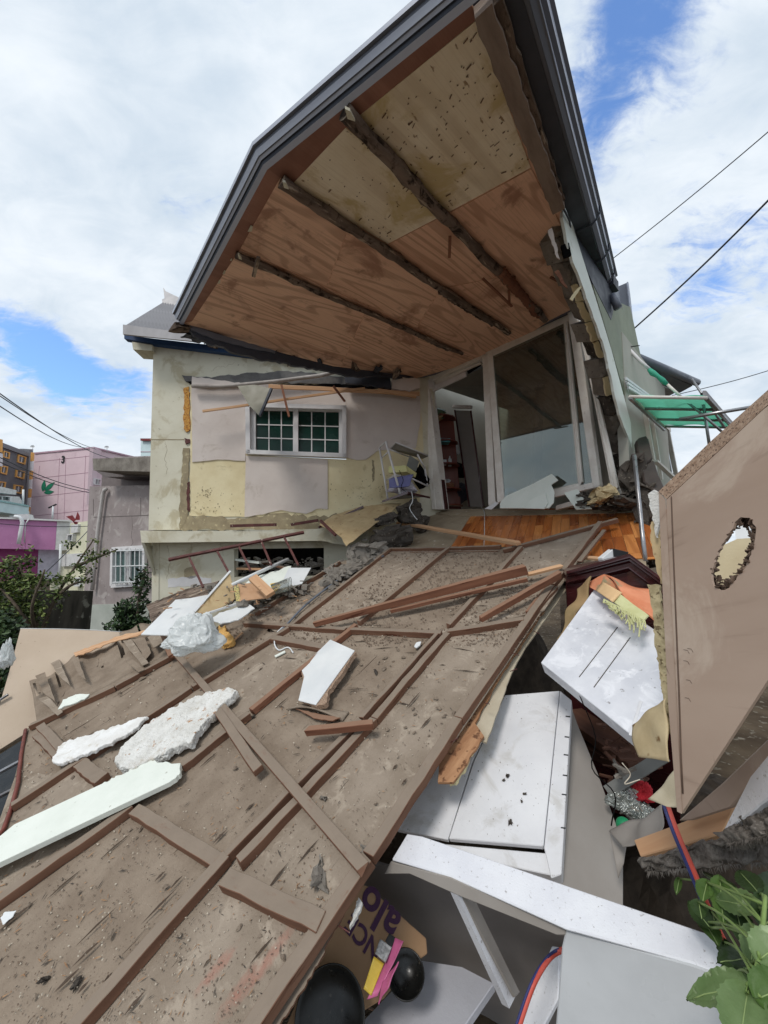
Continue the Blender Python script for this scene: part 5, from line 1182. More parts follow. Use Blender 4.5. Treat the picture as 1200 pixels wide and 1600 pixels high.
flat('small_white_chip', 'tiny white bent chip beside the double batten', 'chip', [(647, 1010), (650, 1004), (658, 1002), (656, 1008), (650, 1012)], .03, .01, M_white, 7, .5, 3)

# ================================================================ heap between house wall and the fallen ceiling
def vbrd(name, label, cat, pts, t, m, amp=0, seed=0, step=6, bv=.002, parent=None, ud=None, edges=None):
    """board given by pixels, its plane through three (x, y, depth)"""
    P = PL3(*[V(*q) for q in pts[0]])
    o = pprism(name, P, jag(pts[1], amp, step, seed, edges=edges) if amp else pts[1], t, m, parent, bv=bv, ud=ud)
    if parent is None: tag(o, label, cat)
    return o, P
vbrd('dark_roofing_sheet', 'torn brown bark coloured board leaning against the cream lower wall', 'board', (((228, 945, 4.9), (342, 909, 4.95), (237, 969, 4.3)), [(228, 945), (262, 932), (290, 920), (342, 907), (330, 930), (300, 940), (271, 945), (237, 972)]), .02, M_log, 1.0, 3)
vbrd('white_board', 'large clean white panel leaning behind the white plastic bag', 'panel', (((220, 990, 3.7), (274, 937, 4.4), (323, 930, 4.4)), [(220, 991), (274, 937), (300, 934), (325, 929), (305, 957), (262, 992)]), .012, M_white)
o, P = vbrd('ochre_board', 'ochre hardboard triangle with a white edge standing on the heap', 'board', (((305, 955, 3.9), (359, 894, 4.3), (345, 949, 4.0)), [(305, 957), (359, 895), (363, 912), (367, 936), (345, 950), (309, 966)]), .012, M_ochre)
beam('white_edging', P.off(.002).at(304, 957), P.off(.002).at(360, 893), .022, .016, M_white, o, up=P.n)
t = tag(tube('white_pipe', [V(363, 914, 4.2), V(405, 894, 4.5), V(450, 874, 4.9)], .022, M_white), 'thin white pipe sticking up from the heap below the rusty railing', 'pipe')
vbrd('white_sheet', 'white rectangular sheet at the right end of the heap under the window', 'sheet', (((451, 887, 4.6), (485, 887, 4.6), (438, 918, 4.2)), [(451, 887), (486, 887), (472, 912), (436, 920)]), .006, M_white)
vbrd('crumpled_sheet', 'crumpled pale plastic sheeting behind the orange board', 'sheet', (((365, 918, 4.35), (455, 885, 4.7), (440, 915, 4.25)), [(366, 918), (400, 902), (430, 892), (455, 884), (450, 896), (440, 916), (400, 926)]), .01, M_foamg, 1.5, 5)
vbrd('orange_board', 'orange brown curved hardboard piece in the heap', 'board', (((372, 914, 4.1), (410, 916, 4.15), (373, 939, 3.85)), [(371, 912), (392, 911), (408, 922), (418, 934), (392, 937), (374, 940)]), .01, mat('terracotta_hardboard', (202, 164, 130), (186, 146, 112), 5, rough=.7))
o = beam('wood_offcut', V(396, 905, 4.0), V(424, 932, 3.8), .09, .045, M_orange, None, up=V(400, 900, 3.8) - V(396, 910, 4)); tag(o, 'stubby brown wood block lying on the orange board', 'timber')
vbrd('checked_cloth', 'small yellow and grey checked cloth strip beside the ochre board', 'cloth', (((366, 915, 4.05), (374, 915, 4.05), (372, 940, 3.85)), [(365, 916), (372, 914), (376, 938), (369, 941), (367, 928)]), .006, mat('yellow_checked_cloth', (214, 196, 120), (120, 116, 96), 60, rough=.9), .5, 4)
vbrd('yellow_scrap', 'yellow plastic scrap behind the clear tub', 'scrap', (((424, 912, 4.3), (440, 912, 4.3), (430, 925, 4.1)), [(422, 912), (436, 909), (442, 914), (430, 924)]), .01, mat('bright_yellow', (232, 190, 60), rough=.5))
M_clear = glassmat('cloudy_plastic', (226, 228, 226), .15, .12, .5)
t = thing('plastic_tub', 'cloudy clear plastic tub lying on its side beside the white sheet', 'tub', V(436, 918, 4.05))
vs, fs = tubeg([V(426, 921, 4.05), V(440, 917, 4.1), V(453, 912, 4.15)], [.055, .062, .066], 20, False); mk('side', vs, fs, M_clear, t, smooth=True)
tube('rim', [V(453, 912, 4.15) + (Vector((0, math.cos(a), math.sin(a))) * .066) for a in [i * .3142 for i in range(21)]], .004, M_clear, t, n=5)
vbrd('thin_white_board', 'flat scratched white board lying right of the plastic bag', 'board', (((325, 969, 3.5), (397, 946, 3.75), (362, 972, 3.4)), [(327, 968), (343, 957), (390, 944), (398, 950), (372, 968), (345, 974)]), .012, M_white, .8, 5)
beam_ = beam('white_strip', V(318, 962, 3.75), V(405, 934, 4.0), .03, .02, M_white, None); tag(beam_, 'long thin white strip under the ochre board', 'strip')
tag(chunk('grey_lump', V(379, 944, 3.75), .09, .07, .06, M_conc, None, 5), 'round grey lump between the flat white board and the orange board', 'rubble')
# railing
P = PL3(V(265, 874, 4.55), V(475, 832, 5.0), V(465, 882, 4.6)); rl = thing('rusty_railing', 'rusty maroon steel railing fallen in front of the lower storey opening', 'railing', P.at(370, 900))
beam('top_rail', P.at(264, 876), P.at(475, 833), .035, .03, M_rust, rl, up=P.n, wob=.002, seg=8)
for a, b in (((296, 872), (318, 919)), ((340, 863), (358, 896)), ((374, 856), (392, 893)), ((409, 848), (424, 884)), ((444, 840), (466, 884))): beam('baluster', P.at(*a), P.at(*b), .024, .024, M_rust, rl, up=P.n)
# plastic bag
def bagmesh(name, label, c, sx, sy, sz, m, seed, crease=1.0):
    bm = bmesh.new(); bmesh.ops.create_icosphere(bm, subdivisions=6, radius=1); o3 = Vector((seed, 3, 1)); vs = []
    rd = lambda q: 1 - abs(noise.noise(q)) * 2
    for v in bm.verts:
        p = v.co; w_ = p + Vector((noise.noise(p * 2 + o3), noise.noise(p * 2 + o3 * 2), noise.noise(p * 2 - o3))) * .5
        r = .95 + .5 * noise.noise(p * 1.4 + o3) + crease * (.16 * rd(w_ * 2.4 + o3) + .10 * rd(w_ * 5 + o3) + .05 * rd(w_ * 10 + o3)); up = max(0, p.z)
        vs.append(Vector(c) + Vector((p.x * sx * r * (1 - .3 * up), p.y * sy * r * (1 - .3 * up), (p.z if p.z > 0 else p.z * .45) * sz * r * (1 + .35 * noise.noise(p * 2.6 + o3 * 3)))))
    fs = [[v.index for v in f.verts] for f in bm.faces]; bm.free()
    o = mk(name, vs, fs, m, None, smooth=True); return tag(o, label, 'plastic bag') if label else o
bagmesh('plastic_bag', 'crumpled white plastic bag lying beside the upright red batten', V(304, 1000, 3.2), .21, .13, .19, M_bag, 2, .7)
bagmesh('plastic_bag', 'white plastic bag caught behind the beige board at the left picture edge', V(10, 1030, 3.6), .045, .05, .13, M_bag, 5)
o = foamrock('yellow_foam', 'torn bright ochre foam lump right of the plastic bag', [(343, 1004), (347, 1008), (358, 1005), (366, 997), (360, 990), (353, 986), (352, 977), (346, 980), (341, 976), (342, 990)], .01, .05, mat('ochre_foam', (218, 178, 112), (196, 150, 84), 14, rough=.95, bump=.8, coord='OBJ'), 9)
# ochre ply sheet in the corner, concrete lumps, rubble
vbrd('ochre_ply_sheet', 'large ochre plywood sheet with torn corner leaning at the end of the wall ledge', 'board', (((500, 819, 5.3), (626, 787, 5.6), (540, 852, 4.7)), [(499, 819), (520, 805), (560, 792), (600, 787), (627, 786), (608, 803), (587, 817), (560, 838), (541, 853), (534, 840), (525, 833)]), .012, M_ochre, .8, 6)
beam_ = beam('dark_red_board', V(498, 826, 5.4), V(568, 793, 5.6), .05, .03, M_dkred, None); tag(beam_, 'dark red lacquered strip behind the ochre plywood sheet', 'board')
tag(beam('broken_lath', V(500, 815, 5.0), V(524, 838, 4.8), .03, .03, M_rust, None), 'short rusty lath under the left tip of the ochre plywood sheet', 'timber')
cl = [(612, 840, 5.0, .42, .25, .22, .35), (640, 800, 5.5, .3, .25, .26, .2), (656, 818, 5.4, .18, .2, .2, .8), (600, 812, 5.3, .3, .2, .12, .1), (590, 856, 4.8, .2, .15, .12, .2), (560, 862, 4.8, .22, .2, .14, .6), (572, 878, 4.5, .14, .1, .08, 1.0), (552, 888, 4.4, .16, .12, .07, .3), (540, 896, 4.3, .1, .1, .06, 2)]
for i, (x, y, d, a, b, c, rz) in enumerate(cl):
    tag(chunk('concrete_lump', V(x, y, d), a, b, c, M_cdark if i in (0, 1, 2, 3) else M_conc, None, 100 + i, (.2, -.25, rz), rough=.22, sub=4), ['big dark concrete block wedged below the wire rack', 'dark concrete lump carrying the wire rack base', 'dark broken concrete beside the left door jamb', 'flat dark concrete layer under the ochre plywood sheet', 'grey concrete lump at the lower left slab edge', 'grey concrete lump under the slab edge left of the top batten', 'small pale concrete lump at the start of the conduit', 'pale broken concrete lump left of the conduit start', 'smallest pale concrete lump, nearest to the white sheet'][i], 'rubble')
# rubble under it all: one uncountable mass, plus supporting heap
def heap(name, cx, cy, rx, ry, h, m, seed, label, n=46, par=None):
    vs = []; fs = []
    for j in range(n + 1):
        for i in range(n + 1):
            x = cx + (i / n * 2 - 1) * rx; y = cy + (j / n * 2 - 1) * ry; rr = math.hypot((x - cx) / rx, (y - cy) / ry)
            z = h * max(0, 1 - rr ** 2.2) + fbm(Vector((x, y, seed)), 3.5) * .16 * (rr < 1) - (.15 if rr > .95 else 0); vs.append(Vector((x, y, z)))
    for j in range(n):
        for i in range(n): fs.append([j * (n + 1) + i, j * (n + 1) + i + 1, (j + 1) * (n + 1) + i + 1, (j + 1) * (n + 1) + i])
    return tag(mk(name, vs, fs, m), label, 'rubble', kind='stuff')
heap('rubble_heap', -1.1, 4.7, 1.6, 1.0, 1.75, M_cdark, 2, 'grey rubble heap below the cream wall under boards and railing')
heap('rubble_heap', 1.0, 5.0, 1.5, 1.1, 1.85, mat('shade_darkened_rubble', (66, 58, 50), (46, 40, 35), 8, rough=1, bump=.8, spec=.1), 4, 'dark rubble heap under the floor slab')  # shade under the slab is put into the heap's darker colour
heap('rubble_heap', 2.4, 2.6, 1.5, 1.3, .6, mat('shade_darkened_rubble', (66, 58, 50), (46, 40, 35), 8, rough=1, bump=.8, spec=.1), 6, 'dark rubble heap low down behind the brown board')  # same rubble, colour darkened to stand in for shade behind the board
rb = Bag(); rnd = random.Random(33)
for _ in range(520):
    k = rnd.random()
    if k < .45: x, y, d = rnd.uniform(370, 505), rnd.uniform(872, 905), rnd.uniform(5.9, 6.4)
    elif k < .8: x = rnd.uniform(505, 610); y = 905 - (x - 505) * .45 + rnd.gauss(0, 9); d = 4.3 + (905 - y) * .012
    else: x, y, d = rnd.uniform(300, 480), rnd.uniform(915, 945), rnd.uniform(4.2, 4.5)
    s = rnd.uniform(.015, .06); a = rnd.uniform(0, 3); rb.box(V(x, y, d), Vector((math.cos(a), math.sin(a), .2)).normalized(), Vector((-math.sin(a), math.cos(a), 0)), Vector((0, .2, 1)).normalized(), s * rnd.uniform(1, 2.5), s, s * .7)
tag(rb.make('loose_rubble', M_conc), 'loose grey rubble bits along the wall foot and in the dark opening', 'rubble', kind='stuff')
for i, (x, y, L, ag) in enumerate(((385, 876, .5, .25), (400, 884, .45, -.3), (388, 890, .5, .05), (425, 880, .35, .5), (450, 886, .5, .2))):
    tag(beam('loose_board', V(x - 16, y, 5.75), V(x + 22, y + 10 * math.sin(ag) * 2, 5.6), .08, .03, [M_foamg, M_conc, M_orange, M_batten, M_cdark][i], None), ['pale slat at the upper left inside the dark opening', 'grey slat slanting inside the dark opening', 'pale wood slat at the bottom left inside the dark opening', 'brown slat in the middle of the dark opening', 'dark slat lying at the sill of the dark opening'][i], 'slat')
# hanging things under the torn lintel
t = thing('folded_sheet', 'grey green metal panel folded and hanging in front of the window top left', 'panel', V(415, 620, 5.6))
P = PL3(V(372, 603, 5.4), V(425, 605, 5.3), V(406, 650, 5.2)); pprism('sheet', P, [(371, 603), (398, 601), (425, 607), (406, 651), (388, 632)], .01, mat('grey_green_sheet', (132, 128, 112), (118, 114, 98), 3, rough=.5), t); beam('edge', P.at(425, 608), P.at(407, 651), .035, .03, M_metalk, t, up=P.n)
tag(beam('hanging_batten', WALL.off(.25).at(317, 643), WALL.off(.2).at(570, 607), .035, .025, M_orange, None, up=WALL.n, wob=.003, seg=6), 'thin pale batten slanting in front of the window top', 'timber')
tag(beam('hanging_batten', WALL.off(.3).at(440, 602), WALL.off(.34).at(452, 652), .032, .025, M_redwood, None, up=WALL.n), 'short brown batten hanging down over the left sash', 'timber')
tag(beam('hanging_batten', WALL.off(.3).at(521, 604), WALL.off(.34).at(539, 628), .032, .025, M_redwood, None, up=WALL.n), 'short brown batten hanging at the window top right corner', 'timber')
tag(beam('hanging_batten', WALL.off(.18).at(420, 604), WALL.off(.16).at(655, 616), .06, .03, M_orange, None, up=WALL.n, wob=.004, seg=6), 'pale batten running along the torn lintel to the door corner', 'timber')
tag(beam('hanging_batten', WALL.off(.2).at(590, 611), WALL.off(.18).at(650, 620), .05, .05, M_orange, None, up=WALL.n), 'thicker brown batten end beside the left door jamb top', 'timber')
# ================================================================ things in the doorway
def horiz(pl_z, px): 
    o = []
    for (x, y) in px:
        r = ray(x, y); o.append(CAM + r * (pl_z / r.z))
    return o
sh = thing('corner_shelf', 'red brown rounded corner shelf standing just inside the left door opening', 'shelf', V(695, 790, 6.3))
cpt = V(700, 790, 6.35); hs_ = [(790, 0), (765, 1), (728, 2), (693, 3), (656, 4)]
SB = V(690, 800, 6.3); rx = Vector((.16, .0, 0))
back = V(683, 800, 6.45)
beam('side_panel', V(690, 798, 6.42), V(678, 650, 6.42), .02, .3, M_dkred if False else M_redwood, sh, up=Vector((0, -1, 0)))
beam('back_panel', V(705, 798, 6.62), V(693, 650, 6.62), .34, .02, mat('red_brown_laminate', (120, 58, 40), (104, 48, 34), 6, (.1, 1, 1), rough=.4), sh, up=Vector((0, -1, 0)))
for y, _ in hs_:
    c = V(682 + (y - 650) * .075, y, 6.55); pts = [c] + [c + Vector((math.sin(a) * .33, -math.cos(a) * .33, 0)) for a in [i * .1745 for i in range(10)]]
    prism('shelf_board', pts, UP, .022, MATS['red_brown_laminate'], sh)
def lathe(name, label, cat, c, prof, m, parent=None, n=18, ax=UP, group=None):
    e1_, e2_, e3_ = frame_of(Vector((1, 0, 0)) if abs(Vector(ax).normalized().x) < .9 else Vector((0, 1, 0)), ax); vs = []; fs = []
    for (r, z) in prof:
        for k in range(n):
            a = 2 * math.pi * k / n; vs.append(Vector(c) + e1_ * math.cos(a) * r + e2_ * math.sin(a) * r + e3_ * z)
    for i in range(len(prof) - 1):
        for k in range(n): fs.append([i * n + k, i * n + (k + 1) % n, (i + 1) * n + (k + 1) % n, (i + 1) * n + k])
    fs += [list(range(n - 1, -1, -1)), [(len(prof) - 1) * n + k for k in range(n)]]
    o = mk(name, vs, fs, m, parent, smooth=True); return tag(o, label, cat, group) if label else o
for i, (x, lab) in enumerate(((688, 'left white cup on the third shelf of the corner shelf'), (694, 'right white cup on the third shelf of the corner shelf'))):
    lathe('cup', lab, 'cup', V(x, 727, 6.35), [(.035, 0), (.04, .03), (.042, .09), (.036, .09), (.034, .02)], M_white)
lathe('bottle', 'clear squat bottle on the third shelf of the corner shelf', 'bottle', V(703, 729, 6.38), [(.03, 0), (.032, .12), (.012, .15), (.012, .18)], M_bag)
t = lathe('basket', 'brown wicker basket on the lowest middle shelf of the corner shelf', 'basket', V(701, 764, 6.38), [(.07, 0), (.09, .03), (.1, .09), (.09, .085)], mat('wicker', (150, 108, 80), (112, 76, 54), 60, rough=.9, bump=.8))
tag(chunk('white_ornament', V(697, 752, 6.4), .12, .08, .05, M_white, None, 8), 'white fish shaped ornament lying on the wicker basket', 'ornament')
tag(chunk('pot_lid', V(685, 645, 6.4), .22, .22, .14, mat('green_glass_bowl', (96, 116, 90), rough=.3), None, 9), 'dull green bowl on top of the corner shelf', 'bowl')
tag(chunk('straw_hat', V(684, 654, 6.42), .26, .2, .08, M_ochre, None, 10), 'straw coloured flat basket under the green bowl on the corner shelf', 'basket')
tag(beam('turquoise_box', V(683, 692, 6.4), V(702, 693, 6.4), .2, .06, mat('turquoise_card', (110, 196, 206), rough=.6), None, up=UP), 'thin turquoise box on the second shelf of the corner shelf', 'box')
for i, (x, y, s, m, lab) in enumerate(((712, 700, .16, M_bag, 'white crumpled bag hanging behind the corner shelf'), (716, 735, .2, M_black, 'black bag behind the corner shelf, upper one'), (718, 770, .24, M_metalk, 'dark blue case standing behind the corner shelf'), (699, 790, .1, M_white, 'white bottles crate at the foot of the corner shelf'))):
    tag(chunk('stored_bag', V(x, y, 6.75), s, s, s * 1.2, m, None, 20 + i), lab, 'bag')
wp = thing('wardrobe_door', 'tall grey panel with dark red edge leaning inside the doorway', 'wardrobe', V(745, 790, 6.9))
Pw = PL3(V(710, 640, 6.7), V(736, 641, 6.5), V(755, 790, 6.3)); pprism('panel', Pw, [(711, 641), (736, 642), (756, 792), (734, 792)], .03, mat('grey_wardrobe_panel', (136, 130, 124), (126, 120, 114), 2, rough=.5), wp)
for a, b in (((711, 641), (734, 792)), ((736, 642), (756, 792))): beam('edge', Pw.off(.004).at(*a), Pw.off(.004).at(*b), .025, .02, M_dkred, wp, up=Pw.n)
beam('top_box', Pw.at(709, 636), Pw.at(738, 637), .05, .05, M_wallpap, wp, up=Pw.n)
t = thing('room_column', 'pale wooden post standing inside the room behind the glass door', 'post', V(850, 770, 6.2)); beam('post', V(835, 770, 6.4), V(842, 590, 6.4), .12, .10, mat('grey_wood_post', (120, 108, 96)), t, up=(0, -1, 0))
tag(pprism('bright_far_window', PL(D0.at(800, 750) + dn * 3.3, D0.n), [(788, 752), (800, 742), (801, 790), (789, 790)], .02, M_white), 'white blind strip far back in the room', 'blind') if False else None

# wire rack with basket in the corner
rk = thing('wire_rack', 'white metal rack tilted in the corner beside the left door jamb', 'rack', V(620, 778, 5.6))
def rod(a, b, r=.012, m=M_pvcw): tube('rod', [V(*a), V(*b)], r, m, rk, n=6)
rod((593, 700, 5.7), (606, 780, 5.65), .016); rod((603, 690, 5.45), (626, 774, 5.4), .018); rod((593, 700, 5.7), (603, 690, 5.45)); rod((597, 715, 5.7), (607, 706, 5.45)); rod((604, 750, 5.68), (618, 742, 5.42)); rod((608, 702, 5.45), (640, 714, 5.9))
rod((652, 710, 5.6), (664, 732, 5.7), .014); rod((664, 732, 5.7), (668, 760, 5.75), .014); rod((640, 746, 5.5), (669, 760, 5.7), .012); rod((618, 742, 5.42), (640, 746, 5.6), .01)
prism('rack_shelf', [V(609, 701, 5.5), V(618, 692, 5.4), V(669, 712, 5.7), V(660, 716, 6.0)], UP, .012, mat('grey_shelf_sheet', (150, 148, 142)), rk); rod((618, 691, 5.4), (669, 712, 5.7), .01)
prism('base_board', [V(597, 782, 5.6), V(637, 768, 5.25), V(672, 776, 5.6), V(640, 770, 6.0)], UP, .03, M_dkred, rk)
yb2 = thing('yellow_basket', 'pale yellow rectangular basket on the tilted white rack', 'basket', V(630, 735, 5.6))
loft('bin', [V(607, 729, 5.6), V(634, 727, 5.45), V(651, 739, 5.6), V(630, 738, 5.8)], [V(607, 739, 5.6), V(636, 737, 5.45), V(649, 746, 5.6), V(630, 745, 5.8)], mat('pale_yellow_plastic', (214, 210, 150), rough=.5), yb2)
tag(loft('grey_book', [V(635, 729, 5.58), V(640, 711, 5.58), V(655, 721, 5.62), V(650, 737, 5.62)], [V(635, 729, 5.66), V(640, 711, 5.66), V(655, 721, 5.70), V(650, 737, 5.70)], mat('grey_book_cover', (120, 122, 118))), 'grey book standing in the yellow basket', 'book')
bagmesh('laundry_sack', 'white printed sack on the bottom of the tilted white rack', V(631, 766, 5.62), .20, .12, .10, mat('white_sack', (204, 200, 206), (186, 180, 190), 10, rough=.6), 3)
cb = sheet('violet_cloth', V(607, 748, 5.45), V(646, 740, 5.4), V(640, 760, 5.35), V(608, 762, 5.4), 14, 8, .01, mat('violet_cloth', (116, 118, 160), (100, 102, 146), 8, rough=.9), None, lambda u, v, p: .05 * noise.noise(p * 9)); tag(cb, 'violet blue cloth draped over the white sack on the rack', 'cloth')
tag(chunk('dark_bag', V(657, 745, 5.8), .16, .16, .32, M_black, None, 12), 'black bag stuffed behind the rack at the door jamb', 'bag')
tag(tube('dangling_cable', curve_pts([V(643, 768, 5.3), V(645, 782, 5.28), V(640, 794, 5.28), (V(647, 806, 5.25)), V(652, 812, 5.22)], 14), .006, M_white, n=5), 'thin white cord dangling from the wire rack', 'cord')
tag(tube('hanging_cable', curve_pts([V(624, 735, 5.4), V(630, 750, 5.35), V(627, 762, 5.33), V(640, 772, 5.3)], 14), .005, M_black, n=5), 'thin black cord hanging over the violet cloth', 'cord')

# broken boards and foam at the door sill
DS = D0.off(.30)
def dbrd(name, label, cat, px, off, t, m, amp=0, seed=0, step=6, lean=.5):
    P = PL(D0.off(off).at(*px[0]), D0.n + UP * lean); return tag(pprism(name, P, jag(px, amp, step, seed) if amp else px, t, m, bv=.002), label, cat)
dbrd('broken_board', 'large broken pale green board leaning against the glass door', 'board', [(781, 794), (781, 786), (790, 775), (830, 757), (862, 740), (872, 750), (861, 757), (866, 768), (865, 785), (857, 794)], .3, .015, M_foamg)
dbrd('broken_board', 'smaller pale green board piece in front of the large one at the door', 'board', [(812, 794), (830, 780), (852, 770), (856, 786), (850, 795)], .33, .012, M_foamg)
dbrd('broken_board', 'narrow pale board leaning right of the large green board', 'board', [(881, 770), (902, 764), (925, 795), (900, 796)], .3, .014, M_foamg)
dbrd('white_strip', 'thin white strip at the lower left door corner', 'strip', [(757, 795), (774, 784), (779, 786), (768, 796)], .25, .01, M_pvcw)
t = tag(chunk('foam_lump', V(945, 772, 3.95), .20, .16, .12, mat('beige_foam', (206, 188, 150), (180, 158, 118), 14, rough=.95, bump=.8), None, 44, rough=.3, sub=4), 'beige foam lump on the sill at the right door corner', 'foam block')
tag(chunk('foam_lump', V(929, 783, 3.95), .12, .1, .05, MATS['beige_foam'], None, 45, rough=.3, sub=3), 'small yellowish foam lump left of the beige one', 'foam block')
rb = Bag(); rnd = random.Random(2)
for _ in range(200):
    x = rnd.uniform(905, 1010); y = rnd.uniform(772, 796) if x < 985 else rnd.uniform(720, 800); s = rnd.uniform(.012, .05)
    e_ = Vector((rnd.gauss(0, 1), rnd.gauss(0, .5), rnd.gauss(0, .3))).normalized(); f_, g_, h_ = frame_of(e_); rb.box(V(x, y, 4.05 + rnd.uniform(-.1, .2)), f_, g_, h_, s * 2.4, s, s * .5)
tag(rb.make('broken_masonry', M_cdark), 'dark broken masonry crumbs along the door sill and wall foot', 'rubble', kind='stuff')
for i, (x, y, a, b, c) in enumerate(((990, 745, .18, .16, .3), (1003, 770, .14, .2, .2), (975, 783, .26, .1, .07), (1010, 800, .12, .14, .2), (1012, 840, .12, .14, .2), (1016, 870, .1, .12, .14))):
    tag(chunk('masonry_lump', V(x, y, 3.95 - i * .05), a, b, c, M_cdark, None, 60 + i, (.1, .1, .5), rough=.4, sub=3), ['tall dark masonry stump at the right door corner', 'dark masonry lump behind the steel pipe', 'flat dark masonry slab on the sill', 'dark masonry lump right of the plank floor, upper', 'dark masonry lump right of the plank floor, middle', 'dark masonry lump right of the plank floor, lowest'][i], 'rubble')
tag(tube('steel_pipe', [V(991, 712, 3.7), V(997, 770, 3.5), V(1003, 830, 3.35), (V(1009, 878, 3.2))], .018, M_steel, n=12), 'shiny steel pipe standing at the right edge of the plank floor', 'pipe')
t = thing('dark_seat_cushion', 'dark brown cushion folded against the foot of the right wall', 'cushion', V(1015, 760, 4.1)); P = PL3(V(994, 686, 4.2), V(1014, 680, 4.2), V(1022, 740, 3.9))
pprism('upper_pad', P, [(994, 688), (999, 683), (1010, 680), (1014, 686), (1021, 716), (1003, 728), (998, 715)], .08, mat('dark_brown_vinyl', (66, 56, 50), (52, 44, 40), 5, rough=.6), t, bv=.012); pprism('lower_pad', P.off(.03), [(1002, 730), (1022, 718), (1030, 742), (1040, 764), (1030, 775), (1006, 752)], .08, MATS['dark_brown_vinyl'], t, bv=.012)
tag(beam('window_bar', V(1024, 722, 4.4), V(1052, 748, 4.6), .05, .03, M_pvc, None), 'broken grey frame bar right of the dark cushion', 'bar')

# ================================================================ green awning and poles on the right
aw = thing('awning', 'green mesh awning with steel frame on the right outer wall', 'awning', V(1060, 640, 6))
w0 = RW.off(.05).at(984, 617); w1 = RW.off(.05).at(1038, 664)
def atz(x, y, z): r = ray(x, y); return CAM + r * (z / r.z)
c0 = RW.off(.12).at(984, 617); c1 = RW.off(.12).at(1037, 664); c2 = atz(1146, 666, c1.z - CAM.z); c3 = atz(1104, 619, c0.z - CAM.z)
sheet('mesh_cover', c0, c1, c2, c3, 26, 26, .004, M_greenc, aw, lambda u, v, p: -.10 * math.sin(math.pi * u) * abs(math.sin(3 * math.pi * v)) ** .5 * .4 + .03 * noise.noise(p * 4))
for a, b in ((c0, c1), (c0, c3), (c1, c2), (c3, c2), (c0.lerp(c1, .33), c3.lerp(c2, .33)), (c0.lerp(c1, .7), c3.lerp(c2, .7)), (c0 + UP * -.02, c1 + UP * -.05)): tube('frame_tube', [a - UP * .02, b - UP * .02], .018, M_pvc if a == c0 else M_steel, aw)
prism('end_plate', [c3 + UP * .06, c3 - UP * .03, c2 - UP * .03, c2 + UP * .06], c3 - c0, .04, mat('grey_awning_plate', (150, 148, 150)), aw)
po = thing('awning_pole', 'long pole tied with green tape running down across the awning', 'pole', V(1130, 690, 4.2))
tube('white_end', curve_pts([V(954, 521, 4.5), V(965, 530, 4.5), V(985, 548, 4.45), V(1000, 564, 4.4), V(1015, 577, 4.4)], 10), .019, M_pvcw, po)
tube('green_tape', [V(1014, 577, 4.4), V(1020, 583, 4.38), V(1028, 588, 4.36), V(1035, 594, 4.34), V(1042, 600, 4.34)], [.022, .034, .022, .03, .02], mat('green_tape', (60, 160, 132), rough=.6), po)
tube('steel_end', [V(1042, 600, 4.34), V(1062, 618, 4.28)], .015, M_pvc, po); tube('dark_end', [V(1062, 618, 4.28), V(1100, 650, 4.2), V(1132, 678, 4.1)], .014, M_steel, po)
for i, (a, b, r, lab) in enumerate((((1061, 655, 4.0), (1175, 636, 3.6), .018, 'light steel pole sticking out level over the brown board'), ((1081, 592, 4.6), (1132, 668, 4.4), .013, 'thin steel pole slanting from the gutter end down across the awning'), ((1098, 624, 4.3), (1109, 700, 4.2), .015, 'upright steel pole in front of the awning, top capped black'))):
    o = tube('steel_pole', [V(*a), V(*b)], r, M_steel); tag(o, lab, 'pole')
    if i == 2: lathe('pole_cap', None, None, V(1098, 622, 4.3), [(.018, 0), (.02, .05), (.018, .06)], M_black, o)
tag(tube('thin_bracket', [V(956, 546, 4.3), V(999, 540, 4.5)], .006, M_black, n=5), 'thin black wire bracket crossing the white end of the tied pole', 'wire')

# overhead cables
def cable(name, label, a, b, r, sag, group=None):
    A, B = V(*a), V(*b); pts = [A.lerp(B, i / 16) - UP * sag * math.sin(math.pi * i / 16) for i in range(17)]
    return tag(tube(name, pts, r, mat('black_cable', (52, 54, 60), rough=.6), n=6), label, 'cable', group)
cable('overhead_cable', 'thin overhead cable, upper one on the right', (955, 406, 7), (1300, 120, 4.5), .008, .05); cable('overhead_cable', 'thick overhead cable, middle one on the right', (990, 514, 6), (1300, 210, 3.6), .012, .06)
cable('overhead_cable', 'thin overhead cable behind the awning, lowest on the right', (1050, 618, 9), (1300, 545, 8), .009, .08)
for i, (a, b, s, lab) in enumerate((((-60, 578, 10), (150, 702, 30), .3, 'topmost overhead cable on the left'), ((-60, 572, 9), (190, 720, 30), .5, 'overhead cable just under the topmost on the left'), ((-60, 595, 9), (136, 700, 30), .4, 'third overhead cable from the top on the left'),
        ((0, 715, 14), (140, 766, 20), .15, 'overhead cable crossing the pink block, upper of two'), ((0, 722, 14), (140, 770, 20), .15, 'overhead cable crossing the pink block, lower of two'), ((-60, 812, 12), (150, 822, 14), .1, 'dark cable running along the magenta house'), ((60, 905, 8), (150, 815, 14), .05, 'cable slanting down through the small tree'))):
    cable('overhead_cable', lab, a, b, .018 if i < 5 else .012, s)

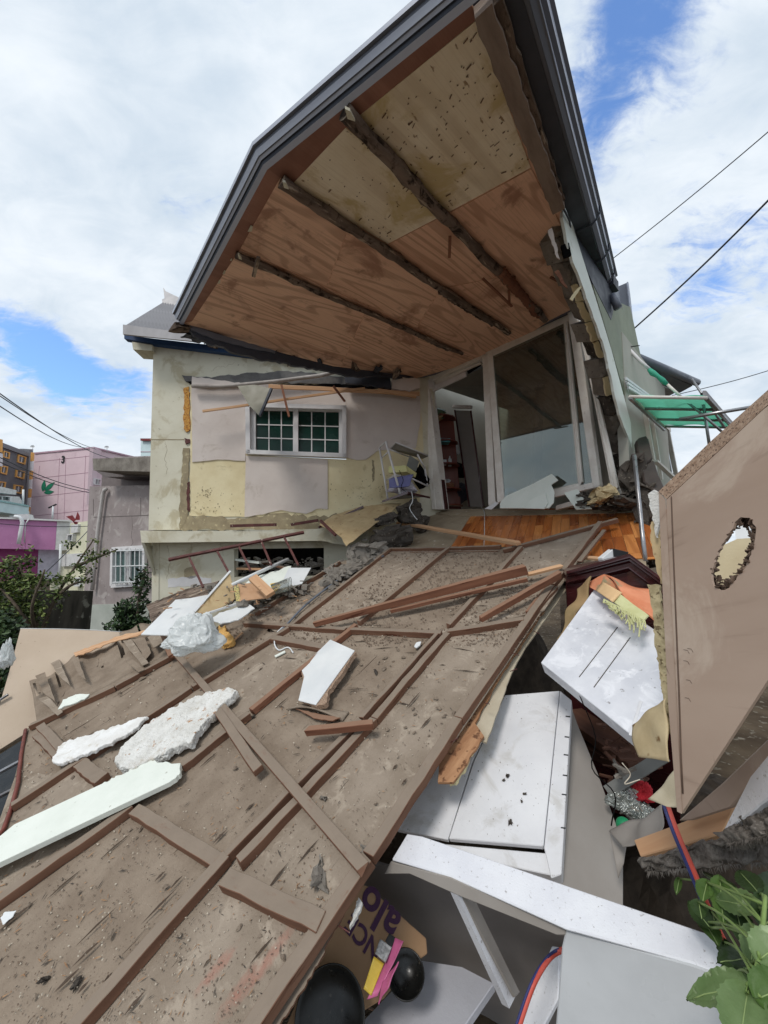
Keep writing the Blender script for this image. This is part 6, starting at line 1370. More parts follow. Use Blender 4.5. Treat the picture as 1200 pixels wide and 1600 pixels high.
# ================================================================ right foreground pile
# brown board with a hole
BB = PL3(V(1040, 780, 1.30), V(1065, 1268, 1.02), V(1200, 640, .98))
bb = thing('brown_board', 'big brown laminate board with a ragged hole, standing at the right picture edge', 'board', BB.at(1120, 900))
hole = [(1148, 816), (1157, 808), (1171, 809), (1181, 823), (1180, 842), (1174, 866), (1162, 890), (1150, 906), (1140, 918), (1127, 922), (1114, 914), (1111, 896), (1116, 874), (1127, 852), (1140, 836)]
outer = [(1041, 781), (1120, 708), (1200, 633), (1330, 515), (1330, 900), (1240, 1010), (1200, 1062), (1140, 1155), (1065, 1270), (1058, 1180), (1053, 1080), (1047, 960), (1042, 860)]
board_hole('panel', BB, outer, jag(hole, 1.6, 5, 3), .006, M_brown, bb, ud=V(1065, 1268, 1.02) - V(1040, 780, 1.3))
BBb = BB.off(-.034)
board_hole('back_skin', BBb, outer, jag([(x * .86 + 1148 * .14 - 2, y * .86 + 862 * .14) for x, y in hole], 2, 5, 4), .004, M_chip, bb)
# frame of the board: left stile with a groove, rough top edge, torn edges of the hole
loft('edge_stile', BB.off(.002).pts([(1029, 768), (1040, 781), (1066, 1272), (1058, 1268), (1044, 1100), (1036, 940)]), BBb.pts([(1029, 768), (1040, 781), (1066, 1272), (1058, 1268), (1044, 1100), (1036, 940)]), M_brown, bb)
te = [V(1029, 768, 1.335), V(1041, 780, 1.30), V(1120, 707, 1.132), V(1200, 632, .98), V(1330, 514, .80), V(1330, 492, .84), V(1200, 610, 1.03), V(1110, 690, 1.19)]
prism('top_edge', te, (te[1] - te[0]).cross(te[3] - te[1]) if (te[1] - te[0]).cross(te[3] - te[1]).z > 0 else -(te[1] - te[0]).cross(te[3] - te[1]), .006, M_chip, bb)
tube('groove', [BB.off(.001).at(x, y) for x, y in ((1049, 776), (1052, 860), (1056, 960), (1061, 1080), (1064, 1180), (1067, 1240))], .0022, mat('groove_brown', (92, 74, 62)), bb, n=6)
for i, (x, y) in enumerate(((1068, 1015), (1074, 1013), (1068, 1032), (1072, 1062), (1070, 1090))):
    tube('scratch', [BB.off(.0008).at(x, y), BB.off(.0008).at(x + 6, y + 1), BB.off(.0008).at(x + 9, y + 6)], .0005, MATS['groove_brown'], bb, n=4)
rb = Bag(); rnd = random.Random(6)
for i in range(170):
    k = rnd.randrange(len(hole)); a, b = hole[k], hole[(k + 1) % len(hole)]; t_ = rnd.random(); x, y = a[0] + (b[0] - a[0]) * t_, a[1] + (b[1] - a[1]) * t_
    right = x > 1146 or y > 880
    if not right and rnd.random() < .7: continue
    cx, cy = 1147, 865; s = rnd.uniform(.002, .009); f_, g_, h_ = frame_of(Vector((rnd.gauss(0, 1), rnd.gauss(0, .6), rnd.gauss(0, 1))))
    q = rnd.uniform(0, .26 if right else .05); rb.box(BB.off(-rnd.uniform(-.004, .05)).at(x + (cx - x) * q, y + (cy - y) * q), f_, g_, h_, s * 1.8, s, s * .5)
tag(rb.make('torn_hole_rim', mat('torn_particle_core', (112, 92, 78), (66, 52, 43), 60, rough=.95, bump=.8), bb), kind='stuff')
# rough side layers at its left edge
for i, (q, m, d) in enumerate((([(1012, 772), (1022, 765), (1030, 772), (1033, 800), (1026, 840), (1018, 800)], M_foam, 1.42), ([(1018, 815), (1028, 812), (1034, 870), (1032, 912), (1022, 870), (1016, 840)], M_ochre, 1.42),
        ([(1011, 913), (1030, 914), (1038, 990), (1048, 1080), (1050, 1120), (1035, 1080), (1022, 1000), (1020, 960)], mat('crumbly_board_core', (190, 176, 140), (150, 136, 104), 24, c3=(110, 96, 70), s3=50, th=.6, rough=.95, bump=.8), 1.36),
        ([(1030, 1050), (1048, 1060), (1056, 1180), (1040, 1120)], MATS['crumbly_board_core'], 1.2))):
    pprism('torn_side_layer', PL(V(q[0][0], q[0][1], d), BB.n + Vector((-.5, -.8, 0))), jag(q, 1.6, 5, 10 + i), .012, m, bb)
sheet('torn_backing_paper', V(988, 1133, 1.30), V(1050, 1095, 1.14), V(1058, 1196, 1.08), V(996, 1182, 1.22), 18, 14, .002, mat('ochre_backing_paper', (196, 178, 142), (174, 154, 118), 7, c3=(128, 100, 64), s3=16, th=.66, rough=.8), bb, lambda u, v, p: .02 * noise.noise(p * 12) + .02 * u)
sheet('torn_backing_paper', V(1010, 1248, 1.14), V(1056, 1200, 1.06), V(1064, 1262, 1.03), V(1040, 1260, 1.07), 14, 10, .002, mat('pale_backing_paper', (206, 196, 172), (186, 174, 148), 7, rough=.85), bb, lambda u, v, p: .012 * noise.noise(p * 14))

vb0 = PL3(V(1100, 850, 1.9), V(1200, 850, 1.7), V(1100, 1000, 1.8))
tag(pprism('cream_board', vb0, [(1085, 872), (1152, 842), (1215, 838), (1215, 985), (1085, 985)], .02, mat('pale_cream_board', (196, 182, 150), (184, 168, 136), 5), None), 'pale cream board standing behind the hole in the brown board', 'board')
tag(pprism('white_scrap', PL3(V(1100, 820, 2.2), V(1200, 820, 2.0), V(1100, 950, 2.1)), [(1148, 818), (1190, 812), (1190, 848), (1150, 850)], .02, M_white, None), 'white board edge seen at the top of the hole in the brown board', 'board')
# marble patterned panel
def vb(name, label, cat, pl, px, t, m, amp=0, seed=0, step=8, bv=.003, edges=None, ud=None, parent=None):
    P = PL3(*[V(*q) for q in pl]); o = pprism(name, P, jag(px, amp, step, seed, edges=edges) if amp else px, t, m, parent, bv=bv, ud=ud)
    if label: tag(o, label, cat)
    return o, P
o, P = vb('laminate_panel', 'thick scuffed silver white laminate panel tilted left of the brown board', 'panel', ((846, 1036, 2.15), (938, 918, 2.5), (992, 1152, 1.60)), [(845, 1035), (930, 918), (1000, 968), (1062, 1010), (1040, 1110), (991, 1152)], .07, M_marble, edges=None)
for a, b in (((905, 1058), (965, 980)), ((928, 1074), (985, 996))): beam('score_line', P.off(.0005).at(*a), P.off(.0005).at(*b), .004, .0012, M_cdark, o, up=P.n, bv=0)
beam('crease', P.at(985, 1150), P.at(1002, 1096), .012, .004, M_fridge, o, up=P.n)
# dark cabinet behind with moulding
dk = thing('dark_red_cabinet', 'dark red lacquered cabinet cornice with a pointed corner behind the blanket', 'cabinet', V(970, 900, 2.7))
c = V(981, 864, 2.55); l_ = V(884, 892, 3.0); r_ = V(1045, 912, 2.3)
def corn(off, up, t, nm='cornice'):
    a, b, c_ = l_ + off, c + off, r_ + off; back_ = Vector((.3, .9, 0)) * .5
    prism(nm, [a + UP * up, b + UP * up, c_ + UP * up, c_ + UP * up + back_, a + UP * up + back_], UP, t, M_dkred, dk, bv=.004)
f0 = Vector((-.02, -.05, 0)); corn(f0 * 1.0, 0, .025); corn(f0 * .6, -.025, .02); corn(f0 * 0, -.045, .05); corn(-f0, -.095, 1.6, 'body')
t = vb('white_box', 'small white and black printed box on the dark red cornice', 'box', ((942, 872, 2.75), (960, 858, 2.75), (942, 882, 2.75)), [(941, 872), (958, 858), (962, 870), (958, 878), (943, 880)], .06, M_white)
vb('black_label', 'black printed side of the small box on the cornice', 'box', ((959, 858, 2.74), (982, 863, 2.76), (962, 874, 2.74)), [(959, 857), (983, 863), (978, 872), (961, 877)], .04, M_ink)
bl_ = thing('blanket', 'orange and pale green fringed wool blanket over the laminate panel top', 'blanket', V(960, 940, 2.3))
sheet('cloth', V(905, 908, 2.62), V(945, 898, 2.42), V(1022, 965, 2.0), V(948, 932, 2.30), 30, 20, .008, M_blanket, bl_, lambda u, v, p: .05 * noise.noise(p * 5))
sheet('cloth', V(945, 896, 2.44), V(1018, 920, 2.3), V(1026, 975, 1.98), V(985, 945, 2.12), 26, 14, .008, M_blanket, bl_, lambda u, v, p: .04 * noise.noise(p * 6 + Vector((3, 0, 0))))
sheet('hanging_side', V(898, 918, 2.66), V(926, 902, 2.52), V(894, 965, 2.42), V(872, 1000, 2.40), 16, 22, .008, mat('olive_orange_blanket', (168, 140, 104), (130, 116, 84), 3, rough=.95, bump=.7, bscale=200, bdist=.003, spec=.05), bl_, lambda u, v, p: .05 * noise.noise(p * 6))
sheet('stripe', V(930, 922, 2.36), V(940, 908, 2.36), V(972, 926, 2.16), V(956, 940, 2.13), 10, 6, .006, mat('beige_blanket_stripe', (222, 186, 140), rough=.95, bump=.7, bscale=200), bl_, lambda u, v, p: .012 * noise.noise(p * 9))
sheet('stripe', V(955, 938, 2.17), V(966, 926, 2.18), V(1014, 962, 1.96), V(1000, 972, 1.92), 14, 6, .006, M_blankg, bl_, lambda u, v, p: .012 * noise.noise(p * 9))
fb = Bag(); rnd = random.Random(4)
for i in range(46):
    t_ = i / 45; x = 944 + 58 * t_; y = 936 + 30 * t_; dd = 2.13 - .2 * t_; L = rnd.uniform(.5, 1.3)
    pts = curve_pts([V(x, y, dd), V(x + rnd.uniform(-2, 6), y + 8 * L, dd - .02), V(x + rnd.uniform(0, 12), y + 20 * L * (0.4 + t_), dd - .05)], 6); v, f = tubeg(pts, .0035, 4); fb.add(v, f)
tag(fb.make('fringe', M_blankg, bl_), kind='stuff')

KS = 1.27
def VK(x, y, d): return V(x, y, d * KS)
def vbk(name, label, cat, pl, px, t, m, **k): return vb(name, label, cat, [(x, y, d * KS) for x, y, d in pl], px, t, m, **k)
# grey white cabinet under it
cbn = thing('white_cabinet', 'dust speckled white cabinet with open lid edge, right of the fallen ceiling rim', 'cabinet', VK(800, 1250, 1.4))
CBp = PL3(VK(790, 1086, 1.92), VK(874, 1079, 1.86), VK(850, 1322, 1.36))
pprism('door', CBp, [(789, 1086), (874, 1079), (849, 1322), (701, 1310), (740, 1190)], .025, M_fridge, cbn, bv=.003)
pprism('side_strip', CBp.off(-.004), [(875, 1079), (893, 1094), (877, 1366), (861, 1372), (850, 1324)], .06, M_fridge, cbn, bv=.003)
pprism('left_panel', CBp.off(-.006), [(788, 1088), (738, 1190), (700, 1312), (620, 1296), (700, 1130), (760, 1080)], .02, M_fridge, cbn, bv=.002)
CBr = PL3(VK(700, 1314, 1.36), VK(850, 1326, 1.34), VK(868, 1368, 1.30))
pprism('bottom_rail', CBp.off(-.03), [(690, 1318), (868, 1334), (873, 1370), (742, 1342)], .05, M_fridge, cbn, bv=.003)
for i, y in enumerate((1118, 1150, 1178, 1210, 1240, 1292)): pprism('print_mark', CBp.off(-.0035), [(884 - i * 1.5, y), (891 - i * 1.4, y + 1), (890.5 - i * 1.4, y + 3), (883.5 - i * 1.5, y + 2)], .001, M_ink, cbn)
for i, (x, y, s) in enumerate(((793, 1212, 3), (787, 1219, 2), (820, 1240, 2), (797, 1285, 3), (815, 1252, 1.4), (900, 1122, 0))):
    if s: tag(chunk('dirt_lump', CBp.off(.004).at(x, y), s * .006, s * .004, s * .003, M_cdark, None, 90 + i, rough=.5), ['largest dirt clod on the white cabinet door', 'dirt clod touching the largest on the cabinet door', 'small dirt clod right of the middle of the cabinet door', 'flat dirt clod near the lower edge of the cabinet door', 'tiny dirt clod above the lower right of the cabinet door'][i], 'dirt')
vbk('grey_side_panel', 'tall plain grey beige panel leaning right of the white cabinet', 'panel', ((895, 1100, 1.95), (975, 1320, 1.45), (880, 1372, 1.32)), [(890, 1095), (902, 1130), (935, 1210), (974, 1318), (974, 1420), (940, 1420), (872, 1385)], .03, M_greyp)

# white plastic body with opening (nearest thing, bottom right)
wf_ = thing('white_appliance_frame', 'big white speckled appliance body with an open front at the bottom right', 'appliance', VK(900, 1560, 1.1))
TP = PL3(VK(640, 1303, 1.36), VK(1165, 1515, .86), VK(700, 1371, 1.20))
pprism('top_band', TP, [(636, 1302), (660, 1306), (900, 1388), (1118, 1462), (1150, 1484), (1172, 1524), (1166, 1530), (1150, 1530), (1080, 1504), (884, 1450), (704, 1369), (612, 1342)], .012, M_fridge2, wf_, bv=.004)
FP = PL3(VK(704, 1370, 1.20), VK(1150, 1530, .852), VK(890, 1640, .98))
pprism('front_lip', FP, [(610, 1346), (704, 1371), (884, 1452), (884, 1462), (870, 1462), (716, 1400), (640, 1366), (600, 1366)], .02, M_greyp, wf_, bv=.003)
pprism('front_face', FP, [(884, 1453), (1080, 1507), (1150, 1532), (1170, 1530), (1130, 1620), (1100, 1700), (860, 1700), (872, 1560), (878, 1480)], .02, mat('white_plastic_front', (188, 190, 192), (176, 178, 180), 3, c3=(150, 146, 140), s3=6, th=.66, rough=.35, bump=.04), wf_, bv=.004)
None if True else pprism('inner_side', PL3(VK(880, 1462, 1.0), VK(872, 1560, 1.0), VK(866, 1470, 1.25)), [(880, 1460), (872, 1640), (856, 1640), (866, 1480)], .01, M_greyp, wf_) if False else None
pprism('cable_slot', TP.off(.001), [(1143, 1500), (1147, 1494), (1154, 1500), (1158, 1510), (1152, 1512), (1146, 1508)], .004, M_black, wf_)
M_grin = mat('grey_inner_lining', (132, 126, 122), (120, 114, 110), 2, rough=.5, bump=.03)
zc_ = -1.62
bk = PL3(VK(600, 1365, 1.62), VK(880, 1470, 1.32), VK(700, 1520, 1.62))
pprism('inner_back', bk, [(560, 1340), (900, 1440), (900, 1700), (560, 1700)], .01, M_grin, wf_)
pprism('inner_divider', PL3(VK(714, 1398, 1.18), VK(800, 1570, 1.22), VK(740, 1404, 1.22)), [(714, 1398), (722, 1401), (806, 1556), (796, 1576)], .03, M_fridge2, wf_)
pprism('inner_divider', PL3(VK(722, 1401, 1.19), VK(806, 1556, 1.22), VK(760, 1410, 1.30)), [(722, 1401), (742, 1406), (812, 1550), (805, 1558)], .01, M_greyp, wf_)
vbk('drawer_front', 'white drawer front lying low inside the open appliance body', 'drawer', ((660, 1500, 1.50), (775, 1535, 1.38), (560, 1600, 1.34)), [(658, 1500), (722, 1510), (772, 1536), (700, 1640), (520, 1640), (562, 1600)], .03, mat('grey_white_drawer', (178, 178, 184), (168, 168, 174), 3, c3=(80, 76, 72), s3=50, th=.74, rough=.5), )
vbk('white_strip', 'bright edge of a white panel low down right of the drawer', 'panel', ((790, 1600, 1.3), (860, 1480, 1.32), (876, 1540, 1.25)), [(788, 1640), (862, 1478), (874, 1480), (872, 1560), (830, 1640)], .02, M_fridge2)
# paper sack with print
o, P = vbk('paper_sack', 'brown paper sack with dark purple lettering under the fallen ceiling rim', 'sack', ((560, 1400, 1.48), (662, 1468, 1.42), (520, 1500, 1.36)), [(560, 1380), (575, 1385), (666, 1466), (668, 1490), (640, 1510), (600, 1560), (500, 1620), (440, 1620), (500, 1480)], .05, mat('brown_kraft_paper', (158, 128, 98), (142, 112, 84), 3, rough=.85, bump=.2, bscale=20))
M_purp = mat('dark_purple_print', (66, 34, 66), rough=.7)
ex = P.at(560, 1395) - P.at(618, 1458); ey = P.n.cross(ex)
if ey.dot(P.at(560, 1470) - P.at(600, 1420)) < 0: ey = -ey
ez = ex.cross(ey)
eyy = ey if ex.cross(ey).dot(P.n) > 0 else ey
text('printed_word', 'alo', P.off(.003).at(592, 1424), ex, eyy, .155, M_purp, o, .0006, .004); text('printed_word', 'NCE', P.off(.003).at(568, 1464), ex, eyy, .085, M_purp, o, .0006, .002)
# snack packet, bowls
pk_ = thing('snack_packet', 'crumpled pink and yellow snack packet between the black bowls', 'packet', VK(600, 1540, 1.3))
def ps(nm, q, m, d=(0, 0, 0)): sheet(nm, *[VK(*k) for k in q], 10, 10, .004, m, pk_, lambda u, v, p: .012 * noise.noise(p * 18))
ps('pink_side', [(574, 1562, 1.24), (590, 1556, 1.24), (630, 1470, 1.30), (618, 1466, 1.33)], mat('pink_foil', (196, 104, 146), (176, 86, 128), 12, rough=.3, bump=.3, bscale=20)); ps('pink_side', [(590, 1568, 1.22), (606, 1540, 1.23), (620, 1500, 1.28), (600, 1530, 1.26)], MATS['pink_foil'])
ps('yellow_side', [(568, 1545, 1.25), (580, 1556, 1.24), (600, 1505, 1.29), (584, 1494, 1.30)], mat('yellow_foil', (214, 184, 70), (196, 164, 56), 12, rough=.3, bump=.3, bscale=20))
ps('back_label', [(586, 1490, 1.30), (602, 1502, 1.28), (612, 1478, 1.31), (594, 1468, 1.33)], mat('grey_label', (176, 176, 176), (110, 110, 110), 70, rough=.5)); ps('black_band', [(602, 1470, 1.32), (612, 1478, 1.31), (618, 1468, 1.33), (608, 1460, 1.34)], M_ink)
lathe('black_pan', 'shiny black round pan at the bottom edge under the ceiling rim', 'pan', VK(516, 1588, 1.24), [(.02, -.055), (.075, -.05), (.108, -.015), (.125, .012), (.129, .012), (.120, .0), (.085, -.035), (.045, -.044), (.001, -.046)], mat('black_gloss_enamel', (26, 26, 24), (20, 20, 19), 4, rough=.3, bump=.05, spec=.4, c3=(70, 66, 60), s3=40, th=.68), n=40, ax=Vector((.05, -.75, .7)))
lathe('black_bowl', 'small black bowl lying on its side right of the pink packet', 'bowl', VK(634, 1524, 1.32), [(.015, -.04), (.048, -.036), (.068, -.008), (.074, .016), (.070, .016), (.060, -.008), (.024, -.028), (.001, -.029)], MATS['black_gloss_enamel'], n=32, ax=Vector((.2, -.4, .9)))
# red and blue twin hose
def hose(name, label, ctrl, r):
    t = thing(name, label, 'hose', VK(*ctrl[-1])); c = curve_pts([VK(*q) for q in ctrl], 30)
    tube('red_hose', c, r, mat('red_rubber', (206, 92, 78), (188, 76, 64), 9, rough=.5), t, n=10); tube('blue_hose', [p + Vector((-r * 1.0, -.001, r * .5)) for p in c], r * .5, mat('navy_rubber', (52, 58, 110), rough=.5), t, n=10)
hose('twin_hose', 'flat red and blue twin hose running into the slot of the white appliance', [(1040, 1255, 1.02), (1058, 1305, .98), (1085, 1368, .95), (1108, 1425, .95), (1130, 1470, .99), (1147, 1503, 1.085), (1150, 1512, 1.2)], .0105)
hose('twin_hose', 'red and blue twin hose loop coming out of the open appliance front', [(800, 1640, 1.1), (815, 1590, 1.12), (835, 1535, 1.15), (858, 1498, 1.2), (880, 1484, 1.2), (900, 1484, 1.45)], .0085)
M_dkw = mat('gap_shaded_timber', (104, 70, 54), (78, 52, 42), 10, (.1, 1, 1), rough=.85, bump=.4)  # reddish timber, darkened in colour to carry the enclosed gap's shade
# dark depth of the pile: wood, profile, cloth, ball
o = beam('brown_plank', V(890, 1120, 2.9), V(1010, 1205, 2.2), .2, .05, M_dkw, None, up=(0, -.5, 1)); tag(o, 'dark reddish plank deep in the gap right of the grey panel', 'timber')
o = beam('brown_plank', V(905, 1165, 2.7), V(1000, 1215, 2.2), .12, .05, M_dkw, None, up=(0, -.5, 1)); tag(o, 'second reddish plank just below the deeper one in the gap', 'timber')
o = beam('grey_profile', VK(952, 1236, 1.55), VK(1040, 1180, 1.45), .05, .03, mat('grey_plastic_profile', (120, 120, 116), rough=.5), None, up=(0, -.7, .7)); tag(o, 'grey plastic window profile lying across the dark gap', 'profile')
lathe('green_ball', 'green rubber ball in the gap beside the grey panel', 'ball', VK(975, 1290, 1.42), [(.001, -.032)] + [(.032 * math.cos(a), .032 * math.sin(a)) for a in [i * .26 - 1.3 for i in range(11)]] + [(.001, .032)], mat('green_rubber', (28, 134, 88), rough=.4), n=24)
o = bagmesh('red_cloth', 'red crumpled cloth scrap under the grey profile', VK(1003, 1240, 1.5), .045, .04, .05, mat('red_cloth', (176, 36, 46), rough=.9), 6)
bagmesh('clear_wrap', 'cloudy crumpled plastic wrap above the green ball', VK(980, 1255, 1.5), .07, .05, .06, M_clear, 7)
bagmesh('clear_wrap', 'cloudy plastic wrap right of the green ball', VK(1008, 1275, 1.45), .05, .05, .04, M_clear, 8)
cs2 = sheet('torn_paper_edge', VK(953, 1300, 1.35), VK(1040, 1262, 1.2), VK(1020, 1310, 1.15), VK(975, 1325, 1.25), 24, 10, .002, M_greyp, None, lambda u, v, p: .03 * noise.noise(p * 12)); tag(cs2, 'torn grey paper flap below the green ball', 'paper')
cs3 = sheet('torn_paper_strip', VK(952, 1300, 1.36), VK(982, 1302, 1.34), VK(975, 1350, 1.3), VK(966, 1372, 1.28), 8, 12, .002, M_greyp, None, lambda u, v, p: .02 * noise.noise(p * 14)); tag(cs3, 'hanging grey torn strip beside the grey panel edge', 'paper')
# small broken bits caught everywhere in the pile
for nm, mm, reg, n_, lab in (('small_debris', M_dkw, ((935, 1010), (1130, 1230), (2.0, 2.4)), 60, 'dark broken wood bits deep in the gap right of the grey panel'), ('small_debris', M_conc, ((965, 1015), (1200, 1290), (1.8, 2.2)), 26, 'grey plaster bits deep in the gap right of the grey panel'),
        ('small_debris', M_conc, ((350, 520), (905, 960), (3.9, 4.5)), 120, 'small grey rubble bits scattered over the heap below the railing'), ('small_debris', M_orange, ((260, 480), (915, 975), (3.6, 4.4)), 50, 'small fresh wood splinters scattered over the heap below the railing'), ('small_debris', M_batten, ((440, 620), (1480, 1640), (1.9, 2.1)), 60, 'brown wood bits on the ground behind the paper sack')):
    B = Bag(); r_ = random.Random(n_)
    for _ in range(n_):
        p = V(r_.uniform(*reg[0]), r_.uniform(*reg[1]), r_.uniform(*reg[2])); f_, g_, h_ = frame_of(Vector((r_.gauss(0, 1), r_.gauss(0, 1), r_.gauss(0, .4)))); s = r_.uniform(.006, .022); B.box(p, f_, g_, h_, s * r_.uniform(1.5, 6), s, s * .5)
    tag(B.make(nm, mm), lab, 'rubble', kind='stuff')
tag(tube('thin_wire', curve_pts([V(905, 1085, 1.9), V(930, 1150, 1.8), V(925, 1200, 1.7), V(960, 1240, 1.6), V(955, 1290, 1.5)], 20), .0025, M_black, n=5), 'thin black wire looping down beside the grey panel', 'wire')
tag(tube('thin_wire', curve_pts([V(972, 1192, 1.5), V(985, 1210, 1.5), V(976, 1225, 1.5), V(1000, 1218, 1.5)], 16), .002, M_crumb, n=5), 'pale curled strip above the grey plastic profile', 'wire')
# lower right: beams, boards, hairy concrete
vb('orange_beam', 'thick orange brown timber under the foot of the brown board', 'timber', ((1000, 1318, 1.5), (1150, 1252, 1.25), (1010, 1338, 1.45)), [(990, 1312), (1050, 1290), (1152, 1250), (1138, 1280), (1128, 1302), (1060, 1322), (1000, 1338)], .06, M_orange, ud=V(1150, 1252, 1.25) - V(1000, 1318, 1.5))
vb('pale_board', 'pale pinkish board sloping up behind the orange timber', 'board', ((1062, 1280, 1.35), (1200, 1150, 1.1), (1140, 1262, 1.2)), [(1060, 1282), (1130, 1222), (1215, 1140), (1215, 1180), (1160, 1240), (1142, 1262), (1080, 1282)], .02, M_brown)
vb('white_face_board', 'white faced rubble piece at the right picture edge', 'board', ((1128, 1302, 1.15), (1205, 1175, 1.0), (1200, 1245, 1.0)), [(1126, 1304), (1150, 1256), (1172, 1212), (1215, 1160), (1215, 1236), (1160, 1280)], .03, M_fridge2, amp=.8, seed=4, edges=[4, 5])
M_hair = mat('hairy_grey_insulation', (132, 126, 120), (90, 84, 78), 22, (1, .5, 1), rough=1, bump=1.0, bscale=70, bdist=.015, spec=.05)
def shaggy(name, label, px, d, th, seed):
    P = PL3(V(px[0][0], px[0][1], d[0]), V(px[1][0], px[1][1], d[1]), V(px[2][0], px[2][1], d[2])); c = [V(px[i][0], px[i][1], d[i]) for i in range(4)]
    o = sheet(name, c[0], c[1], c[2], c[3], 50, 26, th, M_hair, None, lambda u, v, p: .02 * noise.noise(p * 22) + .02 * noise.noise(p * 50)); tag(o, label, 'rubble'); 
    B = Bag(); r_ = random.Random(seed)
    for _ in range(500):
        u = r_.random(); v = r_.choice([r_.random(), 1.0]); p = c[0].lerp(c[1], u).lerp(c[3].lerp(c[2], u), v); q = p + Vector((r_.gauss(0, .006), r_.gauss(0, .006) - .004, -r_.uniform(.004, .02))); s = P.n.cross(q - p).normalized() * .0016
        B.add([p - s, p + s, q], [[0, 1, 2]])
    tag(B.make('fibres', M_hair, o, fixn=False), kind='stuff')
shaggy('insulation_slab', 'shaggy grey insulation slab, upper one at the right picture edge', [(1122, 1306), (1215, 1236), (1215, 1300), (1140, 1318)], (1.15, 1.0, .98, 1.1), .02, 2)
shaggy('insulation_slab', 'shaggy grey insulation slab under the orange timber', [(995, 1345), (1215, 1290), (1215, 1345), (1010, 1362)], (1.4, 1.1, 1.1, 1.38), .02, 3)
# plant with large leaves, bottom right
lp = thing('leafy_plant', 'green plant with large toothed leaves at the bottom right corner', 'plant', Vector((V(1175, 1600, .9).x, V(1175, 1600, .9).y, 0)))
M_bigl = [mat('big_leaf_light', (104, 124, 80), (84, 108, 60), 9, (1, 1, 1), c3=(140, 156, 116), s3=30, th=.62, rough=.55, bump=.5, bscale=26, bdist=.006, spec=.35), mat('big_leaf_mid', (74, 100, 44), (60, 86, 34), 9, rough=.5, bump=.5, bscale=26, bdist=.006, spec=.35), mat('big_leaf_dark', (50, 70, 32), (40, 58, 27), 9, rough=.5, bump=.5, bscale=26, bdist=.006, spec=.3)]
M_vein = mat('leaf_vein', (146, 166, 108), rough=.6, bump=0); M_stem = mat('green_stem', (128, 150, 84), (108, 132, 70), 20, rough=.6)
def bigleaf(bx, by, bd, tx, ty, td, W, k, nt=0, droop=.12):
    W *= .66 * (1.15 if by < 1500 else 1)
    kz = 1.16 if by < 1500 else 1.0
    b, t = V(bx, by, bd * kz), V(tx, ty, td * kz); L = (t - b).length; e1_ = (t - b).normalized(); view = (CAM - b).normalized() * .6 + UP * .6 + Vector((random.uniform(-.3, .3), 0, 0)); e2_ = view.cross(e1_).normalized(); e3_ = e1_.cross(e2_)
    vs = []; fs = []; ns, nw = 18, 6; r_ = random.Random(int(bx * 7 + by))
    for i in range(ns + 1):
        s = i / ns; w_ = W * .5 * (math.sin(math.pi * min(1, s ** .8)) ** .75) * (1.0 + (.06 if i % 2 else -.04)) + .0008
        for j in range(-nw, nw + 1):
            v = j / nw; vein = .05 * W * abs(math.sin((s * 7 - abs(v) * 1.6) * math.pi)) * (1 - abs(v) * .4)
            z = -droop * L * s * s + W * (.16 * v * v - .02) * (1 - s * .5) * (1 if W > 0 else 1) - .04 * W * (1 if j == 0 else 0) + vein * .35 + .05 * W * noise.noise(Vector((s * 4, v * 2, bx)))
            vs.append(b + e1_ * (L * s - abs(v) * W * .08) + e2_ * (w_ * v) + e3_ * z)
    M_ = 2 * nw + 1
    for i in range(ns):
        for j in range(M_ - 1): fs.append([i * M_ + j, i * M_ + j + 1, (i + 1) * M_ + j + 1, (i + 1) * M_ + j])
    lf = mk('leaf', vs, fs, M_bigl[k], lp, frame_of(e1_, e3_), smooth=True, fixn=False)
    tube('midrib', [vs[i * M_ + nw] + e3_ * .0006 for i in range(0, ns, 2)], .0011, M_vein, lf, n=5)
    stem_pt = stemc[min(len(stemc) - 1, nt)]; v, f = tubeg(curve_pts([stem_pt, stem_pt.lerp(b, .55) + UP * .01, b + e1_ * L * .04], 8), .0028, 6); SB_.add(v, f)
stemc = curve_pts([Vector((V(1172, 1600, .9).x, V(1172, 1600, .9).y, 0)), V(1165, 1680, .82), V(1168, 1590, .78), V(1180, 1530, .77), V(1190, 1470, .80), V(1196, 1400, .86)], 26)
SB_ = Bag(); v, f = tubeg(stemc, [.006 * (1 - .4 * i / len(stemc)) for i in range(len(stemc))], 8); SB_.add(v, f)
for a in ((1172, 1540, .76, 1060, 1550, .84, .085, 0, 14), (1168, 1548, .76, 1150, 1640, .66, .10, 0, 13), (1190, 1420, .84, 1108, 1398, .93, .075, 0, 22), (1125, 1372, .96, 1128, 1440, .88, .060, 1, 22), (1105, 1378, .97, 1096, 1405, .92, .05, 1, 22),
          (1190, 1400, .86, 1146, 1348, .98, .07, 2, 24), (1112, 1452, .95, 1072, 1402, 1.02, .06, 2, 20), (1150, 1420, .9, 1165, 1480, .84, .07, 2, 20), (1190, 1450, .82, 1250, 1380, .86, .10, 2, 20), (1180, 1450, .82, 1172, 1512, .77, .06, 0, 18),
          (1185, 1500, .78, 1240, 1455, .78, .09, 0, 18), (1185, 1560, .74, 1245, 1530, .72, .09, 1, 15), (1062, 1372, 1.15, 1056, 1396, 1.12, .025, 1, 24), (1100, 1440, 1.0, 1122, 1470, .92, .06, 1, 20), (1200, 1430, .9, 1205, 1350, 1.0, .08, 2, 24),
          (1150, 1400, .98, 1095, 1350, 1.12, .07, 2, 24), (1190, 1590, .74, 1230, 1620, .66, .10, 2, 12), (1130, 1470, .95, 1150, 1520, .86, .06, 2, 16)): bigleaf(*a)
rl = random.Random(5)
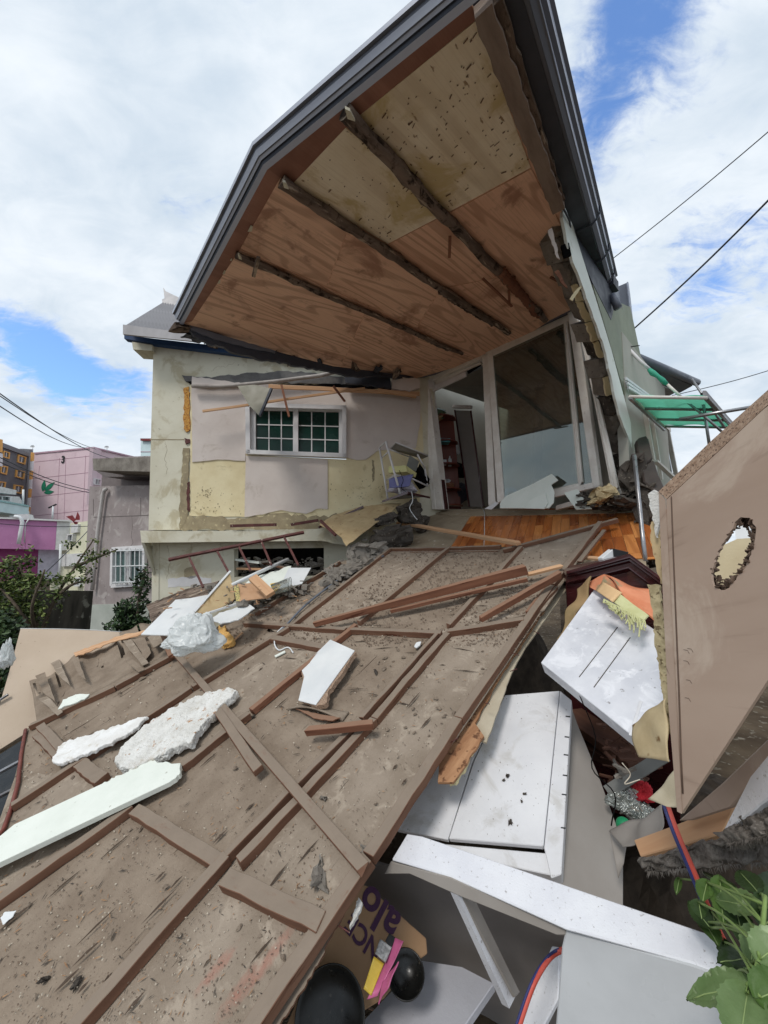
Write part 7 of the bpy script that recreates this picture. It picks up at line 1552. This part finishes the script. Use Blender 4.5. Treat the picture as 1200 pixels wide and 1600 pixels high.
for i in range(16):
    x, y = rl.uniform(1085, 1215), rl.uniform(1370, 1620)
    if y > 1480: x = rl.uniform(1150, 1215)
    bd_ = .92 + rl.uniform(-.06, .06); a_ = rl.uniform(2.2, 5.2); L_p = rl.uniform(28, 60)
    bigleaf(x, y, bd_, x + L_p * math.cos(a_), y - L_p * math.sin(a_) * .6, bd_ + rl.uniform(-.05, .06), rl.uniform(.04, .075), rl.choice([1, 2, 2, 0]), rl.randrange(13, 24))
SB_.make('stem', M_stem, lp, smooth=True)

# ================================================================ left: beige board, dark frames
o, P = vb('beige_board', 'large beige laminate board lying at the left under the curled plywood corner', 'board', ((32, 982, 4.5), (215, 992, 4.7), (0, 1178, 3.7)), [(32, 982), (90, 983), (150, 985), (262, 992), (280, 1030), (150, 1200), (46, 1142), (-30, 1190), (-30, 1176), (0, 1098), (14, 1050)], .03, M_beige)
tube('pale_edge_line', [P.off(.001).at(x, y) for x, y in ((32, 982), (90, 982.5), (150, 984.5), (200, 988))], .004, M_white, o, n=5)
vb('dark_glass_sheet', 'dark glossy sheet under the beige board at the left picture edge', 'sheet', ((0, 1180, 3.4), (46, 1165, 3.5), (0, 1290, 3.0)), [(-60, 1190), (0, 1178), (44, 1150), (40, 1200), (20, 1260), (0, 1320), (-60, 1350)], .02, mat('dark_glossy_sheet', (38, 40, 42), rough=.2, bump=.02, spec=.6))
for i, (a, b) in enumerate((((-30, 1225, 2.9), (38, 1188, 3.1)), ((-30, 1262, 2.8), (22, 1235, 3.0)), ((-20, 1108, 3.9), (14, 1086, 4.0)))): tag(beam('metal_rail', V(*a), V(*b), .03, .02, M_steel, None), ['upper silver rail on the dark glossy sheet at the left edge', 'lower silver rail on the dark glossy sheet at the left edge', 'silver rail beside the hedge at the left edge'][i], 'rail')
# timbers and foam that show in the gap beneath the long foam board
tag(beam('gap_timber', PAN.off(-.03).at(-20, 1400), PAN.off(-.03).at(70, 1330), .05, .02, M_orange, None, up=N_), 'torn orange wood edge under the long pale foam board', 'timber')
heap('rubble_heap', -1.9, 2.9, 1.3, 1.4, .4, M_cdark, 8, 'dark rubble heap under the beige board and curled plywood')
